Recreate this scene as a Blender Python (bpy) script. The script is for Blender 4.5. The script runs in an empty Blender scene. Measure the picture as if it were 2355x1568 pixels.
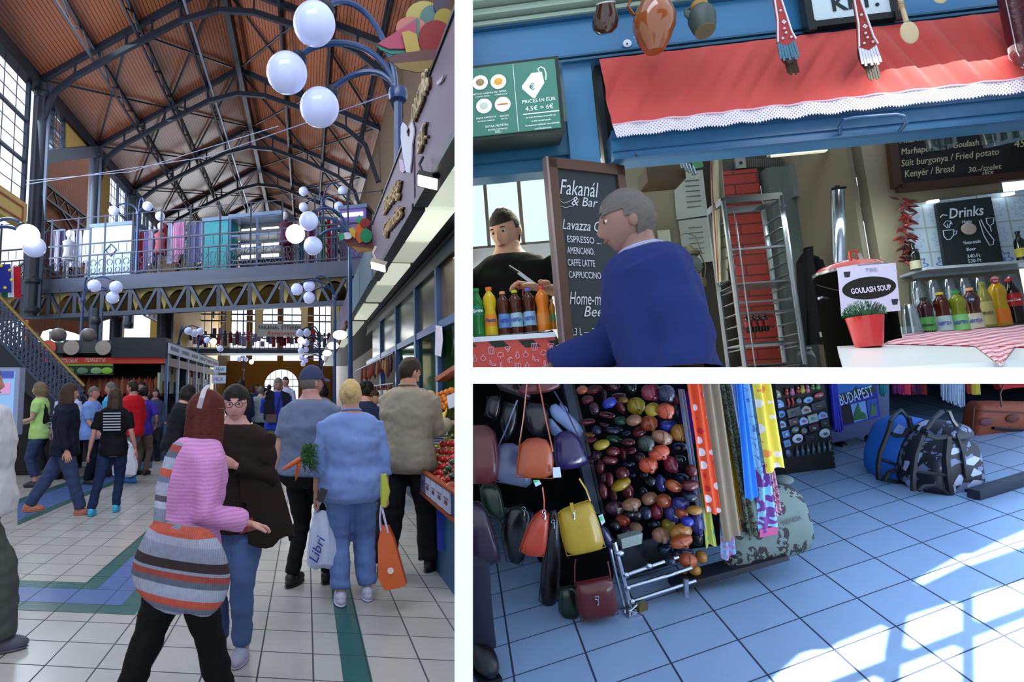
import bpy,bmesh,math,random
from mathutils import Vector as V,Matrix as M4,Euler,noise
random.seed(11)
SC = bpy.context.scene
COL = SC.collection
PI = math.pi
R = math.radians
# ------------------------------------------------------------------ camera
F,PX,PY = 1300.0,900.0,784.0
CAM = V((0,0,1.5))
def kinv(x,y): return V(((x - PX) / F,(y - PY) / F,1.0))
_n = kinv(-9599.9,997.6).cross(kinv(703.9,906.8)).normalized()
if _n.y > 0: _n = -_n
_z = _n
_y = (V((0,0,1)) - _z * _z.z).normalized()
_x = _y.cross(_z)
def ray(px,py):
    d = kinv(px,py)
    return V((d.dot(_x),d.dot(_y),d.dot(_z)))
def unp(px,py,s): return CAM + ray(px,py) * s
cd = bpy.data.cameras.new('camera')
cam = bpy.data.objects.new('camera',cd)
COL.objects.link(cam)
ax = V((_x.x,_y.x,_z.x)); ay = -V((_x.y,_y.y,_z.y)); az = -V((_x.z,_y.z,_z.z))
m = M4.Identity(4)
for i in range(3):
    m[i][0],m[i][1],m[i][2],m[i][3] = ax[i],ay[i],az[i],CAM[i]
cam.matrix_world = m
cd.sensor_width = 36; cd.lens = F * 36 / 2355.0
cd.shift_x = (1177.5 - PX) / 2355.0
cd.clip_start = 0.05; cd.clip_end = 400
SC.camera = cam
# ------------------------------------------------------------------ light, world, exposure
w = bpy.data.worlds.new('daylight'); SC.world = w; w.use_nodes = True
bg = w.node_tree.nodes['Background']
bg.inputs[0].default_value = (0.80,0.88,1.0,1); bg.inputs[1].default_value = 1.38
SC.view_settings.view_transform = 'Standard'; SC.view_settings.look = 'None'
SC.view_settings.gamma = 1; SC.view_settings.exposure = 0; SC.view_settings.use_curve_mapping = False
SC.cycles.max_bounces = 6; SC.cycles.diffuse_bounces = 3; SC.cycles.glossy_bounces = 3
SC.cycles.transmission_bounces = 6; SC.cycles.transparent_max_bounces = 8
SC.cycles.sample_clamp_indirect = 4; SC.cycles.caustics_reflective = False; SC.cycles.caustics_refractive = False
SC.cycles.use_denoising = True
class Room:
    def __init__(s,M):
        s.M = M; s.I = M.inverted(); s.C = s.I @ CAM; s.I3 = s.I.to_3x3()
    def ax(s,px,py,k,val):
        r = s.I3 @ ray(px,py)
        return s.C + r * ((val - s.C[k]) / r[k])
    def x(s,px,py,v): return s.ax(px,py,0,v)
    def y(s,px,py,v): return s.ax(px,py,1,v)
    def z(s,px,py,v): return s.ax(px,py,2,v)
    def d(s,px,py,dep): return s.I @ unp(px,py,dep)
def frame(xv,zv,o,xfirst=False):
    z = zv.normalized(); x = xv.normalized()
    if xfirst: z = (z - x * z.dot(x)).normalized()
    else: x = (x - z * x.dot(z)).normalized()
    y = z.cross(x)
    m = M4.Identity(4)
    for i in range(3): m[i][0],m[i][1],m[i][2],m[i][3] = x[i],y[i],z[i],o[i]
    return m
_a = ray(704,906.8); _a.z = 0; _a.normalize()
RH = Room(frame(V((_a.y,-_a.x,0)),V((0,0,1)),V((0,0,0))))          # the market hall, Y along its aisle
def w3(d): return V((d.dot(_x),d.dot(_y),d.dot(_z)))
def camvp(x,y): return kinv(x,y)
R2 = Room(frame(w3(-kinv(-10300,1520)),w3(kinv(790,-9400)),unp(1700,430,2.6),True))  # the food stall, Y into the stall
_l0 = kinv(5467.0,150.5); _l1 = kinv(1034.3,709.0)
_n3 = _l0.cross(_l1).normalized()
if _n3.y > 0: _n3 = -_n3
H3 = 1.45
R3 = Room(frame(w3(V((1,0,0))),w3(_n3),CAM - w3(_n3) * H3))           # the souvenir stall, origin under the viewer
def cutplane(rm,p,q,out):     # a face of a dividing wall: through the viewpoint and two pixels, pointing at pixel out
    no = (rm.I3 @ ray(*p).cross(ray(*q))).normalized()
    return (rm.C,no if (rm.I3 @ ray(*out)).dot(no) > 0 else -no)
RH.cuts = [cutplane(RH,(1050,0),(1050,1500),(1300,700))]
R2.cuts = [cutplane(R2,(1084,0),(1084,1500),(300,700)),cutplane(R2,(1100,858),(2300,858),(1600,1500))]
R3.cuts = [cutplane(R3,(1084,0),(1084,1500),(300,700)),cutplane(R3,(1100,868),(2300,868),(1600,100))]
def area(name,M,loc,to,size,power,col=(1,1,1),spread=PI):
    l = bpy.data.lights.new(name,'AREA'); l.shape = 'RECTANGLE'; l.size,l.size_y = size
    l.energy = power; l.color = col; l.spread = spread
    o = bpy.data.objects.new(name,l); COL.objects.link(o)
    p = M @ V(loc); t = M @ V(to)
    o.matrix_world = M4.Translation(p) @ (t - p).to_track_quat('-Z','Y').to_matrix().to_4x4()
    return o
# daylight coming in through the hall's tall windows and roof lantern, the stall's own ceiling lights, plus an added counter fill
area('hall_window_light',RH.M,(-8.9,20,8.5),(1,22,9.5),(20,5),2300,(.72,.84,1))
area('hall_lantern_light',RH.M,(-3,32,13.5),(-3,32,0),(4,44),1500,(.8,.88,1))
area('hall_front_light',RH.M,(-2.5,-1,9),(-4,14,2),(8,3),420,(.78,.86,1))
area('hall_end_light',RH.M,(-3,62,5),(-3,34,17),(12,9),3700,(.85,.92,1))
area('stall_row_lamp',RH.M,(1.2,5.5,2.95),(.8,5.6,0),(.5,5),60,(1,.93,.75))
area('stall_ceiling_light',R2.M,(-.9,.8,.35),(-1,.5,-1),(.8,.6),26,(1,.95,.8))
area('shelf_strip_light',R2.M,(.92,.70,.06),(.92,.95,-.3),(.8,.05),5,(.8,.95,1))
area('counter_fill',R2.M,(.75,-.25,.45),(.75,-.25,-1),(1.2,.4),9,(1,.97,.92))  # fill added to brighten the dim counter top, no fixture there
area('souvenir_window_light',R3.M,(3.6,2.2,1.25),(1.2,3.2,0),(1.4,.5),22,(.55,.72,1))
# ------------------------------------------------------------------ helpers
RM = RH
LOC = {}
TMP = bpy.data.scenes.new('workbench')
def bake(o):
    TMP.collection.objects.link(o); vl = TMP.view_layers[0]; vl.update()
    me = bpy.data.meshes.new_from_object(o.evaluated_get(vl.depsgraph)); TMP.collection.objects.unlink(o)
    return me

def use(r):
    global RM
    RM = r
def lin(h):
    h = h.lstrip('#'); o = []
    for i in (0,2,4):
        c = int(h[i:i + 2],16) / 255
        o.append(c / 12.92 if c <= .04045 else ((c + .055) / 1.055) ** 2.4)
    return tuple(o) + (1,)
class NT:
    def __init__(s,name):
        s.m = bpy.data.materials.new(name); s.m.use_nodes = True
        s.t = s.m.node_tree; s.b = s.t.nodes['Principled BSDF']
    def n(s,typ,**kw):
        n = s.t.nodes.new('ShaderNode' + typ)
        for k,v in kw.items():
            if k.startswith('i_'):
                key = k[2:]; key = int(key) if key.isdigit() else key.replace('_',' ')
                if hasattr(v,'is_output'): s.t.links.new(v,n.inputs[key])
                else: n.inputs[key].default_value = v
            else: setattr(n,k,v)
        return n
    def math(s,op,a,b=0.0,c=None):
        n = s.t.nodes.new('ShaderNodeMath'); n.operation = op
        for i,v in enumerate((a,b) if c is None else (a,b,c)):
            if hasattr(v,'is_output'): s.t.links.new(v,n.inputs[i])
            else: n.inputs[i].default_value = v
        return n.outputs[0]
    def mix(s,f,a,b):
        n = s.t.nodes.new('ShaderNodeMix'); n.data_type = 'RGBA'
        for k,v in ((0,f),(6,a),(7,b)):
            if hasattr(v,'is_output'): s.t.links.new(v,n.inputs[k])
            else: n.inputs[k].default_value = v
        return n.outputs[2]
    def co(s,kind='Object'):
        return s.n('TexCoord').outputs[kind]
    def xyz(s,vec):
        return s.n('SeparateXYZ',i_0=vec).outputs
    def set(s,key,v):
        if hasattr(v,'is_output'): s.t.links.new(v,s.b.inputs[key])
        else: s.b.inputs[key].default_value = v
    def bump(s,h,strength=.3,dist=.01):
        b = s.n('Bump',i_Height=h); b.inputs['Strength'].default_value = strength; b.inputs['Distance'].default_value = dist
        s.t.links.new(b.outputs[0],s.b.inputs['Normal'])
MC = {}
def mat(col,rough=.55,metal=0,var=0,vs=6,bump=0,bs=60,emis=0,trans=0,coat=0,alpha=1,ior=1.45,spec=.5):
    key = (col,rough,metal,var,vs,bump,bs,emis,trans,coat,alpha,ior,spec)
    if key in MC: return MC[key]
    k = NT('m_' + col); c = lin(col)
    k.set('Base Color',c); k.set('Roughness',rough); k.set('Metallic',metal); k.set('IOR',ior); k.set('Specular IOR Level',spec)
    if var:
        nz = k.n('TexNoise',i_Vector=k.co(),i_Scale=vs,i_Detail=4.0).outputs[0]
        f = k.math('MULTIPLY_ADD',nz,2 * var,1 - var)
        k.set('Base Color',k.n('VectorMath',operation='SCALE',i_0=c[:3],i_Scale=f).outputs[0])
    if bump:
        k.bump(k.n('TexNoise',i_Vector=k.co(),i_Scale=bs,i_Detail=3.0).outputs[0],bump,.01)
    if emis: k.set('Emission Color',c); k.set('Emission Strength',emis)
    if trans: k.set('Transmission Weight',trans)
    if coat: k.set('Coat Weight',coat); k.set('Coat Roughness',.08)
    if alpha < 1: k.set('Alpha',alpha)
    MC[key] = k.m
    return k.m
def leather(col): return mat(col,.3,var=.12,vs=9,bump=.12,bs=70,coat=.25)
def cloth(col,v=.08): return mat(col,.85,var=v,vs=5,bump=.35,bs=9,spec=.2)
def pane(tint='#dfeaf5',a=.25):
    key = ('pane',tint,a)
    if key in MC: return MC[key]
    k = NT('m_pane'); t = k.n('BsdfTransparent',i_Color=lin(tint)); g = k.n('BsdfGlossy',i_Color=(.9,.95,1,1),i_Roughness=.05)
    ms = k.n('MixShader',i_0=a,i_1=t.outputs[0],i_2=g.outputs[0])
    k.t.links.new(ms.outputs[0],k.t.nodes['Material Output'].inputs[0])
    MC[key] = k.m
    return k.m
class MB:
    def __init__(s): s.b = bmesh.new(); s.mi = 0; s.uvs = None
    def _f(s,vs):
        try:
            f = s.b.faces.new(vs); f.material_index = s.mi; return f
        except ValueError: return None
    def pts(s,L): return [s.b.verts.new(p) for p in L]
    def box(s,c,d,rot=None):
        c = V(c); hx,hy,hz = d[0] / 2,d[1] / 2,d[2] / 2
        m = (Euler(rot).to_matrix() if not isinstance(rot,M4) else rot.to_3x3()) if rot is not None else M4.Identity(3)
        v = s.pts([c + m @ V((x,y,z)) for x in (-hx,hx) for y in (-hy,hy) for z in (-hz,hz)])
        for q in ((0,1,3,2),(4,6,7,5),(0,4,5,1),(2,3,7,6),(0,2,6,4),(1,5,7,3)): s._f([v[i] for i in q])
        return s
    def b2(s,p,q):
        p = V(p); q = V(q); return s.box((p + q) / 2,[abs(a) for a in (q - p)])
    def beam(s,p,q,w,h=None,up=(0,0,1)):
        p = V(p); q = V(q); h = h or w; d = (q - p).normalized(); sd = d.cross(V(up))
        if sd.length < 1e-4: sd = d.cross(V((1,0,0)))
        sd.normalize(); u = sd.cross(d)
        v = s.pts([e + sd * a * w / 2 + u * b * h / 2 for e in (p,q) for a,b in ((-1,-1),(1,-1),(1,1),(-1,1))])
        for i in range(4): s._f([v[i],v[(i + 1) % 4],v[4 + (i + 1) % 4],v[4 + i]])
        s._f(v[3::-1]); s._f(v[4:]); return s
    def tube(s,P,r,seg=8,side=None,cap=True,closed=False):
        P = [V(p) for p in P]; n = len(P); rings = []
        if not isinstance(r,(list,tuple)) or (len(r) == 2 and n != 2 and not isinstance(r[0],(list,tuple))): r = [r] * n
        u = None
        for i,p in enumerate(P):
            if closed: d = P[(i + 1) % n] - P[i - 1]
            else: d = (P[min(i + 1,n - 1)] - P[max(i - 1,0)])
            d.normalize()
            if side is not None: u = V(side) - d * V(side).dot(d)
            elif u is None: u = d.orthogonal()
            else: u = u - d * u.dot(d)
            if u.length < 1e-5: u = d.orthogonal()
            u.normalize(); w2 = d.cross(u)
            ra,rb = r[i] if isinstance(r[i],(list,tuple)) else (r[i],r[i])
            rings.append(s.pts([p + u * ra * math.cos(2 * PI * k / seg) + w2 * rb * math.sin(2 * PI * k / seg) for k in range(seg)]))
        for i in range(n if closed else n - 1):
            A,B = rings[i],rings[(i + 1) % n]
            for k in range(seg): s._f([A[k],A[(k + 1) % seg],B[(k + 1) % seg],B[k]])
        if cap and not closed: s._f(rings[0][::-1]); s._f(rings[-1])
        return s
    def cyl(s,p,q,r,r2=None,seg=16): return s.tube([p,q],[r,r if r2 is None else r2],seg)
    def lathe(s,prof,seg=20,c=(0,0,0),m=None):
        c = V(c); m = m or M4.Identity(3); rings = []
        for r,z in prof: rings.append(s.pts([c + m @ V((max(r,1e-4) * math.cos(2 * PI * k / seg),max(r,1e-4) * math.sin(2 * PI * k / seg),z)) for k in range(seg)]))
        for A,B in zip(rings,rings[1:]):
            for k in range(seg): s._f([A[k],A[(k + 1) % seg],B[(k + 1) % seg],B[k]])
        s._f(rings[0][::-1]); s._f(rings[-1]); return s
    def ball(s,c,r,u=16,v=10,m=None,fn=None):
        c = V(c); r = r if isinstance(r,(tuple,list)) else (r,r,r); m = m or M4.Identity(3); rows = []
        for j in range(v + 1):
            t = PI * j / v; row = []
            for i in range(u if 0 < j < v else 1):
                a = 2 * PI * i / u; d = V((math.sin(t) * math.sin(a),math.sin(t) * math.cos(a),math.cos(t)))
                k = fn(d) if fn else 1
                if isinstance(k,V): p = k
                else: p = V((d.x * r[0],d.y * r[1],d.z * r[2])) * k
                row.append(s.b.verts.new(c + m @ p))
            rows.append(row)
        for j in range(v):
            A,B = rows[j],rows[j + 1]
            for i in range(u):
                i2 = (i + 1) % u
                if len(A) == 1: s._f([A[0],B[i2],B[i]])
                elif len(B) == 1: s._f([A[i],A[i2],B[0]])
                else: s._f([A[i],A[i2],B[i2],B[i]])
        return s
    def face(s,P):
        s._f(s.pts(P)); return s
    def prism(s,P,off):
        off = V(off); a = s.pts(P); b = s.pts([V(p) + off for p in P]); n = len(a)
        s._f(a[::-1]); s._f(b)
        for i in range(n): s._f([a[i],a[(i + 1) % n],b[(i + 1) % n],b[i]])
        return s
    def grid(s,fn,nu,nv):
        g = [[s.b.verts.new(fn(i / nu,j / nv)) for j in range(nv + 1)] for i in range(nu + 1)]
        for i in range(nu):
            for j in range(nv): s._f([g[i][j],g[i + 1][j],g[i + 1][j + 1],g[i][j + 1]])
        return s
    def build(s,name,mats,parent=None,smooth=None,local=False,solid=0,remesh=0,uv=None,cut=None,sub=0,xf=None):
        b = s.b
        if not local and xf is None:
            cut = list(cut or [])
            for co,no in RM.cuts:
                if any((v.co - co).dot(no) > 1e-4 for v in b.verts): cut.append((co,no))
        if cut:
            for co,no in cut:
                bmesh.ops.bisect_plane(b,geom=b.verts[:] + b.edges[:] + b.faces[:],plane_co=co,plane_no=no,clear_outer=True)
        if xf is not None: bmesh.ops.transform(b,matrix=xf,verts=b.verts)
        if parent is not None and not local: bmesh.ops.transform(b,matrix=LOC[parent.name].inverted(),verts=b.verts)
        if remesh or not solid: bmesh.ops.recalc_face_normals(b,faces=b.faces)
        me = bpy.data.meshes.new(name)
        if uv:
            L = b.loops.layers.uv.new('UVMap')
            for f in b.faces:
                for l in f.loops: l[L].uv = uv(l.vert.co)
        b.to_mesh(me); b.free()
        mats = mats if isinstance(mats,(list,tuple)) else [mats]
        for m_ in mats: me.materials.append(m_)
        o = bpy.data.objects.new(name,me)
        if solid or remesh or sub:
            if remesh:
                md = o.modifiers.new('r','REMESH'); md.mode = 'VOXEL'; md.voxel_size = remesh; md.use_smooth_shade = True
                md = o.modifiers.new('s','SMOOTH'); md.iterations = 3; md.factor = .6
            if solid:
                md = o.modifiers.new('t','SOLIDIFY'); md.thickness = solid; md.offset = 0
            if sub:
                md = o.modifiers.new('u','SUBSURF'); md.levels = sub; md.render_levels = sub
            nm = bake(o); o.modifiers.clear(); old = o.data; o.data = nm; bpy.data.meshes.remove(old); me = nm; me.name = name
        if smooth is None: smooth = 35
        if smooth or remesh:
            me.shade_smooth()
            if not remesh: me.set_sharp_from_angle(angle=R(smooth))
        COL.objects.link(o)
        if parent is not None:
            o.parent = parent; LOC[o.name] = LOC[parent.name]
        else:
            o.matrix_world = RM.M.copy(); LOC[o.name] = M4.Identity(4)
        return o
def tag(o,label,cat,group=None,kind=None):
    o['label'] = label; o['category'] = cat
    if group: o['group'] = group
    if kind: o['kind'] = kind
    return o
def thing(name,label,cat,loc=(0,0,0),rz=0,group=None,tilt=None):
    o = bpy.data.objects.new(name,None); COL.objects.link(o); o.empty_display_size = .1
    L = M4.Translation(V(loc)) @ M4.Rotation(rz,4,'Z')
    if tilt is not None: L = L @ tilt
    o.matrix_world = RM.M @ L; LOC[o.name] = L
    return tag(o,label,cat,group)
def struct(o): o['kind'] = 'structure'; return o
def place(o,loc,rz=0,tilt=None):
    L = M4.Translation(V(loc)) @ M4.Rotation(rz,4,'Z')
    if tilt is not None: L = L @ tilt
    o.matrix_world = RM.M @ L; LOC[o.name] = L
def dup(root,loc,rz=0,label=None,group=None,mats=None,tilt=None,scale=1):
    def cp(o,par):
        c = o.copy(); COL.objects.link(c)
        if par is not None: c.parent = par
        if mats and o.name.split('.')[0] in mats and c.type == 'MESH':
            for sl,mm in zip(c.material_slots,mats[o.name.split('.')[0]]): sl.link = 'OBJECT'; sl.material = mm
        for ch in root_children[o.name]: cp(ch,c)
        return c
    root_children = {}
    def walk(o):
        root_children[o.name] = list(o.children)
        for c in o.children: walk(c)
    walk(root)
    r = cp(root,None); L = M4.Translation(V(loc)) @ M4.Rotation(rz,4,'Z')
    if tilt is not None: L = L @ tilt
    if scale != 1: L = L @ M4.Scale(scale,4)
    r.matrix_world = RM.M @ L; LOC[r.name] = L
    if label: r['label'] = label
    if group: r['group'] = group
    return r
def text(body,p,h,m_,parent,xdir=(1,0,0),up=(0,0,1),name='lettering',align='CENTER',shear=0,ext=.001,width=None,bold=0,sp=1):
    """lettering as real thin geometry at room point p, cap height h"""
    c = bpy.data.curves.new(name,'FONT'); c.body = body; c.align_x = align; c.size = h * 1.4; c.shear = shear
    c.extrude = ext; c.resolution_u = 2; c.offset = bold; c.space_character = sp
    t = bpy.data.objects.new('tmp',c); me = bake(t)
    bpy.data.objects.remove(t); bpy.data.curves.remove(c)
    x = V(xdir).normalized(); u = V(up); u = (u - x * u.dot(x)).normalized(); z = x.cross(u)
    if width and len(me.vertices):
        xs = [v.co.x for v in me.vertices]; k = width / max(1e-6,max(xs) - min(xs))
    else: k = 1
    m = M4.Identity(4)
    for i in range(3): m[i][0],m[i][1],m[i][2],m[i][3] = x[i] * k,u[i],z[i],p[i]
    me.transform(m)
    for co,no in RM.cuts:
        if any((v.co - co).dot(no) > 1e-4 for v in me.vertices):
            q = bmesh.new(); q.from_mesh(me); bmesh.ops.bisect_plane(q,geom=q.verts[:] + q.edges[:] + q.faces[:],plane_co=co,plane_no=no,clear_outer=True); q.to_mesh(me); q.free()
    if parent is not None: me.transform(LOC[parent.name].inverted())
    me.materials.clear(); me.materials.append(m_); me.name = name
    o = bpy.data.objects.new(name,me); COL.objects.link(o)
    if parent is not None: o.parent = parent; LOC[o.name] = LOC[parent.name]
    else: o.matrix_world = RM.M.copy()
    return o
def arc(c,r,a0,a1,n,ex=(1,0,0),ey=(0,0,1)):
    c = V(c); ex = V(ex); ey = V(ey)
    return [c + ex * r * math.cos(R(a0 + (a1 - a0) * i / n)) + ey * r * math.sin(R(a0 + (a1 - a0) * i / n)) for i in range(n + 1)]
def bez(p,q,r_,n=10):
    p,q,r_ = V(p),V(q),V(r_)
    return [p * (1 - t) ** 2 + q * 2 * t * (1 - t) + r_ * t * t for t in [i / n for i in range(n + 1)]]
def cname(h):
    r,g,b = [int(h.lstrip('#')[i:i + 2],16) for i in (0,2,4)]; v = max(r,g,b); s_ = v - min(r,g,b)
    tone = 'dark ' if v < 90 else ('pale ' if v > 175 and s_ < 90 else '')
    if s_ < 28: return tone + 'grey'
    if v == r: k = 'red' if g < b + 12 and b < r * .62 else ('purple' if b > g else ('brown' if g < r * .75 else 'ochre'))
    elif v == g: k = 'green' if b < g * .85 else 'teal'
    else: k = 'violet' if r > g + 8 else ('blue' if g < b * .85 else 'teal')
    return tone + k
# ------------------------------------------------------------------ people
def headfn(jaw=1.0):
    def f(d):
        x,y,z = d.x,d.y,d.z
        X,Y,Z = x * .076,y * .096,z * .118
        if z < 0: X *= 1 - .34 * jaw * (-z) ** 1.3; Y *= 1 - .10 * (-z)
        if z < -.2 and y < 0: Y *= 1 - .45 * (-z - .2); 
        if z < -.3 and y > 0: Y += .012 * (-z)
        if z > .1 and y > 0: Y *= 1 - .06 * z
        if y > 0:
            g = lambda a,b,sx,sz: math.exp(-((x - a) / sx) ** 2 - ((z - b) / sz) ** 2)
            Y += .021 * g(0,-.24,.13,.14) + .010 * g(0,-.04,.1,.18)
            Y -= .011 * (g(.36,.06,.2,.13) + g(-.36,.06,.2,.13))
            Y += .006 * g(0,.22,.6,.1) + .007 * g(0,-.56,.24,.08) + .008 * g(0,-.86,.3,.14) - .004 * g(0,-.70,.3,.05)
        return V((X,Y,Z))
    return f
def addhand(b,w,d,nrm,k,curl=.6,side=1,spread=.06):
    """palm and five fingers. w wrist, d direction, nrm palm normal"""
    d = V(d).normalized(); nrm = V(nrm); nrm = (nrm - d * nrm.dot(d)).normalized(); s = d.cross(nrm) * side; w = V(w)
    b.tube([w - d * .01 * k,w + d * .03 * k,w + d * .075 * k,w + d * .09 * k],[(.024 * k,.018 * k),(.036 * k,.016 * k),(.04 * k,.014 * k),(.034 * k,.010 * k)],10,side=s)
    for i,(off,L) in enumerate(((-.030,.070),(-.010,.080),(.010,.075),(.030,.058))):
        p = w + d * (.085 - abs(off) * .2) * k + s * off * k; dr = (d + s * off * spread * 30).normalized(); P = [p - dr * .01 * k]; ang = curl * (.8 + .12 * i)
        for j,f in enumerate((.42,.32,.26)):
            P.append(p.copy()); p = p + dr * L * f * k; c_,s_ = math.cos(ang),math.sin(ang)
            dr = (dr * c_ + nrm * s_).normalized()
        P.append(p)
        b.tube(P,[.009 * k,.0095 * k,.009 * k,.008 * k,.006 * k],8)
    p = w + d * .025 * k - s * .028 * k; dr = (d * .7 - s * .7 + nrm * .35).normalized()
    b.tube([p,p + dr * .03 * k,p + dr * .045 * k + d * .018 * k,p + dr * .05 * k + d * .04 * k + nrm * .008 * k],[.013 * k,.011 * k,.010 * k,.007 * k],8)
HAIR = dict(black='#14110f',dark='#241a15',brown='#3a271d',blond='#b59a6a',red='#4a1610',grey='#5d5a58',ash='#6e5f48')
def folds(me,k,a,a2,off):
    C_ = [v.co.copy() for v in me.vertices]; N_ = [n.vector.copy() for n in me.vertex_normals]; out = []
    for c,n in zip(C_,N_):
        f = noise.noise(V((c.x * k[0],c.y * k[1],c.z * k[2]))) * a + noise.noise(c * 26) * a2 + off
        out += list(c + n * f)
    me.vertices.foreach_set('co',out); me.update()
def person(loc,H,face=180,label='person',wid=1.0,girth=1.0,skin='#b98a72',top='#445566',sleeve=.5,hem=.45,topm=None,ease=.010,
           bot='#22262e',botlen=1.0,flare=1.0,shoe='#15151a',hair='dark',style='short',armR=None,armL=None,legR=(.05,0,0),legL=(.05,0,0),
           lean=0,head=(0,0),skirt=False,vox=.014,face_on=True,cap=None,glasses=False,group=None,apron=None,open_front=None,handR=.5,handL=.5,hands=True,cutz=None,botm=None,collar=None,ribs=0):
    """local frame: +Y is where the person faces, +X their right"""
    o = thing('person',label,'person',loc,R(face),group)
    s = H / 1.7; info = {}
    Lm = M4.Rotation(-R(lean),4,'X'); hz = .50 * H
    def up(p):
        p = V(p); return (Lm @ (p - V((0,0,hz)))) + V((0,0,hz)) if lean else p
    rings = [(.445,.075,.06),(.47,.100,.075),(.51,.106,.080),(.56,.098,.074),(.61,.086,.066),(.66,.088,.068),(.72,.1,.073),(.765,.108,.07),(.803,.104,.062),(.826,.084,.054),(.846,.052,.044),(.868,.036,.038),(.895,.034,.037)]
    def torso(b,z0,z1,e,fl=1):
        P = []; Rr = []
        for z,rx,ry in rings:
            if z0 <= z <= z1:
                g = girth if z < .75 else 1 + (girth - 1) * .4
                if z > .84: g = 1
                P.append(up((0,0,z * H))); Rr.append(((rx * wid * g) * H + e,(ry * g) * H + e * (1 if z < .84 else .7)))
        if z0 > .44:
            zf = z0 * H; P[0] = up((0,0,zf))
        Rr[0] = (Rr[0][0] * fl,Rr[0][1] * fl)
        b.tube(P,Rr,20,side=(1,0,0))
    arms = {}
    for sg,A in ((1,armR),(-1,armL)):
        A = A or ((.16,.0,-1),(.10,.25,-1))
        sh = up((sg * .103 * wid * H,0,.800 * H)); u1 = V((A[0][0] * sg,A[0][1],A[0][2])).normalized(); u2 = V((A[1][0] * sg,A[1][1],A[1][2])).normalized()
        el = sh + u1 * .165 * H; wr = el + u2 * .15 * H
        arms[sg] = (sh,el,wr,u2,A[2] if len(A) > 2 else None)
    legs = {}
    for sg,L in ((1,legR),(-1,legL)):
        hp = V((sg * .052 * wid * H,0,.49 * H)); an = V((sg * L[0] * H,L[1] * H,(.05 + L[2]) * H)); mid = (hp + an) / 2; dd = (an - hp).length
        b_ = math.sqrt(max(0,(.228 * H) ** 2 - (dd / 2) ** 2)); kn = mid + V((0,b_ + .004,.0))
        legs[sg] = (hp,kn,an)
    b = MB(); torso(b,.44,.9,0)
    for sg in (1,-1):
        sh,el,wr,u2,_ = arms[sg]
        b.tube([sh * .985 + V((0,0,-.004)),sh * .7 + el * .3,el * .97 + sh * .03,el * .6 + wr * .4,wr],[.030 * H,.027 * H,.022 * H,.022 * H,.0145 * H],12)
        hp,kn,an = legs[sg]
        b.tube([hp,hp * .6 + kn * .4,kn,kn * .65 + an * .35,an + V((0,0,0)),V((an.x,an.y,max(.02 * H,an.z - .03 * H)))],[.050 * H,.046 * H,.032 * H,.031 * H,.021 * H,.022 * H],12)
    sk = mat(skin,.5,var=.06,vs=30,spec=.4)
    cut = [((0,0,cutz),(0,0,-1))] if cutz is not None else None
    body = b.build('body',sk,o,remesh=vox,local=True)
    b = MB()
    hy,hp_ = head
    hc = up((0,.012 * H,.925 * H)) ; hm = (M4.Rotation(R(hy),3,'Z') @ M4.Rotation(R(hp_ - lean),3,'X'))
    hs = M4.Scale(s,3)
    near = vox <= .012
    b.ball(hc,1,40 if near else 20,30 if near else 14,m=hm @ hs,fn=headfn())
    for sg in (1,-1): b.ball(hc + hm @ V((sg * .076 * s,-.008 * s,-.012 * s)),(.012 * s,.018 * s,.03 * s),8,6,m=hm)
    if hands:
        for sg in (1,-1):
            sh,el,wr,u2,ex = arms[sg]; nrm = ex or (V((-sg,0,0)) if abs(u2.z) > .6 else V((0,0,-1)))
            addhand(b,wr,u2,nrm,s,handR if sg == 1 else handL,side=1 if sg == 1 else -1)
            info['hand' + ('R' if sg == 1 else 'L')] = LOC[o.name] @ (wr + u2 * .09 * s + V(nrm).normalized() * .02)
    me2 = b; hb = me2.build('body',sk,o,local=True,smooth=60)
    bmj = bmesh.new(); bmj.from_mesh(body.data); bmj.from_mesh(hb.data)
    if cut:
        for co,no in cut: bmesh.ops.bisect_plane(bmj,geom=bmj.verts[:] + bmj.edges[:] + bmj.faces[:],plane_co=co,plane_no=no,clear_outer=True)
    bmj.to_mesh(body.data); bmj.free(); bpy.data.objects.remove(hb); body.data.shade_smooth()
    # face
    if face_on:
        for sg in (1,-1):
            e = MB(); e.ball(hc + hm @ (V((sg * .030,.078,.010)) * s),(.0125 * s,.008 * s,.0075 * s),10,8,m=hm); e.mi = 1
            e.ball(hc + hm @ (V((sg * .030,.0845,.009)) * s),(.0068 * s,.005 * s,.0068 * s),8,6,m=hm)
            e.build('eye',[mat('#d8d4d0',.3),mat('#1d1512',.2)],body,local=True,smooth=60)
            e = MB(); e.tube([hc + hm @ (V((sg * a,.090 - abs(a - .028) * .35,.032 - abs(a - .028) * .2)) * s) for a in (.012,.028,.046)],[.003 * s,.004 * s,.002 * s],6)
            e.build('eyebrow',mat(HAIR[hair],.8),body,local=True)
        e = MB(); e.tube([hc + hm @ (V((a,.0945 - abs(a) * .35,-.063)) * s) for a in (-.022,-.01,0,.01,.022)],[.002 * s,.005 * s,.0045 * s,.005 * s,.002 * s],8)
        e.build('mouth',mat('#8a4a44',.5),body,local=True)
    # hair
    hcol = mat(HAIR[hair] if hair in HAIR else hair,.65,var=.25,vs=30,bump=.6,bs=60,spec=.3)
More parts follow.
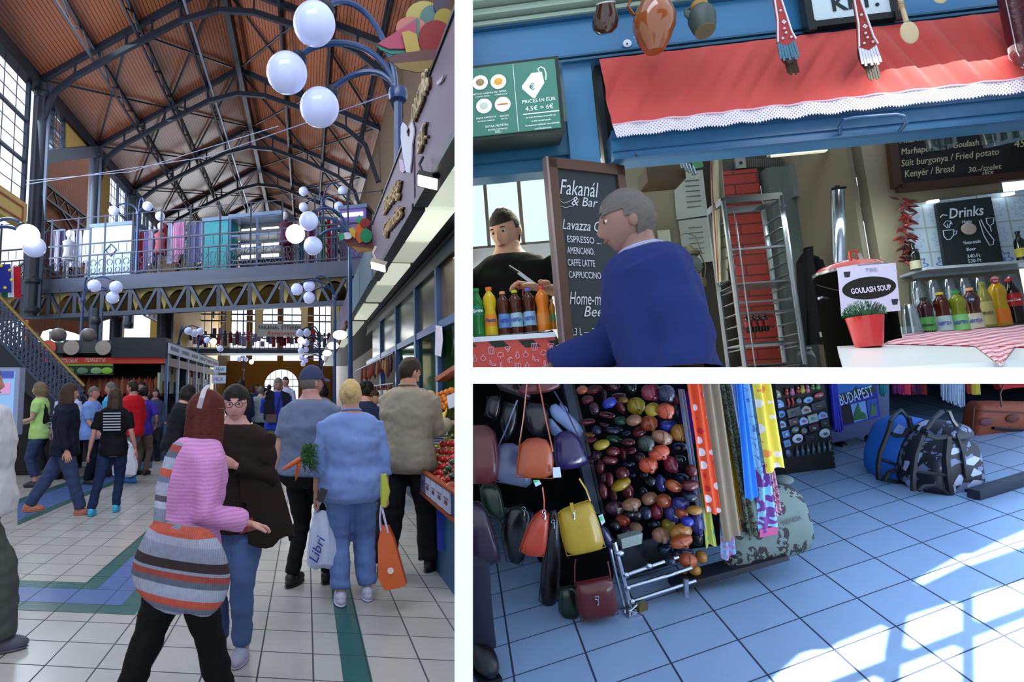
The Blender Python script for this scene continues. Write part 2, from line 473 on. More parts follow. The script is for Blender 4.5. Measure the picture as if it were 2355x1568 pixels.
    if style != 'bald':
        b = MB(); fn = headfn()
        line = .28 if style != 'crop' else .38
        vol = {'short': 1.10,'crop': 1.05,'bob': 1.17,'long': 1.16,'bun': 1.17,'fluffy': 1.26}.get(style,1.1)
        def hf(d):
            p = fn(d); yy,zz = p.y / .1,p.z / .118; e = (zz - line - .25 * max(0,yy - .6)) * 2.6 if yy > 0 else 1
            k = 1.025 + (vol + .07 * noise.noise(d * 4) + .035 * noise.noise(d * 13) - 1.025) * max(0,min(1,e))
            return V((p.x * k,p.y * k,p.z * min(k,1.09) + .002))
        b.ball(hc,1,32,24,m=hm @ hs,fn=hf)
        dead = []
        hmI = (hm @ hs).inverted()
        for f in b.b.faces:
            p = hmI @ (f.calc_center_median() - hc); yy,zz = p.y / .1,p.z / .118
            lowz = -.72 if style in ('short','crop','bun') else -.9
            if (yy > .15 and zz < line + .25 * max(0,yy - .6)) or (yy > -.12 and zz < -.05 and style in ('short','crop','bun')) or zz < lowz: dead.append(f)
        bmesh.ops.delete(b.b,geom=dead,context='FACES')
        if style in ('bob','long'):
            L = .10 if style == 'bob' else .36
            def gf(u,v):
                a = R(-125 + 250 * u); rr = 1.0 + (.22 if style == 'bob' else .12) * math.sin(PI * min(1,v * 1.2)) + .05 * math.sin(u * 40 + v * 3) + .04 * math.sin(u * 23) * v
                return hc + hm @ (V((math.sin(a) * .086 * rr,-math.cos(a) * .100 * rr - (.02 * v),0)) * s) + (hm @ V((0,0,.03)) * s) + V((0,0,-v * (L + .03) * s))
            b.grid(gf,24,8)
        if style == 'bun': b.ball(hc + hm @ (V((0,-.115,.03)) * s),(.045 * s,.035 * s,.05 * s),12,8)
        b.build('hair',hcol,o,local=True,solid=.006 * s,smooth=50)
    if cap:
        b = MB(); fn = headfn()
        b.ball(hc,1,28,20,m=hm @ hs,fn=lambda d: V((fn(d).x * 1.16,fn(d).y * 1.14,fn(d).z * 1.14 + .004)))
        hmI = (hm @ hs).inverted()
        bmesh.ops.delete(b.b,geom=[f for f in b.b.faces if (hmI @ (f.calc_center_median() - hc)).z < .03],context='FACES')
        b.grid(lambda u,v: hc + hm @ (V(((u - .5) * .15 * (1 - .25 * v),.085 + .085 * v - .09 * (2 * u - 1) ** 2 * (1 - .5 * v),.042 - .022 * v - .02 * (2 * u - 1) ** 2)) * s),10,4)
        b.build('cap',cloth(cap),o,local=True,solid=.004)
    if glasses:
        b = MB()
        for sg in (1,-1):
            c = hc + hm @ (V((sg * .032,.100,.006)) * s)
            b.tube([c + hm @ (V((.024 * math.cos(t),0,.018 * math.sin(t))) * s) for t in [i * PI / 8 for i in range(16)]],.0018 * s,6,closed=True)
            b.tube([hc + hm @ (V((sg * .055,.099,.01)) * s),hc + hm @ (V((sg * .078,.0,.01)) * s)],.0016 * s,6)
        b.tube([hc + hm @ (V((-.009,.101,.01)) * s),hc + hm @ (V((.009,.101,.01)) * s)],.0016 * s,6)
        b.build('glasses',mat('#20202a',.2,metal=.6),o,local=True)
    # top
    b = MB(); torso(b,hem,.85,ease * s * 1.4,1.04)
    for sg in (1,-1):
        sh,el,wr,u2,_ = arms[sg]; P = [sh,sh * .7 + el * .3]; Rr = [.033 * H + ease,.031 * H + ease]
        if sleeve > .5:
            P += [el,el.lerp(wr,(sleeve - .5) * 2)]; Rr += [.026 * H + ease,.021 * H + ease]
        else: P += [sh.lerp(el,sleeve * 2)]; Rr += [.028 * H + ease * 1.3]
        b.tube(P,Rr,12)
    if topm is None: topm = cloth(top)
    if cut:
        tp = b.build('top',topm,o,local=True,remesh=max(vox,.012)); bmj = bmesh.new(); bmj.from_mesh(tp.data)
        for co,no in cut: bmesh.ops.bisect_plane(bmj,geom=bmj.verts[:] + bmj.edges[:] + bmj.faces[:],plane_co=co,plane_no=no,clear_outer=True)
        bmj.to_mesh(tp.data); bmj.free()
    else: tp = b.build('top',topm,o,local=True,remesh=max(vox,.012))
    # soft folds pressed into the cloth
    folds(tp.data,(8,8,13),.011,.004,0)
    if collar:
        b = MB(); c = up((0,0,.855 * H)); P = [c + V((.044 * H * math.cos(t),.042 * H * math.sin(t),.004 - .012 * math.sin(t))) for t in [i * PI / 8 for i in range(16)]]
        b.tube(P,(.008 * s,.016 * s),8,closed=True); b.build('collar',cloth(collar),o,local=True)
    # bottom
    if cutz is None:
        b = MB(); torso(b,.445,.60,ease * s * .8)
        if skirt:
            b.tube([(0,0,.58 * H),(0,0,.5 * H),(0,0,(.5 - .25 * botlen) * H)],[(.09 * H * girth,.075 * H * girth),(.11 * H * girth,.09 * H * girth),(.13 * H,.11 * H)],20,side=(1,0,0))
        else:
            for sg in (1,-1):
                hp,kn,an = legs[sg]; e = ease * .8
                P = [hp,hp * .6 + kn * .4,kn]; Rr = [.056 * H * (.6 + .4 * girth),.050 * H * (.6 + .4 * girth) + e,.036 * H * flare + e]
                if botlen > .5: P += [kn.lerp(an,.5),kn.lerp(an,(botlen - .5) * 2)]; Rr += [.032 * H * flare + e,.028 * H * flare + e]
                b.tube(P,Rr,12)
        tr = b.build('trousers' if not skirt else 'skirt',botm or cloth(bot),o,local=True,remesh=max(vox,.012))
        folds(tr.data,(9,9,17),.010,.003,-.001)
        for sg in (1,-1):
            hp,kn,an = legs[sg]; b = MB(); z0 = an.z - .05 * H
            b.ball((an.x,an.y + .028 * H,z0 + .022 * H),(.029 * H,.075 * H,.030 * H),14,10,fn=lambda d: 1 if d.z > -.4 else .55 / max(.4,-d.z) * .73)
            b.ball((an.x,an.y - .004 * H,z0 + .035 * H),(.026 * H,.036 * H,.032 * H),12,8)
            b.ball((an.x,an.y + .026 * H,z0 + .006 * H),(.030 * H,.076 * H,.010 * H),16,6)
            b.build('shoe',mat(shoe,.5),o,local=True)
    info['o'] = o; info['hc'] = LOC[o.name] @ hc; info['up'] = up; info['H'] = H; info['hm'] = hm
    return info
def ppl(px,fy,ty,**k):
    """stand a person on the hall floor: foot pixel, head-top pixel"""
    p = RM.z(px,fy,0); t = RM.y(px,ty,p.y)
    return person((p.x,p.y,0),t.z,**k)
# ================================================================== dividing walls between the three rooms, added to form the white gutters
def prismpx(name,q,s0,s1,m_,inset=1.0,ex=(0,0,0,0)):
    x0,y0,x1,y1 = q; b = MB()
    f = [unp(x,y,s0) for x,y in ((x0,y0),(x1,y0),(x1,y1),(x0,y1))]
    i0,i1,i2,i3 = ex
    g = [unp(x,y,s1) for x,y in ((x0 + i0,y0 + i1),(x1 - i2,y0 + i1),(x1 - i2,y1 - i3),(x0 + i0,y1 - i3))]
    a,c = b.pts(f),b.pts(g)
    b._f(a); b._f(c[::-1])
    for i in range(4): b._f([a[i],c[i],c[(i + 1) % 4],a[(i + 1) % 4]])
    o = b.build(name,m_,smooth=0,xf=M4.Identity(4)); o.matrix_world = M4.Identity(4)
    return struct(o)
WHITE = mat('#ffffff',.9,spec=0)
prismpx('wall_gutter_middle',(1045.5,-40,1087.5,1640),1.25,15,WHITE,ex=(1.2,0,1.2,0))
prismpx('floor_gutter_upper',(1087.5,844.5,2700,882.5),1.25,8.5,WHITE,ex=(0,1.0,0,1.0))
prismpx('wall_right',(2446,-60,2466,862),1.6,8.5,mat('#b8c4d0',.8)); prismpx('wall_right',(2446,866,2466,1640),4.3,8.5,mat('#1c2230',.8))
prismpx('wall_lower_back',(1088,884,2446,1500),8.45,8.6,mat('#14161c',.8))
use(RH)
# ------------------------------------------------------------------ tiled floors
def tile_mat(name,base,grout,lw,var=.05,rough=.25,extra=None):
    k = NT(name); x,y,z = k.xyz(k.co('UV'))[:3]
    fx = k.math('ABSOLUTE',k.math('SUBTRACT',k.math('FRACT',x),.5)); fy = k.math('ABSOLUTE',k.math('SUBTRACT',k.math('FRACT',y),.5))
    line = k.math('GREATER_THAN',k.math('MAXIMUM',fx,fy),.5 - lw)
    cell = k.n('CombineXYZ',i_0=k.math('FLOOR',x),i_1=k.math('FLOOR',y))
    rn = k.n('TexWhiteNoise',i_0=cell.outputs[0]).outputs[0]
    f = k.math('ADD',k.math('MULTIPLY_ADD',rn,2 * var,1 - var),k.math('MULTIPLY',k.math('SUBTRACT',k.n('TexNoise',i_Vector=k.co('UV'),i_Scale=1.7,i_Detail=5.0).outputs[0],.5),.16))
    c = k.n('VectorMath',operation='SCALE',i_0=lin(base)[:3],i_Scale=f).outputs[0]
    k.set('Base Color',k.mix(line,c,lin(grout))); k.set('Roughness',k.mix(line,(rough,) * 3 + (1,),(.8,.8,.8,1)))
    k.bump(k.math('SUBTRACT',1.0,line),.25,.004)
    return k.m
T = 1.5 / 4.86
ga = V((0,1,0)); gb = RH.I3 @ ray(-9599.9,997.6); gb.z = 0; gb = -gb.normalized()
g0 = RH.z(721,1564,0)
gd = ga.x * gb.y - ga.y * gb.x
def guv(p):
    d = p - g0; u = (ga.x * d.y - ga.y * d.x) / gd; v = (d.x * gb.y - d.y * gb.x) / gd
    return (u / T,v / T)
def gpt(u,v,z=0): p = g0 + gb * u * T + ga * v * T; p.z = z; return p
b = MB(); b.face([(-26,-3,0),(9,-3,0),(9,80,0),(-26,80,0)])
struct(b.build('floor',tile_mat('hall_tiles','#a9a8a6','#3c3e48',.016),uv=guv,smooth=0))
GREEN = tile_mat('green_tiles','#2a5a58','#1c2a30',.012,rough=.3); BLUE = tile_mat('blue_tiles','#4a66a0','#27304a',.012,rough=.3)
def inlay(poly,m_,z):
    bb = MB(); P = [gpt(u,v,z) for u,v in poly]; bb.face(P)
    return struct(bb.build('floor',m_,uv=guv,smooth=0))
inlay([(.52,-9),(1.03,-9),(1.03,70),(.52,70)],GREEN,.002)
# the L shaped green and blue border on the left, corner at its right end
cu,cv = guv(RH.z(310,1414,0)); ou,ov = cu,cv
def Lband(w0,w1,m_,z):
    # w measured inward (left and away) from the outer corner
    inlay([(ou - 30,ov + w0),(ou - w0,ov + w0),(ou - w1,ov + w1),(ou - 30,ov + w1)],m_,z)
    inlay([(ou - w0,ov + w0),(ou - w0,ov + 60),(ou - w1,ov + 60),(ou - w1,ov + w1)],m_,z)
Lband(0,.5,GREEN,.002); Lband(.5,1.5,BLUE,.0022); Lband(1.5,2.0,GREEN,.002)
u2,v2 = guv(RH.z(60,1200,0))
for w0,w1,m_ in ((0,.5,GREEN),(.5,2.2,BLUE),(2.2,2.7,GREEN)):
    a_,b_ = RH.z(40,1208 - w0 * 22,0),RH.z(350,1075 - w0 * 14,0); c_,d_ = RH.z(350,1075 - w1 * 14,0),RH.z(40,1208 - w1 * 22,0)
    bb = MB(); bb.face([V((p.x,p.y,.003)) for p in (a_,b_,c_,d_)]); struct(bb.build('floor',m_,uv=guv,smooth=0))
# ------------------------------------------------------------------ roof
def planks(c1,c2,sc=9.0,rough=.38):
    k = NT('planks'); x,y,z = k.xyz(k.co())[:3]
    fr = k.math('FRACT',k.math('MULTIPLY',x,sc)); ln = k.math('LESS_THAN',fr,.16)
    nz = k.n('TexNoise',i_Vector=k.n('Mapping',i_Vector=k.co(),i_Scale=(3,.18,3)).outputs[0],i_Scale=1.0,i_Detail=4.0).outputs[0]
    k.set('Base Color',k.mix(ln,k.mix(nz,lin(c1),lin(c2)),lin('#1d0f0a'))); k.set('Roughness',rough); k.set('Specular IOR Level',.6)
    k.bump(fr,.3,.01); return k.m
ROOF = planks('#a65c3a','#7f482e')
EV,AP,Z0 = 12.6,15.7,1.5
def roofz(o): return EV + (AP - EV) * ((o + 9.3) / 6.3 if o < -3 else (3 - o) / 6)
b = MB()
b.prism([(-9.6,6,roofz(-9.6)),(-3,6,AP),(-3,72,AP),(-9.6,72,roofz(-9.6))],(0,0,.15))
b.prism([(-3,6,AP),(3.1,6,roofz(3.1)),(3.1,72,roofz(3.1)),(-3,72,AP)],(0,0,.15))
struct(b.build('ceiling',ROOF,smooth=0))
IRON = mat('#232833',.45,var=.1,metal=.2); IRONB = mat('#3c4658',.45,metal=.2)
def sk(o,Y): return Y - .28 * (o + 3)
LOW = [(-9.25,9.2),(-9.15,10.8),(-8.75,12.0),(-8.0,12.55),(-6.3,13.35),(-4.3,14.25),(-3,14.5),(-1.8,14.3),(0,13.5),(1.6,12.6),(2.4,11.8),(2.9,10.2)]
def truss(Y):
    b = MB(); q = lambda o,z: V((o,sk(o,Y),z))
    b.beam(q(-9.3,EV - .1),q(-3,AP - .1),.16,.22); b.beam(q(-3,AP - .1),q(3,EV - .1),.16,.22)
    for (a0,a1),(c0,c1) in zip(LOW,LOW[1:]): b.beam(q(a0,a1),q(c0,c1),.14,.18)
    ks = [-8.0,-7.1,-6.2,-5.3,-4.3,-3,-1.8,-.9,0,.8,1.6,2.3]
    def lowz(o):
        for (a0,a1),(c0,c1) in zip(LOW,LOW[1:]):
            if a0 <= o <= c0: return a1 + (c1 - a1) * (o - a0) / (c0 - a0)
    pr = None
    for i,o in enumerate(ks):
        t,l = q(o,roofz(o) - .1),q(o,lowz(o))
        b.beam(l,t,.07)
        if pr: b.beam(pr[i % 2],(l,t)[1 - i % 2] if False else (t if i % 2 else l),.06)
        pr = (l,t)
    return b
ys = [18.7 + 5.4 * i for i in range(9)]
for i,y in enumerate(ys):
    o = truss(y).build('roof_truss',IRON,smooth=0)
    tag(o,['dark iron roof truss arching over the hall nearest the viewer','dark iron roof truss second from the viewer, meeting the left wall past the ochre panel','dark iron roof truss third from the viewer above the upper gallery','dark iron roof truss fourth from the viewer, above the gallery cabinets'][i] if i < 4 else 'dark iron roof truss far down the hall roof, one of the distant row','roof truss','roof trusses' if i < 4 else 'distant roof trusses')
for k_,o_ in enumerate((-7.3,-5.77,-4.42,-2.85,-.95,.74,2.3)):
    b = MB(); z = roofz(o_) - .12; dp = .1 if o_ in (-4.42,) else .45
    b.beam((o_,8,z),(o_,70,z),.09,.1)
    if dp > .2:
        b.beam((o_,8,z - dp),(o_,70,z - dp),.07 if o_ != -2.85 else .2)
        y = 8; t = 0
        while y < 62:
            b.beam((o_,y,z - (dp if t else 0)),(o_,y + .9,z - (0 if t else dp)),.05); y += .9; t = 1 - t
    nm = ['nearest the left windows','second from the left windows','beside the lit conduit','along the ridge','just right of the ridge','over the globe lamps','nearest the stall row'][k_]
    tag(b.build('roof_purlin',IRON,smooth=0),'long dark lattice purlin under the plank roof, ' + nm,'purlin','roof purlins')
b = MB(); b.tube([(-4.1,8,roofz(-4.1) - .5),(-4.1,60,roofz(-4.1) - .5)],.06,8)
tag(b.build('conduit_pipe',mat('#8a93a8',.3,metal=.5)),'pale conduit pipe with small bulbs running along the roof','pipe')
for i in range(7):   # crossed bracing in the roof slopes
    y0,y1 = ys[i],ys[i + 1]; b = MB()
    for o0,o1 in ((-9.2,-3),(-3,2.9)):
        for u0,u1 in ((o0,(o0 + o1) / 2),((o0 + o1) / 2,o1)):
            b.beam((u0,sk(u0,y0),roofz(u0) - .1),(u1,sk(u1,y1),roofz(u1) - .1),.06); b.beam((u1,sk(u1,y0),roofz(u1) - .1),(u0,sk(u0,y1),roofz(u0) - .1),.06)
    tag(b.build('roof_bracing',IRON,smooth=0),'crossed iron rods bracing the plank roof, %s bay from the viewer' % ('first','second','third','fourth','fifth','sixth','seventh')[i],'bracing','roof bracing')
# ------------------------------------------------------------------ left wall with tall windows
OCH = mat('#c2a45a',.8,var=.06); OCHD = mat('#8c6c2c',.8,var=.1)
XL = -9.3
def wallbox(name,y0,y1,z0,z1,m_,x=XL,t=.25):
    b = MB(); b.b2((x - t,y0,z0),(x,y1,z1)); return struct(b.build(name,m_,smooth=0))
wallbox('wall_left',6,20.1,7.1,7.95,OCH)
b = MB()
for y0,y1 in ((6,11),(11.3,15.2),(15.5,19.8)):
    for a0,a1 in (((y0,7.3),(y1,7.3)),((y0,7.75),(y1,7.75)),((y0,7.3),(y0,7.75)),((y1,7.3),(y1,7.75))):
        b.beam((XL + .01,*a0),(XL + .01,*a1),.05)
struct(b.build('trim_1',mat('#a05a48',.8),smooth=0))
b = MB(); b.prism([RH.x(x_,y_,XL) for x_,y_ in ((153,240),(153,346),(212,343),(212,300))],(-.2,0,0)); struct(b.build('wall_left',OCH,smooth=0))
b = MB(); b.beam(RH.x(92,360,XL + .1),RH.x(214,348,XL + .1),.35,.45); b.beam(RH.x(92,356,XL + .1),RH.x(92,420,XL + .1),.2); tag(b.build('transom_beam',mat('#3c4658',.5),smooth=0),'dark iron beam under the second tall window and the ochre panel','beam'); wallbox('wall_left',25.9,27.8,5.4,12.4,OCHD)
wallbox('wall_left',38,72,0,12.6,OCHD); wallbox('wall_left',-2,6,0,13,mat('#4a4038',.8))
wallbox('trim_2',6,72,12.15,12.75,IRON,XL + .12,.35)
n = 0
def window(y0,y1,z0,z1,nv,nh,cols=()):
    global n
    n += 1; b = MB(); X = XL - .1
    for i in range(nv + 1): b.beam((X,y0 + (y1 - y0) * i / nv,z0),(X,y0 + (y1 - y0) * i / nv,z1),.09 if i % 2 else .14,.12)
    for j in range(nh + 1): b.beam((X,y0,z0 + (z1 - z0) * j / nh),(X,y1,z0 + (z1 - z0) * j / nh),.12,.08)
    o = struct(b.build('window_%d' % n,IRONB,smooth=0))
    b = MB()
    for i in range(nv * 3): b.beam((X,y0 + (y1 - y0) * i / nv / 3,z0),(X,y0 + (y1 - y0) * i / nv / 3,z1),.02)
    for j in range(nh * 3): b.beam((X,y0,z0 + (z1 - z0) * j / nh / 3),(X,y1,z0 + (z1 - z0) * j / nh / 3),.02)
    b.build('glazing_bar',IRONB,o,smooth=0)
    b = MB(); b.b2((X - .02,y0,z0),(X,y1,z1)); b.build('pane',pane('#ffffff',.03),o,smooth=0)
window(6.2,20.0,7.95,12.2,6,3); window(20.9,22.8,10.75,12.2,2,2); window(27.9,30.6,6.2,12.2,2,4); window(31.2,34,6.2,12.2,3,4); window(34.6,38,6.2,12.2,3,4)
def column(x,y,z0,z1,w_,label):
    t = thing('iron_column',label,'column',(x,y,z0)); b = MB(); b.tube([(x,y,z0),(x,y,z1)],w_ * .55,12)
    for z in (z0 + .2,z0 + 1.2,z1 - .4): b.lathe([(w_ * .6,z - .12),(w_ * .8,z - .05),(w_ * .8,z + .05),(w_ * .6,z + .12)],12,(x,y,0))
    b.build('shaft',IRON,t)
    b = MB()
    for s_ in (-1,1): b.beam((x + s_ * w_ * .6,y,z0),(x + s_ * w_ * .6,y,z1),.1,.12)
    b.build('flange',IRONB,t,smooth=0); return t
column(XL + .15,20.45,4.2,12.4,.34,'tall dark iron column between the tall windows at the left')
column(XL + .15,25.55,5,12.4,.3,'iron column right of the ochre wall panel')
column(XL + .15,30.9,5,12.4,.3,'iron column between the far clerestory windows')
# side wing seen under the second window: orange plank ceiling, its lattice beams
b = MB(); b.b2((-15.2,33.2,0),(-15,43.6,18.2)); struct(b.build('wall_wing',planks('#e07a30','#b85c22',2,.7),smooth=0))
for i,z_ in enumerate((13.6,11.6,9.6)):
    b = MB(); X = -14.8; b.beam((X,33.2,z_),(X,43.6,z_),.14); b.beam((X,33.2,z_ - .8),(X,43.6,z_ - .8),.14)
    for k in range(12): b.beam((X,33.2 + k * .86,z_ - (.8 if k % 2 else 0)),(X,34.06 + k * .86,z_ - (0 if k % 2 else .8)),.08)
    b.beam((X,36,z_ - .8),(X,41,z_ - 2.6),.12)
    tag(b.build('lattice_beam',IRON,smooth=0),'dark lattice beam against the orange planks of the side wing, %s' % ('the highest','in the middle','the lowest')[i],'beam','side wing beams')
# ------------------------------------------------------------------ right wall of the nave and end wall
b = MB(); b.b2((3.0,11.6,0),(3.3,70,12.6)); struct(b.build('wall_right_nave',mat('#5a4632',.8),smooth=0))
b = MB(); b.b2((-22,70,0),(-5.05,70.4,5.6)); b.b2((-.9,70,0),(6,70.4,5.6)); b.b2((-5.05,70,4.55),(-.9,70.4,5.6)); b.b2((-22,70,12.5),(6,70.4,17))
for i in range(8): b.b2((-22 + i * 3.7,70,5.6),(-21.3 + i * 3.7,70.4,12.5))
# arched opening of the end doorway
A = arc((-2.97,70,2.5),2.07,180,0,16)
pts_ = [V((-5.05,70,4.6))] + A + [V((-.9,70,4.6))]
for p,q in zip(pts_,pts_[1:]): b.prism([p,q,(q.x,70,4.6),(p.x,70,4.6)],(0,.4,0))
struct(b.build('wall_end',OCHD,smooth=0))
b = MB()
for i in range(7): b.beam((-5 + i * .68,70.1,0),(-5 + i * .68,70.1,4.5),.06)
for z in (2.5,3.3): b.beam((-5,70.1,z),(-.9,70.1,z),.08)
b.b2((-3.9,70,0),(-2.2,70.2,2.4)); struct(b.build('window_20',IRON,smooth=0))
# far screen wall with big arched windows behind the far gallery (about 52 m away)
def px(px_,py_,Y): return RH.y(px_,py_,Y)
YS = 52
b = MB()
zt,zb = px(600,690,YS).z,px(600,778,YS).z
cols_ = [(395,430),(455,520),(532,588),(604,694),(708,762),(790,830)]
edges = [px(380,700,YS).x] + [v for a0,a1 in cols_ for v in (px(a0,700,YS).x,px(a1,700,YS).x)] + [px(900,700,YS).x]
for i in range(0,len(edges),2): b.b2((edges[i],YS,zb),(edges[i + 1],YS + .4,zt + 1.2))
for a0,a1 in cols_:
    x0,x1 = px(a0,700,YS).x,px(a1,700,YS).x; r_ = (x1 - x0) / 2; c0 = (x0 + x1) / 2; zc = zt - r_ * .8
    P = arc((c0,YS,zc),r_,180,0,12)
    for p,q in zip(P,P[1:]): b.prism([p,q,(q.x,YS,zt + 1.2),(p.x,YS,zt + 1.2)],(0,.4,0))
struct(b.build('wall_far',mat('#c8b27c',.8),smooth=0))
n = 5
for a0,a1 in cols_:
    n += 1; x0,x1 = px(a0,700,YS).x,px(a1,700,YS).x; b = MB()
    for i in range(5): b.beam((x0 + (x1 - x0) * i / 4,YS + .1,zb),(x0 + (x1 - x0) * i / 4,YS + .1,zt),.1 if i % 2 == 0 else .06)
    for z in (zb,zb + (zt - zb) * .45,zb + (zt - zb) * .62): b.beam((x0,YS + .1,z),(x1,YS + .1,z),.12)
    struct(b.build('window_%d' % n,IRON,smooth=0))
# ------------------------------------------------------------------ gallery bridge crossing the hall
ZB = 5.55
gl = RH.z(-60,652,ZB); gr = RH.z(880,592,ZB); ex = (gr - gl); LB = ex.length; ex.normalize(); ey = V((-ex.y,ex.x,0))
def G(u,v,z): return gl + ex * u + ey * v + V((0,0,z - ZB))
def gu(px_,py_=600):    # distance along the bridge front at a pixel column
    r_ = RH.I3 @ ray(px_,py_); c = RH.C; 
    den = r_.x * ex.y - r_.y * ex.x
    t = ((gl.x - c.x) * ex.y - (gl.y - c.y) * ex.x) / den; p = c + r_ * t
    return (p - gl).dot(ex),p
def GZ(px_,py_): return gu(px_,py_)[1].z
def gobj(b,*a,**k): return b.build(*a,**k)
b = MB(); L = LB
bl = [G(-6,0,ZB - .38),G(L + 1.2,0,ZB - .38)]
b.prism([G(-6,0,ZB - .02),G(L + 1.2,0,ZB - .02),G(L + 1.2,4,ZB - .02),G(-6,4,ZB - .02)],(0,0,-.36))
struct(b.build('floor_gallery',mat('#3c4256',.6,var=.12),smooth=0))
t = thing('gallery_bridge','dark iron gallery bridge with lattice girder crossing the hall','bridge',G(0,0,0))
zl = ZB - 1.32
b = MB()
zk = ZB - .55
b.beam(G(-2,0,zl),G(L + 1,0,zl),.16,.14); b.beam(G(-2,4,zk),G(L + 1,4,zk),.14,.14)
b.beam(G(-2,-.04,ZB - .46),G(L + 1,-.04,ZB - .46),.12,.14)
m_ = 14; st = L / m_
for i in range(m_ + 1):
    u = i * st
    b.beam(G(u,0,ZB - .4),G(u,0,zl),.12)
    for s_ in (-1,1):
        b.beam(G(u,0,ZB - .42),G(u + s_ * st * .5,0,zl),.09)
b.build('lattice_girder',mat('#333a4c',.45),t,smooth=0)
b = MB()
for i in range(m_ + 1): b.beam(G(i * st,0,zl),G(i * st,4,zk),.1,.12)
b.build('cross_beam',mat('#4c566c',.45),t,smooth=0)
b = MB()                                                    # vaulted ochre soffit between the cross beams
for i in range(m_):
    b.grid(lambda a_,c_: G((i + a_) * st,.3 + 3.6 * c_,zl + .08 + (zk - zl) * c_ + (.62 - .35 * c_) * math.sin(PI * a_) ** .6),8,1)
b.build('vault',mat('#a5853a',.8,var=.1),t)
b = MB()
for i in range(m_):
    P = [G((i + a_ / 10) * st,.28,zl + .1 + .66 * math.sin(PI * a_ / 10) ** .6) for a_ in range(11)]
    for p,q in zip(P,P[1:]): b.prism([p,q,V((q.x,q.y,ZB - .4)),V((p.x,p.y,ZB - .4))],ey * .05)
b.build('spandrel',mat('#cdb878',.8),t,smooth=0)
# railing: standards, rails, scrollwork
t = thing('gallery_railing','wrought iron scroll railing along the gallery bridge','railing',G(0,0,0))
RL = mat('#2c3140',.45,metal=.3); b = MB()
for z in (1.12,.72,.06): b.beam(G(-2,0,ZB + z),G(L + 1,0,ZB + z),.045)
b.beam(G(-2,0,ZB + 2.05),G(L + 1,0,ZB + 2.05),.025)
b.build('rail',RL,t,smooth=0)
for i in range(m_ + 1):
    b = MB(); b.beam(G(i * st,0,ZB),G(i * st,0,ZB + 2.1),.05); b.build('standard',RL,t,smooth=0)
b = MB(); k = 0.0
while k < L + .5:
    b.beam(G(k,0,ZB),G(k,0,ZB + .72),.022)
    c0 = G(k + .16,0,ZB + .44); P = arc(c0,.11,-60,250,9,ex); 
    for p,q in zip(P,P[1:]): b.beam(p,q,.02)
    P = arc(G(k + .16,0,ZB + .17),.09,120,430,7,ex)
    for p,q in zip(P,P[1:]): b.beam(p,q,.02)
    b.beam(G(k + .16,0,ZB + .78),G(k + .16,0,ZB + 1.08),.016); k += .32
b.build('scrollwork',RL,t,smooth=0)
# cabinets and goods standing on the bridge
def onb(u0,u1,v0,z0,z1,dep=.6):
    return u0,u1,v0,z0,z1,dep
def cabinet(p0,p1,v0,name,label,col,dep=.7,cat='cabinet',extra=None,glassy=False):
    u0 = gu(p0[0],600)[0] * 1.0; 
    # pixels on the plane v0 behind the railing
    def q(px_,py_):
        r_ = RH.I3 @ ray(px_,py_); c = RH.C; o_ = gl + ey * v0; den = r_.x * ex.y - r_.y * ex.x
        t_ = ((o_.x - c.x) * ex.y - (o_.y - c.y) * ex.x) / den; return c + r_ * t_
    a0,a1 = q(*p0),q(p1[0],p0[1]); ztop = (a0.z + a1.z) / 2; a0.z = a1.z = ZB
    th = thing(name,label,cat,a0); e_ = (a1 - a0).normalized(); wd = (a1 - a0).length; h_ = ztop - ZB
    W = lambda u,v,z: a0 + e_ * u + ey * v + V((0,0,z))
    b = MB()
    if not glassy: b.prism([W(0,0,0),W(wd,0,0),W(wd,dep,0),W(0,dep,0)],(0,0,h_)); b.build('body',mat(col,.6,var=.05),th,smooth=0)
    else:
        b.prism([W(0,dep,0),W(wd,dep,0),W(wd,dep + .03,0),W(0,dep + .03,0)],(0,0,h_)); b.prism([W(0,0,0),W(wd,0,0),W(wd,dep,0),W(0,dep,0)],(0,0,.1))
        b.build('back_panel',mat('#3a4450',.6),th,smooth=0)
    b = MB(); b.prism([W(-.05,-.06,h_),W(wd + .05,-.06,h_),W(wd + .05,dep + .05,h_),W(-.05,dep + .05,h_)],(0,0,.12)); b.build('cornice',mat('#5f7190',.5),th,smooth=0)
    return th,W,wd,h_
th,W,wd,h_ = cabinet((212,520),(305,0),.7,'sales_cabinet','white closed sales cabinet on the gallery bridge with diamond moulding','#aebfdc')
b = MB(); c = W(wd / 2,-.02,h_ * .55)
for k in range(4):
    a0 = c + e_2 * 0 if False else c
    P = [c + ex * .22 * math.cos(R(90 * j)) + V((0,0,.22 * math.sin(R(90 * j)))) for j in (k,k + 1)]; b.beam(P[0],P[1],.03)
b.build('moulding',RL,th,smooth=0)
cabinet((470,508),(525,0),.7,'wardrobe','teal painted cabinet between racks on the gallery bridge','#1d7f8a')
th,W,wd,h_ = cabinet((530,497),(655,0),.6,'display_cabinet','glass display cabinet with lit shelves on the gallery bridge','#3c5a80',glassy=True)
b = MB()
for u in (0,wd * .5,wd): b.beam(W(u,0,0),W(u,0,h_),.07)
for z in (.02,h_ * .42,h_ * .66,h_): b.beam(W(0,0,z),W(wd,0,z),.06)
b.build('frame',mat('#4d6488',.4),th,smooth=0)
for z in (.30,.52,.80):
    for u0_,u1_ in ((.14,.42),(.52,.82)):
        b = MB(); b.beam(W(wd * u0_,.3,h_ * z),W(wd * u1_,.3,h_ * z),.07,.09); b.build('light_tube',mat('#fff4dc',.5,emis=7),th,smooth=0)
b = MB()
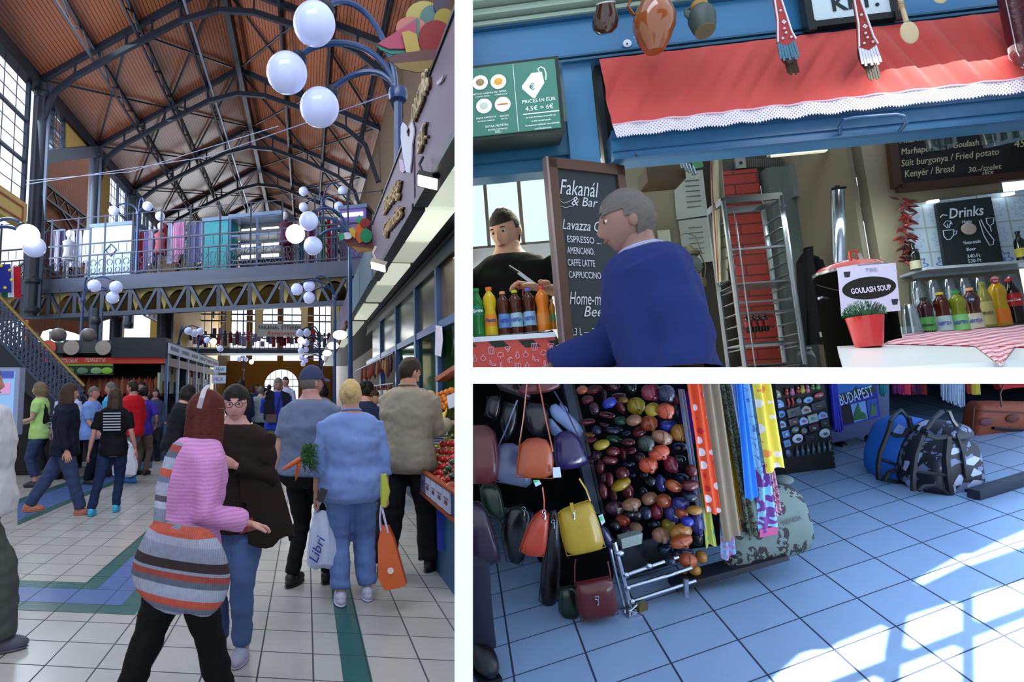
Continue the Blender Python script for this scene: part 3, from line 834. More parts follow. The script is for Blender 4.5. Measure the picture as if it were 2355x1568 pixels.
for z in (.2,.42,.66): b.prism([W(0,.05,h_ * z),W(wd,.05,h_ * z),W(wd,.6,h_ * z),W(0,.6,h_ * z)],(0,0,.03))
b.build('shelf',mat('#8a94a4',.5),th,smooth=0)
th,W,wd,h_ = cabinet((782,480),(842,0),1.2,'sales_booth','violet lit booth at the right end of the gallery bridge','#6a5a90')
b = MB(); b.beam(W(.1,-.03,h_ * .9),W(wd - .1,-.03,h_ * .9),.05,.12); b.build('light_strip',mat('#b89aff',.5,emis=5),th,smooth=0)
def rack(pxa,pxb,ptop,cols,label,v0=.8,ln=(1.1,1.5)):
    def q(px_,py_):
        r_ = RH.I3 @ ray(px_,py_); c = RH.C; o_ = gl + ey * v0; den = r_.x * ex.y - r_.y * ex.x
        t_ = ((o_.x - c.x) * ex.y - (o_.y - c.y) * ex.x) / den; return c + r_ * t_
    a0,a1 = q(pxa,ptop),q(pxb,ptop); e_ = (a1 - a0); wd = e_.length; e_.normalize(); zt_ = (a0.z + a1.z) / 2
    base = V((a0.x,a0.y,ZB)); th = thing('garment_rack',label,'clothes rack',base); b = MB()
    for u in (0,wd): b.beam(base + ex * u,base + ex * u + V((0,0,zt_ - ZB)),.04)
    b.beam(base + V((0,0,zt_ - ZB)),base + ex * wd + V((0,0,zt_ - ZB)),.04); b.build('frame',IRONB,th,smooth=0)
    k = len(cols)
    for i,cc in enumerate(cols):
        u0,u1 = wd * (i + .06) / k,wd * (i + .94) / k; h_ = random.uniform(*ln)
        b = MB(); top = zt_ - ZB - .05
        b.grid(lambda a_,c_: base + ex * (u0 + (u1 - u0) * (.5 + (a_ - .5) * (.72 + .28 * min(1,c_ * 4)))) + ey * (.05 * math.sin(a_ * 17 + i)) + V((0,0,top - c_ * h_)),10,5)
        g_ = b.build('hanging_garment',cloth(cc),None,solid=.03); tag(g_,('%s garment, %s on the %s' % (cname(cc),('first','second','third','fourth','fifth','sixth','seventh','eighth','last')[i],label.split(' on the gallery')[0].split(' behind')[0])),'garment','garments on the gallery racks')
rack(108,150,530,['#5a3440','#6a5f70','#8a8894','#3d3350'],'dark clothes rack at the left bridge end')
rack(158,208,528,['#c9c6dc','#b9bccb','#d8d8e2'],'rack of white blouses left of the white cabinet')
rack(310,365,530,['#2a6a9a','#7a2530','#7a6fa0','#b0a8c0','#46405a'],'rack of coloured shawls right of the white cabinet')
rack(372,426,510,['#7a2430','#c0c6e0','#d8a4c8','#c98cb8'],'rack with white and pink dresses on the gallery bridge')
rack(432,468,510,['#7d7fa4','#8a8cb4','#6a6c90','#9a9cc0'],'rack of lilac dresses beside the teal cabinet')
rack(662,775,505,['#5a2434','#8a8ea0','#2a5a7a','#a08a9a','#6a2a5a','#9aa0b8','#4a6a5a','#8a3040','#5a5a7c'],'crowded rack of embroidery behind the globe lamps',.9,(1.5,2.0))
for i,(px_,c1) in enumerate(((130,'#8e8b8c'),(345,'#a05560'),(640,'#5d2a44'))):
    u,_ = gu(px_); p = G(u,.5,ZB); t = thing('mannequin','dressed mannequin on the gallery bridge, %s' % ('at the left end','beside the pink dresses','right of the lit display cabinet')[i],'mannequin',p)
    b = MB(); b.lathe([(.04,0),(.04,.7),(.2,.75),(.14,1.1),(.2,1.4),(.06,1.5),(.05,1.56)],14,p); b.build('torso',cloth(c1,.3),t)
    b = MB(); b.ball(p + V((0,0,1.7)),(.1,.12,.14),12,8); b.build('head',mat('#c8c0c0',.4),t)
# left gallery wing: slab, girder, railing toward the viewer
g2 = G(gu(92)[0],0,ZB); 
b = MB(); e2 = (RH.z(-60,740,ZB - .1) - g2); e2.z = 0; e2.normalize(); LW = 7
def G2(u,v,z): return g2 + e2 * u + V((-e2.y,e2.x,0)) * -v + V((0,0,z - ZB))
b.prism([G2(0,0,ZB - .05),G2(LW,0,ZB - .05),G2(LW,4,ZB - .05),G2(0,4,ZB - .05)],(0,0,-.45)); struct(b.build('floor_gallery',mat('#2c3140',.6),smooth=0))
t = thing('gallery_railing','iron railing of the left gallery wing with a flat wooden handrail','railing',g2); b = MB()
for z in (.7,.06): b.beam(G2(0,0,ZB + z),G2(LW,0,ZB + z),.04)
k = 0
while k < LW:
    b.beam(G2(k,0,ZB),G2(k,0,ZB + 1.0),.03); P = arc(G2(k + .13,0,ZB + .45),.1,0,300,7,e2)
    for p,q in zip(P,P[1:]): b.beam(p,q,.02)
    k += .26
b.build('scrollwork',RL,t,smooth=0); b = MB(); b.beam(G2(0,0,ZB + 1.05),G2(LW,0,ZB + 1.05),.08); b.build('handrail',mat('#8a7f80',.5),t,smooth=0)
def flag(pxs,Y,cols,label,star=False):
    (x0,y0),(x1,y1) = pxs; P0 = px(x0,y0,Y); P1 = px(x1,y1,Y); t = thing('flag',label,'flag',P0); k = len(cols)
    for i,c in enumerate(cols):
        b = MB(); b.grid(lambda a_,c_: V((P0.x + (P1.x - P0.x) * (i + a_) / k + .05 * c_,Y + .04 * math.sin((i + a_) * 3),P0.z + (P1.z - P0.z) * c_)),4,4); b.build('stripe' if len(cols) > 1 else 'cloth',cloth(c),t,solid=.01)
    if star:
        for i in range(7):
            a_ = R(51 * i); c = (P0 + P1) / 2 + V((.22 * math.sin(a_),-.06,.25 * math.cos(a_))); b = MB(); b.ball(c,.035,6,4); b.build('star',mat('#d8c040'),t)
flag(((-10,606),(20,672)),13,['#232a7c'],'blue flag with a ring of yellow stars at the left gallery',True)
flag(((2,612),(42,684)),13.2,['#1f6a4a','#d8dcea','#b0202c'],'green, white and red flag hanging from the left gallery')
column(px(222,700,18.6).x,18.6,0,zl,.22,'dark ornate iron column carrying the bridge left of the globe lamps')
column(px(333,720,21).x,24,0,5.4,.42,'thick dark pillar under the bridge behind the booths')
column(px(160,800,22).x,27,0,5.4,.35,'dark pillar behind the butcher booth at the left')
# far gallery with railing and goods
YF = 47; zf0,zf1 = px(650,812,YF).z,px(650,790,YF).z
b = MB(); xa,xb_ = px(380,800,YF).x,px(780,800,YF).x; b.b2((xa,YF,zf0),(xb_,YF + 3,zf0 + .35)); struct(b.build('floor_far_gallery',mat('#2c3448',.6),smooth=0))
t = thing('gallery_railing','iron railing of the distant gallery hung with tiny goods','railing',(xa,YF,zf0)); b = MB()
for z in (.4,1.5): b.beam((xa,YF,zf0 + z),(xb_,YF,zf0 + z),.08)
k = xa
while k < xb_: b.beam((k,YF,zf0 + .35),(k,YF,zf0 + 1.5),.04); k += .35
b.build('rail',RL,t,smooth=0)
for i in range(46):
    x_ = xa + (xb_ - xa) * (i + random.random() * .6) / 46; b = MB(); h_ = random.uniform(.4,1.1)
    b.box((x_,YF + .4,zf0 + .5 + h_ / 2 + random.random() * .6),(.3,.15,h_)); b.box((x_,YF + .38,zf0 + 1.2 + h_ / 2),(.16,.12,.3))
    tag(b.build('souvenir',cloth(cc_ := random.choice(['#6a1d2a','#a02a34','#5a5f8a','#3a3a4a','#8a7aa0','#304a5a','#9a9ab0'])),smooth=0),'small %s goods hung on the %s part of the distant gallery' % (cname(cc_),('left','left middle','middle','right middle','right')[i // 10]),'goods','goods on the distant gallery')
t = thing('restaurant_sign','pale restaurant sign in front of the bright far windows','sign',px(642,760,46)); a0,a1 = px(592,744,46),px(696,774,46)
b = MB(); b.b2((a0.x,46,a1.z),(a1.x,46.15,a0.z)); b.build('board',mat('#a8a8a4',.6),t,smooth=0)
text('FAKANÁL ÉTTEREM',px(643,757,45.95),.32,mat('#14202c'),t,ext=.01,width=3.3); text('Restaurant',px(645,769,45.95),.26,mat('#c22434'),t,ext=.01,shear=.3,width=2.2)
# hall wires
b = MB(); b.tube([px(60,424,12),px(480,360,9),px(905,213,5.9)],.008,6); tag(b.build('cable',mat('#9aa2c8',.4)),'thin pale cable strung from the left wall to the near lamp post','cable')
b = MB(); b.tube([px(60,416,13),px(300,395,12),px(640,290,8)],.007,6); tag(b.build('cable',mat('#9aa2c8',.4)),'second thin cable sagging across the hall below the trusses','cable')
# ================================================================== market stalls on the right of the aisle
use(RH)
NAVY = mat('#1f3350',.4,var=.08); BLUEP = mat('#2a4a7a',.4,var=.06); BLK = mat('#12161c',.4); SOF = mat('#c8d2c4',.5)
SX = .93
def rx(px_,py_): return RH.x(px_,py_,SX)
zt_,zb_ = 1.5 + 2.42,1.5 + 1.66
# the purple sign board with lettering, in two boards end to end
for i,(y0,y1,L1,L2,lab) in enumerate(((2.9,4.66,'ORSZÁG','BT.','mauve stall signboard with raised brown lettering and a white goose, nearest the viewer'),(4.75,7.9,'Zöldség','Gyümölcs','second mauve stall signboard with slanting brown lettering, behind the blue post'))):
    t = thing('stall_signboard',lab,'sign',(SX,y0,zb_)); b = MB(); b.b2((SX,y0,zb_),(SX + .08,y1,zt_)); b.build('board',mat('#6a5068',.5,var=.05),t,smooth=0)
    b = MB(); b.b2((SX - .02,y0,zb_ - .06),(SX + .1,y1,zb_)); b.b2((SX - .015,y0,zt_),(SX + .1,y1,zt_ + .03)); b.build('frame',BLK,t,smooth=0)
    c = rx(972,232) if i == 0 else rx(885,450); c2 = rx(976,312) if i == 0 else rx(880,492)
    if i == 0:
        for dx,m_ in ((.03,mat('#3a2010')),(0,mat('#c8b48c'))):
            text(L1,(SX - .025 + dx * .5,c.y - dx,c.z - .06 - dx * .3),.17,m_,t,xdir=(0,-1,0),ext=.012,width=.62); text(L2,(SX - .025 + dx * .5,c2.y - .02 - dx,c2.z - .1 - dx * .3),.15,m_,t,xdir=(0,-1,0),ext=.012,width=.3)
        b = MB(); q = lambda x_,y_: rx(x_,y_) + V((-.02,0,0))
        P = [(938,395),(930,350),(926,318),(926,292),(930,282),(938,290),(940,312),(946,316),(949,304),(945,292),(951,280),(957,296),(956,312),(952,335),(950,372),(947,398)]
        b.prism([q(*p) for p in P],(.012,0,0)); b.build('goose',mat('#d8d8e6',.6),t,smooth=0)
        b = MB(); b.prism([q(*p) for p in ((922,366),(930,368),(936,392),(930,398),(924,392))],(.012,0,0)); b.prism([q(*p) for p in ((1010,190),(1022,178),(1026,172),(1022,186),(1012,197))],(.012,0,0)); b.build('painted_fruit',mat('#c8b0c8',.6),t,smooth=0)
    else:
        for dx,m_ in ((.04,mat('#3a2010')),(0,mat('#c0a070'))):
            text(L1,(SX - .03 + dx * .5,5.95 - dx,3.55 - dx * .3),.17,m_,t,xdir=(0,-1,-.12),ext=.012,shear=.3,width=1.2); text(L2,(SX - .03 + dx * .5,5.9 - dx,3.28 - dx * .3),.15,m_,t,xdir=(0,-1,-.12),ext=.012,shear=.3,width=1.25)
for i,(y0,y1) in enumerate(((8.0,11.5),(11.6,16),(16.1,22),(22.1,30))):
    b = MB(); b.b2((SX,y0,zb_),(SX + .08,y1,zt_ - .1)); tag(b.build('stall_signboard',mat(['#3c5a64','#53405a','#2c4a5c','#46384e'][i],.5),smooth=0),'distant stall signboard along the right of the aisle, %s' % ['teal','plum','dark teal','dark plum, farthest'][i],'sign','distant stall signs')
# painted fruit baskets on top of the boards (flat cut-out boards facing the viewer)
def cutout(name,label,Y,shapes,loc):
    t = thing(name,label,'sign',loc)
    for i,(nm,col,P) in enumerate(shapes):
        b = MB(); b.prism([px(x_,y_,Y - i * .012) for x_,y_ in P],(0,.012,0)); b.build(nm,mat(col,.6,var=.05),t,smooth=0)
    return t
def el(cx,cy,ra,rb,n=20,a0=0,a1=360): return [(cx + ra * math.cos(R(a0 + (a1 - a0) * i / n)),cy + rb * math.sin(R(a0 + (a1 - a0) * i / n))) for i in range(n + (a1 - a0 < 360))]
cutout('fruit_basket_sign','painted fruit basket cut-out with watermelon and red apple above the near signboard',4.3,[
    ('melon','#a09450',el(975,40,42,38)),('leaf','#4a6a6a',el(992,42,26,30)),('grapes','#3a3444',el(1015,10,18,24)),('pumpkin','#8a7a2a',el(1022,45,24,26)),('peach','#b06a60',el(945,62,34,24,a0=150,a1=395)),
    ('watermelon_rind','#2f7a6a',[(866,104),(960,40),(964,44),(962,112),(940,122),(900,124),(876,114)]),('watermelon','#a04058',[(868,100),(958,44),(956,108),(930,112),(894,112)]),
    ('apple','#7a1418',el(1002,88,40,42)),('pear','#a89048',[(924,74),(940,70),(958,78),(966,116),(935,122)]),('basket','#5a3a3a',[(890,132),(920,122),(1060,106),(1060,150),(912,148),(900,143)]),('basket_base','#80683a',[(904,146),(1060,132),(1060,156),(960,166),(920,158)])],px(960,160,4.3))
cutout('fruit_basket_sign','smaller painted vegetable basket cut-out beside the second signboard',7.95,[
    ('basket','#6a3a3e',[(788,548),(800,535),(860,545),(862,572),(822,578),(800,566)]),('basket_base','#a0763a',[(806,566),(860,572),(858,577),(824,580)]),('carrot','#d8662a',[(818,520),(826,512),(842,512),(838,552),(826,560),(816,545)]),('carrot_top','#2f9a6a',[(816,504),(822,500),(826,492),(830,500),(838,500),(836,512),(822,512)]),
    ('cabbage','#1f8a5a',el(842,542,14,16)),('tomato','#8a1c24',el(840,512,12,10)),('turnip','#d0d2dc',el(798,542,12,8)),('turnip_top','#2f9a6a',el(786,544,6,9)),('pepper','#c8a83a',[(802,526),(812,522),(818,530),(816,548),(808,540)])],px(825,580,7.95))
# soffit with light boxes, fascia, upper panels
b = MB(); b.b2((SX + .08,2.6,zb_ + .02),(2.4,34,zb_ + .12)); struct(b.build('ceiling_stall_row',BLK,smooth=0))
for i,(y0,y1,e) in enumerate(((3.1,3.95,2.2),(4.0,4.75,1.7),(4.85,5.9,2.6),(5.95,6.9,1.3),(7.1,8.4,2.2),(8.5,10,1.1),(10.4,12.5,1.8),(13,16,1.2),(17,20,1.6))):
    b = MB(); b.b2((SX + .12,y0,zb_ - .015),(SX + .40,y1,zb_ + .02)); o = tag(b.build('ceiling_light',mat('#d8e0cc',.5,emis=e * .35),smooth=0),'milky light panel set under the stall canopy, %s' % ['nearest the frame edge','just left of the nearest','beside the first spotlight','behind the blue bracket','beside the second spotlight','past the second spotlight','far down the row','farther down the row','farthest down the row'][i],'light','canopy light panels')
FX = 1.5
b = MB(); b.b2((FX,2.8,1.5 + 1.46),(FX + .06,14,1.5 + 2.05)); tag(b.build('fascia_board',mat('#2e4050',.35,var=.05),smooth=0),'long dark green fascia board above the stall windows with shop lettering','board')
b = MB()
for z in (1.44,1.62,2.05): b.b2((FX - .03,2.8,1.5 + z),(FX + .03,14,1.5 + z + .035))
tag(b.build('fascia_moulding',BLK,smooth=0),'dark mouldings running along the stall fascia','moulding')
p = RH.x(1022,552,FX); t0 = bpy.data.objects['fascia_board']
t = thing('shop_lettering','pale lettering IZSÁKI BOROZÓ on the dark fascia','lettering',p)
text('IZSÁKI BOROZÓ',(FX - .01,5.15,1.5 + 1.72),.13,mat('#aab8c8'),t,xdir=(0,-1,0),ext=.004,width=1.3,align='CENTER')
def spot(px_,py_,Y,label,k=1.0,em=14):
    p = px(px_,py_,Y); t = thing('floodlight',label,'floodlight',p); b = MB(); m_ = Euler((R(-28),R(18),R(-20))).to_matrix()
    b.box(p,(.17 * k,.12 * k,.05 * k),m_); b.build('housing',BLK,t,smooth=0)
    b = MB(); b.box(p + m_ @ V((0,-.005,-.028 * k)),(.15 * k,.10 * k,.008),m_); b.build('lamp_glass',mat('#fff0c8',.4,emis=em),t,smooth=0)
    b = MB(); b.tube([p + V((-.03,0,.02)),p + V((-.06,.05,.14)),p + V((-.02,.1,.22))],.012,6); b.build('bracket',BLK,t)
spot(986,415,4.0,'lit floodlight under the signboard nearest the viewer'); spot(872,610,5.6,'lit floodlight farther along the stall row',1.0)
# blue posts with upper window frames; wire mesh panels; glass
WX = 1.52
def post(Y,z0,z1,w_=.09,x_=WX): b = MB(); b.b2((x_ - w_ / 2,Y - w_ / 2,z0),(x_ + w_ / 2,Y + w_ / 2,z1)); return b
for i,Y in enumerate((5.05,6.3,7.6,9.3,11.3)):
    tag(post(Y,0,2.95,.10).build('stall_post',BLUEP,smooth=0),'blue square stall post, %s' % ['behind the man in the tan jacket','left of the tan jacket','second left of the tan jacket','beside the hanging sausages','farthest along the row'][i],'post','stall posts')
tag(post(4.55,0,2.95,.05).build('stall_post',BLK,smooth=0),'thin black upright beside the produce stand','post')
b = MB(); b.b2((WX - .04,2.9,2.22),(WX + .04,14,2.31)); tag(b.build('window_rail',BLUEP,smooth=0),'blue rail running under the upper stall windows','rail')
k = NT('wire'); x,y,z = k.xyz(k.co())[:3]
a1 = k.math('ABSOLUTE',k.math('SUBTRACT',k.math('FRACT',k.math('MULTIPLY',k.math('ADD',y,z),38)),.5)); a2 = k.math('ABSOLUTE',k.math('SUBTRACT',k.math('FRACT',k.math('MULTIPLY',k.math('SUBTRACT',y,z),38)),.5))
k.set('Base Color',k.mix(k.math('GREATER_THAN',k.math('MAXIMUM',a1,a2),.40),lin('#6a4a20'),lin('#c09a58'))); k.set('Roughness',.6)
for i,(y0,y1,m_) in enumerate(((3.0,4.28,k.m),(4.36,5.0,k.m),(5.1,6.25,mat('#4a3c2c',.25,var=.3)),(6.35,7.55,mat('#3c3a30',.2,var=.3)),(7.65,9.2,mat('#33423c',.2,var=.3)),(9.4,13,mat('#28383c',.2)))):
    b = MB(); b.b2((WX,y0,2.31),(WX + .03,y1,2.95)); tag(b.build('upper_panel',m_,smooth=0),['ochre wire mesh panel at the frame edge','ochre wire mesh panel beside the blue post','dark upper window with warm reflections left of the mesh','dark upper window, second left of the mesh','upper window near the sausages','farthest upper window of the stall row'][i],'panel','upper stall panels')
t = thing('price_board','cream handwritten board with red and green writing at the frame edge','sign',(WX - .03,3.9,2.4)); b = MB(); b.b2((WX - .04,3.2,2.36),(WX - .02,4.05,2.86)); b.build('board',mat('#c8bca0',.7),t,smooth=0)
for s_,z,c_ in (('Mák',2.72,'#b03a4a'),('diók',2.58,'#2f8a8a'),('kapr',2.42,'#b03a4a')): text(s_,(WX - .045,3.93,z),.09,mat(c_),t,xdir=(0,-1,0),ext=.002,shear=.2)
# window glass below with green interior, back wall of the stall
b = MB(); b.b2((2.4,2.0,0),(2.45,14,3)); struct(b.build('wall_stall_back',mat('#8a7a60',.7,var=.1),smooth=0))
for i,(y0,y1) in enumerate(((5.1,6.25),(6.35,7.55),(7.65,9.2))):
    b = MB(); b.b2((WX,y0,0.9),(WX + .01,y1,2.2)); tag(b.build('window_glass',pane('#b8d8b0',.18),smooth=0),'pale green stall window glass, %s' % ['behind the tan jacket man','left of the blue post','beside the sausages'][i],'glass','stall window panes')
b = MB(); b.b2((WX + .05,5.0,0),(2.3,5.06,2.2)); b.b2((1.9,5.1,.8),(1.95,9.2,2.2)); tag(b.build('partition_panel',mat('#6a8a64',.6,emis=0),smooth=0),'green partition seen through the stall windows','partition')
b = MB(); b.b2((WX - .02,5.1,0),(WX + .02,14,.9)); b.b2((WX - .02,4.5,0),(WX + .6,4.54,2.2)); struct(b.build('wall_stall_front',mat('#27405c',.5),smooth=0))
b = MB(); P = [RH.x(x_,y_,WX - .06) for x_,y_ in ((1002,748),(1016,750),(1018,782),(1014,820),(1000,816))]; b.prism(P,(.004,0,0)); tag(b.build('paper_strip',mat('#b8b8cc',.8),smooth=0),'white paper strip hanging from the blue stall frame','paper')
# hanging sausages and goods at the deli along the row
for z_,nm in ((2.17,'upper'),(1.67,'lower'),(1.56,'lowest')): b = MB(); b.beam((WX - .1,9.2,z_),(WX - .1,16.5,z_),.02); tag(b.build('hanging_rail',IRONB,smooth=0),nm + ' steel rail carrying goods in the delicatessen front','rail')
for i in range(34):
    Y = 9.5 + (i % 17) * .32; z = 2.16 - (i // 17) * .5; L_ = random.uniform(.22,.42); x_ = WX - .1
    b = MB(); b.tube([(x_,Y,z),(x_ + .01,Y + .02,z - L_ * .3),(x_,Y,z - L_ * .8),(x_,Y,z - L_)],[.006,.03,.03,.008],8)
    tag(b.build('sausage',mat(random.choice(['#5a1c18','#7a2a1c','#8a4a2a','#3e1412','#a07040']),.35)),'dried sausage on the %s rail of the delicatessen front' % ('upper' if i < 17 else 'lower'),'sausage','sausages hanging at the delicatessen')
for i in range(26):
    Y = 9.4 + random.random() * 7; b = MB(); z = 1.41; b.box((WX - .1,Y,z),(.05,.09,.3))
    tag(b.build('price_ticket',mat(cc_ := random.choice(['#c8cad0','#b0a890','#8a9a94','#d8d4c0','#c08a5a']),.6),smooth=0),'%s packet hung from the lowest rail of the delicatessen' % cname(cc_),'packet','packets hung at the delicatessen')
b = MB(); b.tube([RH.x(x_,y_,.9) for x_,y_ in ((797,742),(786,770),(775,800),(766,822))],[.05,.04,.05,.03],8); tag(b.build('pepper_string',mat('#5a1c1c',.5,bump=1,bs=30)),'long string of dried red peppers hanging at the far stall corner','string of peppers')
# spot-lit lamps under far canopy
for i,(x_,y_,Y) in enumerate(((782,770,12),(766,795,15),(752,812,19))):
    b = MB(); b.ball(px(x_,y_,Y),(.16,.16,.1),10,6); tag(b.build('ceiling_lamp',mat('#f4f0dc',.5,emis=6)),'small lit lamp under the far end of the canopy','lamp','far canopy lamps')
# ------------------------------------------------------------------ produce stand
t = thing('produce_stand','slanted wooden produce stand with price cards along its red edge','stand',(1,4.3,0))
f0,f1 = RH.x(957,1075,.97),RH.x(957,1118,.97); ya,yb = f0.y,2.6; y9 = 6.6; zc1,zc0 = f0.z,f1.z
b = MB(); b.b2((.97,yb,zc0),(.99,ya,zc1)); b.build('front_board',mat('#1e4468',.5),t,smooth=0)
b = MB(); b.b2((.95,yb,zc0 - .02),(1.0,ya + .02,zc0)); b.b2((.95,yb,zc1),(1.0,ya + .02,zc1 + .015)); b.b2((.95,ya,zc0),(1.0,ya + .02,zc1)); b.build('edge_strip',mat('#8a3a1a',.5),t,smooth=0)
b = MB(); b.prism([(1.0,yb,zc0 + .02),(1.0,ya,zc0 + .02),(1.5,ya + .9,zc0 + .30),(1.5,yb,zc0 + .30)],(0,0,-.03)); b.build('shelf',mat('#7a6a50',.7),t,smooth=0)
b = MB(); b.b2((1.1,yb,0),(1.14,ya,zc0)); b.build('base',mat('#2a5a80',.5),t,smooth=0)
for i in range(6):
    y0 = ya - .06 - i * .2; b = MB(); b.b2((.955,y0 - .17,zc0 + .01),(.968,y0,zc1 - .01)); b.build('price_card',mat('#a8aec8' if i != 1 else '#6a5a7a',.6),t,smooth=0)
    b = MB(); b.b2((.95,y0 - .15,zc0 + .1),(.955,y0 - .03,zc0 + .105)); b.b2((.95,y0 - .12,zc0 + .06),(.955,y0 - .05,zc0 + .085)); b.build('card_print',mat('#5a3048' if i > 1 else '#3a4a8a'),t,smooth=0)
def onpx(x_,y_,X): return RH.x(x_,y_,X)
TOM = mat('#b01a1c',.2,var=.1,coat=.4); 
tom = thing('tomato','ripe red tomato heaped on the produce stand','tomato',(0,0,0),group='tomatoes on the produce stand')
b = MB(); b.ball((0,0,0),(.036,.036,.03),14,10,fn=lambda d: 1 - .12 * max(0,d.z) ** 8 + .02 * math.cos(5 * math.atan2(d.y,d.x)) * abs(d.z)); b.build('flesh',TOM,tom,local=True)
b = MB()
for a_ in range(5): b.beam((0,0,.026),(.018 * math.cos(a_ * 1.256),.018 * math.sin(a_ * 1.256),.027),.005,.002)
b.build('calyx',mat('#3a6a2a'),tom,local=True,smooth=0)
first = True
for r_,(y0_,n_,x0_) in enumerate(((1018,3,1016),(1034,5,1000),(1052,5,1002),(1070,6,992),(1086,5,986),(1100,4,1006),(1114,3,1020))):
    for j in range(n_):
        x_ = x0_ + j * 13 + random.random() * 4
        if x_ > 1044: continue
        p = onpx(x_,y0_ + random.random() * 4,1.22 - (r_ * .035)); tl = Euler((random.random(),random.random(),random.random() * 6)).to_matrix().to_4x4()
        if first: place(tom,p,0,tl); first = False
        else: dup(tom,p,tilt=tl)
gm = mat('#94a03a',.25,var=.15); gr_ = None
for i in range(90):
    x_ = random.uniform(968,1042); y_ = 1052 - (x_ - 968) * .25 + random.uniform(-26,6) * (.4 + (x_ - 968) / 74)
    p = onpx(x_,y_,1.26)
    if gr_ is None:
        gr_ = thing('grape','pale green grape in the heap behind the tomatoes','grape',p,group='grapes on the produce stand'); b = MB(); b.ball((0,0,0),(.013,.013,.017),8,6); b.build('berry',gm,gr_,local=True)
    else: dup(gr_,p,tilt=Euler((random.random() * 3,0,random.random() * 3)).to_matrix().to_4x4())
for i,(x_,y_) in enumerate(((1032,1076),(1040,1062),(1026,1084),(1040,1094),(1034,1108),(1043,1112))):
    p = onpx(x_,y_,1.05); b = MB(); b.ball(p,(.026,.045,.024),12,8); tag(b.build('cucumber',mat('#1c4030',.25,var=.2)),'dark green cucumber lying beside the tomatoes','cucumber','cucumbers on the produce stand')
org = None
for r_ in range(5):
    for j in range(5):
        x_ = 1008 + j * 10 - r_ * 1.0 + 5 * (r_ % 2); y_ = 908 + r_ * 9 - j * 3.5
        if x_ > 1045 or (x_ > 1030 and y_ > 905): continue
        p = onpx(x_,y_,1.45)
        if org is None:
            org = thing('orange_fruit','bright orange piled on the upper shelf of the produce stand','orange',p,group='oranges on the produce stand'); b = MB(); b.ball((0,0,0),.033,14,10); b.build('peel',mat('#d0701c',.45,bump=.2,bs=200),org,local=True)
        else: dup(org,p)
b = MB(); b.b2((1.46,2.6,1.06),(1.5,4.5,1.28)); b.b2((1.36,2.6,1.22),(1.5,4.5,1.25)); tag(b.build('fruit_shelf',mat('#8a4a1c',.6),smooth=0),'wooden shelf holding the oranges behind the stand','shelf')
b = MB(); b.prism([onpx(1000,868,1.4),onpx(1050,835,1.4),onpx(1050,846,1.4),onpx(1002,878,1.4)],(.15,0,.0)); tag(b.build('tilted_tray',mat('#8a4018',.6),smooth=0),'tilted wooden tray of small packets above the oranges','tray')
b = MB(); P = [onpx(x_,y_,1.3) for x_,y_ in ((1027,910),(1046,903),(1046,935),(1032,940))]; b.prism(P,(.005,0,0)); tag(b.build('price_card',mat('#c4c8dc',.7),smooth=0),'white price card standing among the oranges','card')
b = MB(); b.ball(onpx(1020,992,1.36),(.045,.045,.042),14,10); tag(b.build('cabbage',mat('#a8c49a',.5,var=.2)),'pale green cabbage beside the bananas','cabbage')
b = MB(); b.ball(onpx(1000,1006,1.36),(.04,.04,.03),14,10); tag(b.build('kohlrabi',mat('#7a9a78',.5,var=.2)),'small green kohlrabi lower left of the cabbage','kohlrabi')
b = MB(); b.b2((1.25,2.8,.96),(1.42,4.9,1.05)); tag(b.build('crate',mat('#5a2018',.6),smooth=0),'dark red crate edge above the grapes','crate')
b = MB(); b.b2((1.05,4.55,.25),(1.4,4.58,.85)); tag(b.build('blue_apron_cloth',cloth('#3444a8'),smooth=0),'blue cloth hanging below the produce stand beside the dark trousers','cloth')
# ------------------------------------------------------------------ globe lamp posts
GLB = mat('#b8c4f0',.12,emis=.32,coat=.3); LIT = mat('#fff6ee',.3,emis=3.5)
LP = mat('#22406e',.3,coat=.3)
def lamp(hub,Y,globes,rad,label,lit=(),z0=0,both=False,down=None,top=None,gl_=GLB):
    h = px(hub[0],hub[1],Y); t = thing('globe_lamp_post',label,'street lamp',(h.x,h.y,z0)); b = MB(); k = rad / .17
    b.tube([(h.x,Y,z0),(h.x,Y,h.z)],[.05 * k,.035 * k],10); b.build('post',LP,t)
    b = MB(); b.lathe([(.03 * k,-.06 * k),(.075 * k,-.05 * k),(.085 * k,0),(.075 * k,.05 * k),(.03 * k,.06 * k)],16,h); b.build('collar',LP,t)
    for i,(gx,gy) in enumerate(globes):
        dy = (-.35,.05,.3)[i % 3] * k; g = px(gx,gy,Y + dy * .6); s_ = -1 if g.x < h.x else 1
        side = g + V((-s_ * rad * .55,0,rad * .8)); pk = (max(side.z,h.z) + rad * (1.1 + .4 * (i % 2)))
        c1 = V((h.x + (g.x - h.x) * .15,h.y,pk + .1 * k)); b = MB()
        P = [h + V((0.02 * (i - 1),0,-.03))] + [h * (1 - u) ** 3 + c1 * 3 * u * (1 - u) ** 2 + (side + V((-s_ * rad * .5,0,rad * 1.0))) * 3 * u * u * (1 - u) + side * u ** 3 for u in [j / 12 for j in range(1,13)]]
        b.tube(P,.026 * k,8); am = b.build('arm',LP,t)
        ga_ = MB(); m_ = V((-s_ * .55,0,.8)).to_track_quat('Z','Y').to_matrix(); ga_.lathe([(.03 * k,.06 * k),(.07 * k,.03 * k),(.075 * k,0),(.06 * k,-.02 * k)],14,side,m_); ga_.build('gallery_cap',mat('#1a2230',.4),am)
        ga_ = MB(); ga_.ball(g,rad,28 if rad * 1300 / Y > 15 else 14,18 if rad * 1300 / Y > 15 else 10); ga_.build('globe',LIT if i in lit else gl_,am)
    return t
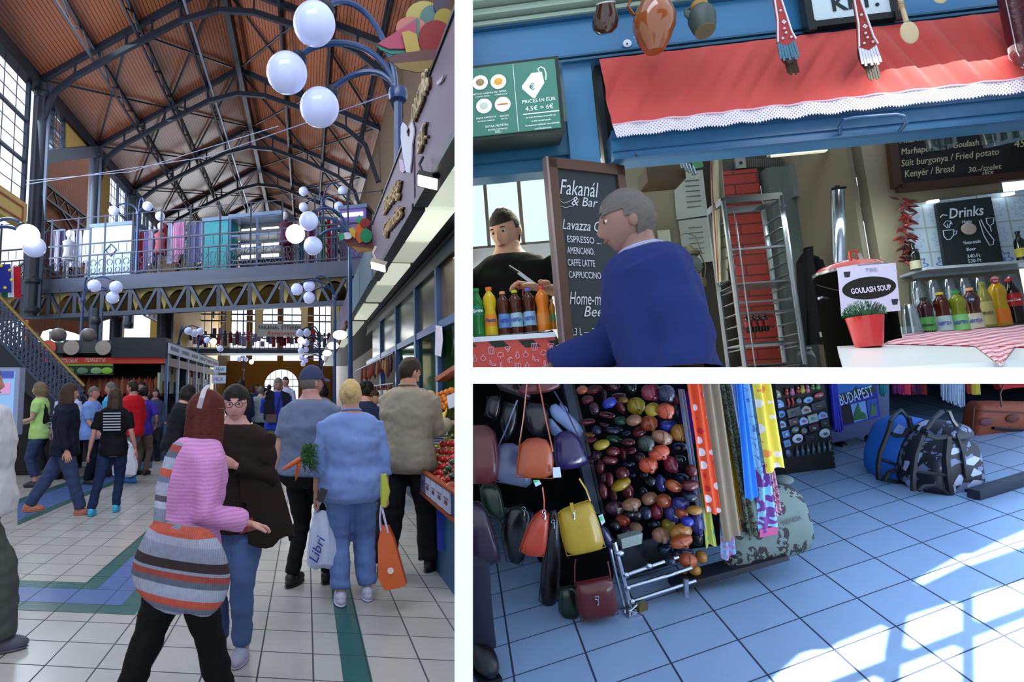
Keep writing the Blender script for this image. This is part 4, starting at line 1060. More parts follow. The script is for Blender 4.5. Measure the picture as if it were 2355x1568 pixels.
lamp((915,218),5.9,[(723,55),(660,168),(735,247)],.22,'blue lamp post with three large white globes nearest the viewer at the stall signs',z0=3.12)
lamp((805,545),10,[(710,508),(679,538),(720,565)],.17,'blue lamp post with three globes before the gallery, one globe lit',lit=(1,))
lamp((742,468),19,[(698,440),(788,438),(698,476),(779,474)],.16,'four-globe lamp on the gallery bridge at the right',z0=ZB)
lamp((770,683),14.5,[(683,665),(711,657),(711,684)],.155,'blue lamp post with three globes under the bridge at the right')
lamp((-40,560),9.8,[(64,540),(79,568)],.17,'globe lamp reaching in from the left edge, its upper globe glowing white',lit=(0,))
lamp((190,690),15.5,[(217,657),(267,660),(259,684)],.165,'blue lamp post with three globes under the bridge at the left',z0=0)
lamp((318,490),19.5,[(262,484),(339,474),(368,497)],.16,'three-globe lamp standing on the gallery bridge beside the white cabinet',z0=ZB)
lamp((410,790),26,[(433,761),(446,766),(460,762)],.17,'far globe lamp above the white-signed booths')
lamp((455,800),31,[(476,782),(491,785),(506,801)],.17,'farther globe lamp with one lit globe above the booths',lit=(1,))
for i,(hx,gs,Y) in enumerate((((735,785),[(690,766),(706,765)],24),((735,795),[(692,783),(704,787)],27),((738,815),[(692,806),(703,803)],30),((742,830),[(694,823),(703,828),(697,836)],36))):
    lamp(hx,Y,gs,.165,'distant globe lamp right of the aisle, %s' % ['the highest of the far cluster','second of the far cluster with a lit globe','third of the far cluster','the lowest of the far cluster'][i],lit=(0,) if i == 1 else ())
lamp((560,850),42,[(551,826),(565,826),(578,832)],.17,'tiny far globe lamp in front of the end arch',lit=(2,))
# ------------------------------------------------------------------ staircase at the left
t = thing('staircase','dark iron staircase descending from the left with scrollwork balustrade','staircase',(-5,11.5,0)); YS2 = 11.5
top_,bot_ = px(-10,672,YS2),px(194,888,YS2); d_ = bot_ - top_
b = MB(); q = lambda u,dz,dy=0: top_ + d_ * u + V((0,dy,dz))
b.prism([q(0,-1.35),q(1.0,-1.0),q(1.0,-.72),q(0,-.82)],(0,.12,0)); b.build('stringer',mat('#1c222c',.5),t,smooth=0)
b = MB()
for i in range(14):
    p = q(i / 14,-1.0); b.b2((p.x,YS2 + .1,p.z - .15),(p.x + d_.x / 14,YS2 + 1.6,p.z + .02))
b.build('steps',mat('#2a3038',.6),t,smooth=0)
b = MB(); b.tube([q(0,0),q(1,0)],.035,8); b.build('handrail',mat('#7a6434',.35,metal=.4),t)
b = MB(); n_ = 22
for i in range(n_):
    p0,p1 = q(i / n_,-.8),q(i / n_,-.05); b.beam(p0,p1,.035)
    for z,s_ in ((-.3,1),(-.55,-1)):
        P = arc(q((i + .5) / n_,z),.1,0,300 * s_,8)
        for a_,c_ in zip(P,P[1:]): b.beam(a_,c_,.024)
b.beam(q(0,-.1),q(1,-.1),.03); b.beam(q(0,-.78),q(1,-.78),.04)
b.build('balustrade',mat('#39425a',.45),t,smooth=0)
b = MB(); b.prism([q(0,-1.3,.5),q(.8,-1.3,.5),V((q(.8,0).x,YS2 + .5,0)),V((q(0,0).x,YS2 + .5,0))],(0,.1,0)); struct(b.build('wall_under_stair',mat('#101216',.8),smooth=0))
t = thing('advert_lightbox','lit advertising panel with a grey frame at the left edge','sign',px(20,900,8.0)); p0,p1 = px(-60,845,8),px(38,1000,8)
b = MB(); b.b2((p0.x,8,p1.z),(p1.x,8.15,p0.z)); b.build('frame',mat('#8a94b0',.4),t,smooth=0)
b = MB(); b.b2((p0.x,7.98,p1.z + .05),(p1.x - .05,8,p0.z - .05)); b.build('screen',mat('#7aa0c8',.4,emis=.6),t,smooth=0); b = MB(); b.b2((p0.x,7.965,p0.z - .14),(p1.x - .06,7.98,p0.z - .05)); b.build('header',mat('#3a4a9a',.4,emis=.5),t,smooth=0)
b = MB(); b.b2((p0.x,7.965,p0.z - .34),(p1.x - .09,7.98,p0.z - .2)); b.build('picture',mat('#c08ab0',.4,emis=.5),t,smooth=0)
# ------------------------------------------------------------------ booths at the left behind the crowd
YB = 14
def pb(x_,y_,Y=YB): return px(x_,y_,Y)
t = thing('butcher_booth','dark booth with a red lettered strip and hanging cured meats','booth',pb(250,1000)); 
xl,xr = pb(88,800).x,pb(385,800).x; z1,z0_ = pb(0,787).z,pb(0,812).z
b = MB(); b.b2((xl,YB,0),(xl + .1,YB + 2.5,z0_)); b.b2((xl,YB + 2.4,0),(xr,YB + 2.5,z1)); b.build('shell',mat('#1a2228',.6),t,smooth=0)
b = MB(); b.b2((xl,YB - .1,z0_),(xr,YB + 2.5,z1)); b.build('roof_fascia',mat('#3c4442',.5),t,smooth=0)
b = MB(); b.b2((pb(290,0).x,YB - .12,z0_ - .1),(xr,YB + .4,z1 + .12)); b.build('corner_fascia',mat('#141c26',.5),t,smooth=0)
b = MB(); b.b2((xl,YB - .02,pb(0,836).z),(xr,YB + .05,pb(0,822).z)); b.build('red_strip',mat('#a02a20',.5,emis=.25),t,smooth=0)
text('FÜSTÖLTÁRUK',(pb(194,0).x,YB - .03,pb(0,834).z),.09,mat('#e0c8c0'),t,ext=.004,width=.42); text('FELVÁGOTTAK',(pb(254,0).x,YB - .03,pb(0,832).z),.09,mat('#e0c8c0'),t,ext=.004,width=.44)
b = MB(); b.b2((pb(180,0).x,YB,pb(0,841).z),(pb(290,0).x,YB + .05,pb(0,836).z)); b.build('green_strip',mat('#6a8a2a',.5,emis=.2),t,smooth=0)
b = MB(); b.b2((pb(180,0).x,YB,pb(0,863).z),(pb(292,0).x,YB + .04,pb(0,842).z)); b.build('picture_board',mat('#20302a',.5),t,smooth=0)
for i,x_ in enumerate((196,226,256,279)):
    b = MB(); b.ball((pb(x_,0).x,YB - .02,pb(0,853).z),(.13,.02,.08),10,6); b.build('painted_leaf',mat(['#4a6a4a','#5a7a5a','#7a9a6a','#7ab02a'][i],.6),t)
b = MB(); b.b2((xl,YB + .2,0),(xr,YB + .9,1.05)); b.build('counter',mat('#3a3430',.5),t,smooth=0)
for i,(x_,c_) in enumerate(((155,'#c04a3a'),(205,'#a83a2a'),(273,'#d8c8b8'))):
    b = MB(); b.lathe([(.001,-.02),(.17,-.02),(.17,.02),(.001,.02)],20,(pb(x_,0).x,YB - .14,pb(0,800).z),Euler((PI / 2,0,0)).to_matrix()); b.build('emblem',mat(c_ if i == 0 else '#9a9088',.5),t)
for i in range(30):
    x_ = 186 + i * 6.4; p = pb(x_,866 + (i % 3) * 2,YB + .5); L_ = random.uniform(.25,.5); b = MB(); b.tube([p,p - V((0,0,L_ * .3)),p - V((0,0,L_))],[.01,.05,.03],7)
    tag(b.build('smoked_meat',mat(('#7a2a1a','#8f3a22','#5a1e18','#9a5a34')[i % 4],.4)),'%s smoked sausage hanging %s in the butcher booth' % (('red','reddish brown','dark red','pale brown')[i % 4],('at the left','in the middle','at the right')[i // 10]),'sausage','smoked meats in the butcher booth')
t = thing('glass_canopy','bright glass canopy glowing behind the staircase and lamp post','canopy',pb(120,780,16)); b = MB(); b.prism([pb(x_,y_,16) for x_,y_ in ((86,790),(98,762),(115,757),(150,760),(196,778),(214,787))],(0,.6,0)); b.build('panel',mat('#b8d4e0',.4,emis=1.6),t,smooth=0)
b = MB()
for x_ in (86,115,150,196): b.beam(pb(x_,790,15.95),pb(x_,762,15.95),.03)
b.build('rib',IRONB,t,smooth=0)
for i,(x_,Y_) in enumerate(((134,12.8),(203,13.0))):
    p = px(x_,770,Y_); t = thing('satin_disc_lamp','grey round pendant lamp above the booths, %s' % ('left one near the stairs','right one beside the blue post')[i],'lamp',p); b = MB(); b.ball(p,(.16,.16,.15),14,10); b.build('shade',mat('#6a6460',.4),t); b = MB(); b.tube([p,p + V((0,0,1))],.01,6); b.build('cord',BLK,t)
# the row of white-signed booths running away from the corner
XR = pb(385,790).x
def rowx(x_,y_): return RH.x(x_,y_,XR)
b = MB(); b.b2((XR - 2.4,YB,0),(XR - 2.3,30,2.6)); struct(b.build('wall_booth_row',mat('#20282c',.7),smooth=0))
t = thing('booth_row','row of market booths with white sign panels receding down the aisle','booth',(XR,14,0)); ye = rowx(500,836).y
zt2,zb2 = rowx(385,788).z,rowx(385,812).z
b = MB(); b.b2((XR - 2.3,14,zb2 + .02),(XR,ye,zt2 + .05)); b.build('roof',mat('#2a3440',.5),t,smooth=0)
n_ = 6
for i in range(n_):
    y0 = 14.05 + (ye - 14) * i / n_; y1 = 14 + (ye - 14) * (i + .93) / n_; b = MB(); b.b2((XR,y0,zb2),(XR + .05,y1,zt2)); b.build('sign_panel',mat('#aab4d0',.5,emis=.15),t,smooth=0)
    b = MB(); b.b2((XR + .05,y0 + .1,(zb2 + zt2) / 2 - .04),(XR + .06,y1 - .2,(zb2 + zt2) / 2 + .05)); b.build('sign_lettering',mat('#b04a5a' if i > 3 else '#6a7a9a'),t,smooth=0)
b = MB(); b.b2((XR,14,zb2 - .30),(XR + .03,ye,zb2 - .1)); b.build('awning_strip',mat('#6e4038',.5),t,smooth=0)
b = MB(); b.b2((XR - 1,14,0),(XR,ye,1.0)); b.build('counter',mat('#3a4450',.5),t,smooth=0)
for i in range(7): b = MB(); y_ = 14 + (ye - 14) * i / 6.5; b.b2((XR - .03,y_ - .04,0),(XR + .03,y_ + .04,zb2)); b.build('upright',mat('#8a9ab8' if i else '#2c4a7a',.4),t,smooth=0)
for i in range(24):
    y_ = 14.2 + (ye - 14.4) * i / 24; b = MB(); b.b2((XR - .25,y_,1.55 + .3 * (i % 2)),(XR - .2,y_ + .25,2.05 + .2 * (i % 2)))
    tag(b.build('hung_packet',mat(cc_ := random.choice(['#a8b8a0','#b04a3a','#4a7a4a','#c8c8d0','#3a5a7a','#c0a060']),.5),smooth=0),'%s packet hung %s in the %s of the booth row' % (cname(cc_),('lower','higher')[i % 2],('near part','middle','far part')[i // 8]),'goods','goods hung in the booth row')
for i,(x_,y_,s_,Y_) in enumerate(((506,849,'ÁRAK',17),(503,872,'PICK',14.5))):
    p = px(x_,y_,Y_); t = thing('hanging_sign',('white hanging sign reading PICK beside the crowd','white hanging sign above the PICK sign')[1 - i],'sign',p); b = MB(); b.box(p,(.34,.04,.2)); b.build('board',mat('#a8bcd8',.5),t,smooth=0); text(s_,(p.x,p.y - .025,p.z - .04),.09,mat('#a03040' if i else '#5a5a80'),t,ext=.003,width=.24)
    b = MB(); b.beam(p + V((0,0,.1)),p + V((0,0,.6)),.01); b.build('hanger',BLK,t,smooth=0)
# low dim walls behind everything at the left so the far hall stays closed
b = MB(); b.b2((-22,44,0),(px(470,800,44).x,44.3,4.6)); struct(b.build('wall_far_left',mat('#2c2a2c',.8),smooth=0))
# ================================================================== shoppers in the hall
use(RH)
def stripes(name,c1,c2,ax_=2,sc=20,w=.5,c3=None,sc2=7,rough=.85):
    k = NT(name); x = k.xyz(k.co())[ax_]; f = k.math('FRACT',k.math('MULTIPLY',k.math('ADD',x,k.math('MULTIPLY',k.n('TexNoise',i_Vector=k.co(),i_Scale=8.0).outputs[0],.02)),sc)); c = k.mix(k.math('LESS_THAN',f,w),lin(c1),lin(c2))
    if c3: c = k.mix(k.math('LESS_THAN',k.math('FRACT',k.math('MULTIPLY',x,sc2)),.18),c,lin(c3))
    k.set('Base Color',c); k.set('Roughness',rough); k.bump(k.n('TexNoise',i_Vector=k.co(),i_Scale=90.0).outputs[0],.3); return k.m
def denim(col,var=.25):
    k = NT('denim'); nz = k.n('TexNoise',i_Vector=k.co(),i_Scale=6.0,i_Detail=6.0).outputs[0]; tw = k.math('FRACT',k.math('MULTIPLY',k.math('ADD',*[k.xyz(k.co())[i] for i in (0,2)]),220))
    c = k.n('VectorMath',operation='SCALE',i_0=lin(col)[:3],i_Scale=k.math('MULTIPLY_ADD',nz,2 * var,1 - var)).outputs[0]; k.set('Base Color',c); k.set('Roughness',.85); k.bump(k.math('ADD',tw,k.math('MULTIPLY',nz,6)),.25,.003); return k.m
down = ((.10,.0,-1),(.06,.12,-1)); downB = ((.12,-.15,-1),(.06,.25,-1))
DEN = denim('#6c86c0'); DEND = denim('#26365c'); JEAN = denim('#5a76b0')
near = dict(vox=.011)
# woman in denim seen from behind
den = ppl(808,1384,872,face=2,label='woman seen from behind in light denim shirt and rolled jeans carrying shopping bags',wid=1.08,girth=1.22,topm=DEN,sleeve=.78,hem=.40,ease=.018,botm=JEAN,shoe='#b8b8d0',hair='blond',style='bun',armR=((.22,-.05,-1),(.12,.12,-1)),armL=((.20,-.02,-1),(.10,.1,-1)),legR=(.075,.02,0),legL=(.05,-.02,0),skin='#b08070',flare=1.3,botlen=.97,head=(-8,0),collar='#6a82b8',handR=.9,handL=.9,**near)
# floral turn-ups
b = MB(); o = den['o']
tan = ppl(938,1312,818,face=-38,label='tall man in a tan jacket and dark trousers choosing bananas',wid=1.1,girth=1.12,topm=mat('#857c6e',.8,var=.12,vs=3,bump=.5,bs=12),sleeve=.96,hem=.44,ease=.028,bot='#17171c',botlen=1,flare=1.5,shoe='#101014',hair='dark',style='short',armR=((.1,.35,-1),(-.1,1,.15)),armL=((.12,.35,-1),(.0,1,.1)),legR=(.09,.05,0),legL=(.06,-.12,0),glasses=True,head=(-25,-18),lean=4,skin='#a87860',collar='#7a7264',**near)
capm = ppl(712,1345,842,face=-30,label='man in a navy cap and grey t-shirt holding a bunch of carrots',wid=1.12,girth=1.35,top='#5f6a86',sleeve=.42,hem=.50,ease=.014,bot='#0e0f14',shoe='#14141a',hair='grey',style='crop',cap='#343a58',armL=((.18,-.18,-1),(.1,-.25,-1)),armR=((.1,.3,-1),(.1,.6,-.5)),legR=(.06,.06,0),legL=(.07,-.04,0),skin='#a87a74',head=(-28,0),**near)
pink = ppl(412,1668,894,face=-62,label='red-haired woman in a pink sweater carrying a striped knitted shoulder bag',wid=1.0,girth=1.12,topm=stripes('pinkknit','#b878b0','#c488bc',2,60,.5),sleeve=.97,hem=.46,ease=.022,bot='#0c0c10',hair='red',style='long',armR=((.12,-.12,-1),(-.15,1,-.35)),armL=((.15,-.1,-1),(-.1,1,-.35)),legR=(.05,.12,0),legL=(.05,-.16,0),skin='#c09080',head=(6,4),lean=7,**near)
gls = ppl(535,1496,884,face=172,label='dark-haired woman with glasses in a brown shawl, hand on her chest',wid=1.05,girth=1.2,top='#1f1512',sleeve=.95,hem=.45,ease=.02,botm=denim('#3f5684'),shoe='#9a9ab0',hair='black',style='fluffy',armR=((.22,.1,-1),(.35,.4,-.8)),armL=((.2,.25,-1),(-1.1,.65,.55),(0,-1,0)),legR=(.05,0,0),legL=(.05,.06,0),skin='#b98882',glasses=True,head=(8,-6),**near)
wht = ppl(-86,1500,830,face=-75,label='person in a loose white jacket and grey trousers cut by the left edge',wid=1.15,girth=1.25,top='#bdbfc8',sleeve=.98,hem=.46,ease=.045,bot='#454b48',shoe='#4a4c5c',flare=1.6,hair='grey',style='short',armR=((.0,-.1,-1),(.0,.0,-1)),armL=((.05,-.1,-1),(0,.0,-1)),legR=(.05,.10,0),legL=(.05,-.14,0),skin='#a87868',**near)
# crowd in the middle distance
C = [
 (84,1118,878,100,'short-haired woman in a lime green top looking left near the stairs',dict(top='#a6cc78',botm=DEND,hair='ash',style='bob',shoe='#22222a',sleeve=.3,armR=((.1,.2,-1),(.1,.9,-.3)),armL=((.1,.25,-1),(.1,.9,-.2)),skin='#b08878',botlen=.9)),
 (112,1090,868,60,'person in a navy and white striped sweater behind the lime top',dict(topm=stripes('stripe1','#4c5674','#aab0c8',2,14,.35),bot='#1a1c26',hair='dark',style='short',skin='#a07060')),
 (143,1185,882,-70,'woman with long dark hair in a navy cardigan walking in orange shoes',dict(top='#14182a',botm=DEND,hair='brown',style='long',shoe='#a0604c',sleeve=.95,armR=downB,armL=down,legR=(.05,.12,0),legL=(.05,-.22,.04),ease=.03)),
 (150,1100,880,170,'bald man in a pale shirt standing behind the navy cardigan',dict(top='#b4bcdc',bot='#1c2418',hair='grey',style='bald',skin='#b08478')),
 (205,1112,888,-100,'stocky man in a light blue shirt and black trousers',dict(top='#6c8ccc',bot='#0f1220',hair='grey',style='crop',sleeve=.45,girth=1.25,armR=((.1,.2,-1),(.1,.6,-.6)),skin='#a87a70',flare=1.3)),
 (255,1178,892,5,'woman in a black printed t-shirt and leggings with bright blue shoes',dict(top='#0d0f16',bot='#1a2748',hair='brown',style='long',shoe='#2f9ac0',sleeve=.42,armR=((.2,-.1,-1),(.2,.3,-1)),armL=((.25,-.2,-1),(.2,.1,-1)),legR=(.03,.02,0),legL=(.12,-.10,0),skin='#b08078')),
 (250,1095,878,80,'man in a bright turquoise t-shirt behind the black-shirted woman',dict(top='#3f9acc',bot='#3a4468',hair='grey',style='crop',sleeve=.45,skin='#b08478')),
 (300,1108,874,70,'bearded man in a red zip jacket holding plastic bags, in blue shoes',dict(top='#b41424',bot='#6c6e7c',hair='dark',style='crop',shoe='#2f78c0',sleeve=.98,armR=downB,armL=downB,legR=(.05,.03,0),legL=(.05,-.06,0),ease=.03,skin='#a87464')),
 (325,1092,888,-15,'woman in a purple shirt with a pink shoulder strap and tan trousers',dict(top='#3c2c9a',bot='#5f5048',hair='black',style='bun',sleeve=.45,armR=((.5,-.2,-1),(-.3,.5,-.5)),armL=down,skin='#b08078')),
 (322,1060,876,150,'man in a dark jacket facing the viewer behind the purple shirt',dict(top='#1c1c20',bot='#1c1e28',hair='dark',style='crop',skin='#a87868')),
 (352,1060,892,200,'woman with a patterned scarf farther back beside the booth row',dict(top='#3c4460',bot='#20222c',hair='brown',style='bob',skin='#a88078')),
 (392,1175,880,-60,'stooping person in a dark jacket behind the red-haired woman',dict(top='#15171e',bot='#14161c',hair='black',style='bob',lean=14,skin='#b08878')),
 (552,1045,872,5,'person in a navy hooded coat seen from behind in the aisle',dict(top='#1a2448',bot='#6a5c50',hair='black',style='short',sleeve=.98,ease=.04)),
 (598,1040,888,10,'person in a pale grey coat walking away down the aisle',dict(top='#7c8490',bot='#1c1e24',hair='grey',style='short',ease=.04)),
 (578,1010,886,0,'person with a dark rucksack far down the aisle',dict(top='#2a3448',bot='#20283c',hair='brown',style='bob')),
 (638,1086,868,176,'grey-haired man on the telephone in a blue sweater and dark blazer',dict(top='#2438a4',bot='#5a554c',hair='grey',style='crop',girth=1.2,shoe='#2a2420',armR=((.35,.2,-1),(-.2,.5,1)),armL=down,sleeve=.98,flare=1.3,skin='#a07a70',head=(10,-12),ease=.02)),
 (656,1030,866,160,'man in a pale shirt just behind the man on the telephone',dict(top='#aab0cc',bot='#2a2c34',hair='brown',style='crop',skin='#b08478')),
 (740,1120,880,-20,'dark-haired person in a grey top behind the capped man',dict(top='#8a94b0',bot='#22242c',hair='black',style='bob')),
 (835,1190,874,-40,'dark-haired woman in navy leaning beside the denim shirt',dict(top='#1c2440',bot='#14161e',hair='black',style='bun',sleeve=.9,skin='#a8786a',lean=6,head=(0,-15))),
 (858,1150,896,-120,'person in a knitted orange top beyond the tan jacket',dict(topm=stripes('orangeknit','#b05a2a','#7a3a1a',0,60,.5),bot='#2a2c34',hair='brown',style='short')),
 (990,1235,898,-55,'blond woman in a striped blouse at the bananas',dict(topm=stripes('stripe2','#a8acc8','#3a3c5a',2,34,.6),bot='#2a2c34',hair='blond',style='bob',armR=((.1,.3,-1),(.1,1,.1)))),
 (618,985,884,0,'small far figure in grey at the centre of the aisle',dict(top='#5a6278',bot='#2a2c34',hair='brown',style='short')),
 (590,990,882,180,'small far figure in blue near the end arch',dict(top='#3a4a7a',bot='#20222c',hair='dark',style='short')),
 (532,1005,886,20,'small far figure in brown beside the booth row',dict(top='#4c4038',bot='#20222c',hair='brown',style='short')),
 (30,1075,884,0,'dark figure standing at the foot of the stairs',dict(top='#1a1c28',bot='#16181e',hair='dark',style='short')),
 (172,1075,882,190,'dark-clothed figure half hidden behind the light blue shirt',dict(top='#20242c',bot='#16181e',hair='brown',style='short')),
]
who = {}
for x_,fy,ty,fc,lab,kw in C:
    kw.setdefault('sleeve',.9); Y = RH.z(x_,fy,0).y
    far = Y > 13
    who[x_] = ppl(x_,fy,ty,face=fc,label=lab,vox=.022 if far else .016,face_on=not far,hands=not far,**kw)
# things people wear or carry
def strap(P,r_,m_,parent,name='strap'): b = MB(); b.tube(P,r_,8); b.build(name,m_,parent)
def sack(p,w_,d_,h_,m_,label,handle=.16,handm=None,name='carrier_bag',ang=0,print_=None,low=.55,rot=0,cat='bag'):
    """soft plastic carrier bag hanging from hand point p"""
    t = thing(name,label,cat,p); b = MB(); q = M4.Rotation(rot,3,'Z')
    prof = [(0,.5,.35),(.15,.62,.5),(.4,.85,.8),(.7,1,1),(.92,.95,.95),(1.0,.55,.5)]
    n_ = 22; rings = []
    for v,kx,ky in prof:
        L_ = []
        for i in range(n_):
            a_ = 2 * PI * i / n_; cr = 1 + .07 * math.sin(a_ * 5 + v * 4) + .05 * math.sin(a_ * 9)
            L_.append(q @ V((w_ / 2 * kx * math.cos(a_) * cr,d_ / 2 * ky * math.sin(a_) * cr,-handle - v * h_ + .01 * math.sin(a_ * 3))))
        rings.append(b.pts([p + l for l in L_]))
    for A_,B_ in zip(rings,rings[1:]):
        for i in range(n_): b._f([A_[i],A_[(i + 1) % n_],B_[(i + 1) % n_],B_[i]])
    b._f(rings[-1][::-1]); b.build('sack',m_,t)
    b = MB()
    for s_ in (-1,1):
        for e in (-1,1): b.tube([p + q @ V((0,0,0)),p + q @ V((e * w_ * .12,s_ * d_ * .1,-handle * .5)),p + q @ V((e * w_ * .27,s_ * d_ * .15,-handle - .02))],[(.012,.003)] * 3,8)
    b.build('handle',handm or m_,t)
    if print_:
        o = text(print_[0],p + q @ V((-w_ * .06,-d_ * .62,-handle - h_ * .66)),print_[1],mat(print_[2]),t,shear=.3,xdir=q @ V((.35,0,1)) if print_[3] else q @ V((1,0,0)),up=q @ V((-1,0,.35)) if print_[3] else (0,0,1),name='print',ext=.002)
    return t
PLW = mat('#b4bede',.35,var=.05,coat=.3); PLO = mat('#c4561c',.35,var=.06,coat=.4)
hl = px(738,1150,4.2)
sack(px(742,1146,den['handL'].y),.225,.15,.40,PLW,'white plastic carrier bag with blue print in the denim woman’s left hand',.09,print_=('Libri',.07,'#1c2a8a',True))
b = MB(); p_ = px(740,1138,4.02); b.box(p_,(.05,.03,.09),(0,.4,.2)); tag(b.build('wallet',leather('#14141a')),'small black wallet held with the white carrier bag','wallet')
t = thing('carrier_bag','flat orange carrier bag with white handles beside the denim woman','bag',px(880,1160,3.9))
Q = lambda x_,y_,Y=3.95: px(x_,y_,Y)
P = [Q(876,1212),Q(892,1212),Q(905,1240),Q(934,1345),Q(920,1352),Q(884,1358),Q(870,1330),Q(869,1250)]
b = MB(); b.prism(P,(.02,.07,0)); b.build('sack',PLO,t,sub=0,smooth=40)
b = MB(); b.tube([Q(877,1160),Q(874,1190),Q(876,1220)],[(.012,.003)] * 3,8); b.tube([Q(877,1160),Q(884,1190),Q(893,1225)],[(.012,.003)] * 3,8); b.build('handle',mat('#b8b4d8',.5),t)
b = MB(); b.lathe([(.001,0),(.022,0),(.022,.004),(.001,.004)],16,Q(898,1312,3.945),Euler((PI / 2,0,0)).to_matrix()); b.build('print',mat('#e0c8c0'),t)
b = MB(); b.tube([Q(882,1090),Q(886,1130),Q(882,1165)],[.02,.035,.02],8); tag(b.build('carrier_bag',mat('#a8b040',.5)),'narrow yellow green bag hanging behind the orange one','bag')
sack(px(290,1012,10.2),.40,.2,.52,mat('#c0c4d8',.35,coat=.2),'white plastic bag hanging from the red-jacketed man’s hand',.08)
sack(px(280,1012,10.3),.22,.15,.45,mat('#3f9a72',.4,coat=.2),'green plastic bag beside the white one at the red jacket',.08)
# striped knitted shoulder bag of the red-haired woman
t = thing('shoulder_bag','large grey and orange striped knitted bag on the red-haired woman’s shoulder','bag',px(415,1290,2.55))
KN = NT('knit'); x,y,z = KN.xyz(KN.co())[:3]
zz = KN.math('ADD',z,KN.math('MULTIPLY',x,.22)); cr = KN.n('ValToRGB',i_0=KN.math('FRACT',KN.math('MULTIPLY',zz,2.1))).outputs[0]
ramp = cr.node.color_ramp; ramp.interpolation = 'CONSTANT'
st_ = [(0,'#2c2024'),(.08,'#7c8094'),(.2,'#8f92a6'),(.27,'#a84a3a'),(.33,'#70788c'),(.44,'#989cb0'),(.5,'#4a4450'),(.55,'#8a8ea2'),(.66,'#5c6478'),(.71,'#a84838'),(.77,'#8a90a4'),(.87,'#4c5464'),(.92,'#8a3a34'),(.97,'#7c8498')]
ramp.elements[0].color = lin(st_[0][1]); ramp.elements[1].position = st_[1][0]; ramp.elements[1].color = lin(st_[1][1])
for p_,c_ in st_[2:]: e = ramp.elements.new(p_); e.color = lin(c_)
nzk = KN.n('TexNoise',i_Vector=KN.co(),i_Scale=45.0).outputs[0]
KN.set('Base Color',KN.n('VectorMath',operation='SCALE',i_0=cr,i_Scale=KN.math('MULTIPLY_ADD',nzk,.5,.75)).outputs[0]); KN.set('Roughness',.95); KN.bump(KN.n('TexWave',i_Vector=KN.co(),i_Scale=40.0).outputs[0],.5,.004)
b = MB(); Yb = 2.5; n_ = 24; outl = [(350,1190,470,1220),(335,1225,500,1240),(312,1265,522,1275),(297,1310,532,1320),(308,1350,530,1360),(350,1385,505,1398),(400,1405,480,1412)]
rings = []
for x0,y0,x1,y1 in outl:
    A_,B_ = px(x0,y0,Yb),px(x1,y1,Yb); c_ = (A_ + B_) / 2; h_ = (B_ - A_) / 2; dd = .085 if (x0 > 300 and y0 < 1390) else .06
    rings.append(b.pts([c_ + h_ * math.cos(2 * PI * i / n_) + V((0,dd * math.sin(2 * PI * i / n_),.012 * math.sin(6 * PI * i / n_))) for i in range(n_)]))
for A_,B_ in zip(rings,rings[1:]):
    for i in range(n_): b._f([A_[i],A_[(i + 1) % n_],B_[(i + 1) % n_],B_[i]])
b._f(rings[-1]); b._f(rings[0][::-1]); b.build('pouch',KN.m,t,sub=1)
b = MB(); b.tube([px(365,1215,Yb),px(372,1120,Yb + .02),px(392,1050,Yb + .08),px(410,1020,Yb + .16)],[(.024,.008)] * 4,8,side=(1,0,0)); b.build('strap',KN.m,t)
hb_ = pink; b = MB()
P = [hb_['hc'] + V(p) for p in ((-.075,-.035,.06),(-.055,-.075,.115),(-.01,-.07,.135),(.04,-.03,.135))]
P = [px(458,938,2.58),px(464,915,2.56),px(470,896,2.6),px(480,886,2.7)]
b.tube(P,[(.011,.004)] * 4,8,side=(1,0,0)); tag(b.build('hairband',mat('#b0a8b4',.6)),'pale hairband in the red-haired woman’s hair','hairband')
b = MB(); b.prism([px(x_,y_,pink['handR'].y) for x_,y_ in ((545,1200),(580,1192),(588,1218),(552,1228))],(.0,.02,0)); tag(b.build('purse',leather('#8a2c30')),'small red and white purse in the red-haired woman’s hand','purse')
# shawl of the woman with glasses: a wide draped poncho
g_ = gls; b = MB(); H_ = g_['H']
def sh(u,v):
    a_ = 2 * PI * u; rx_,ry_ = .10 + .18 * v ** .7,.09 + .12 * v ** .7
    x_ = rx_ * math.cos(a_) * (1.25 if math.cos(a_) > 0 and v > .4 else 1); y_ = ry_ * math.sin(a_)
    z_ = H_ * (.84 - .40 * v) - .05 * v * math.cos(a_) + .03 * math.sin(5 * a_) * v
    L_ = LOC[g_['o'].name]; k_ = 1 + .06 * math.sin(a_ * 9) * v
    return L_ @ V((-x_ * k_,y_ * k_,z_))
bb = MB(); bb.grid(sh,48,12)
bmesh.ops.delete(bb.b,geom=[f for f in bb.b.faces if (lambda q: q.y > .05 and abs(q.x) < .05 + .10 * (1.3 - q.z))(LOC[g_['o'].name].inverted() @ f.calc_center_median())],context='FACES')
bb.build('shawl',cloth('#1e1310',.3),g_['o'],solid=.012)
b = MB(); c_ = g_['hc'] + V((0,-.0,-.15)); b.tube([c_ + V((.06 * math.cos(t_),.055 * math.sin(t_) - .02,.018 * math.sin(t_))) for t_ in [i * PI / 8 for i in range(16)]],.006,8,closed=True); b.build('necklace',mat('#0c0c10',.3),g_['o'])
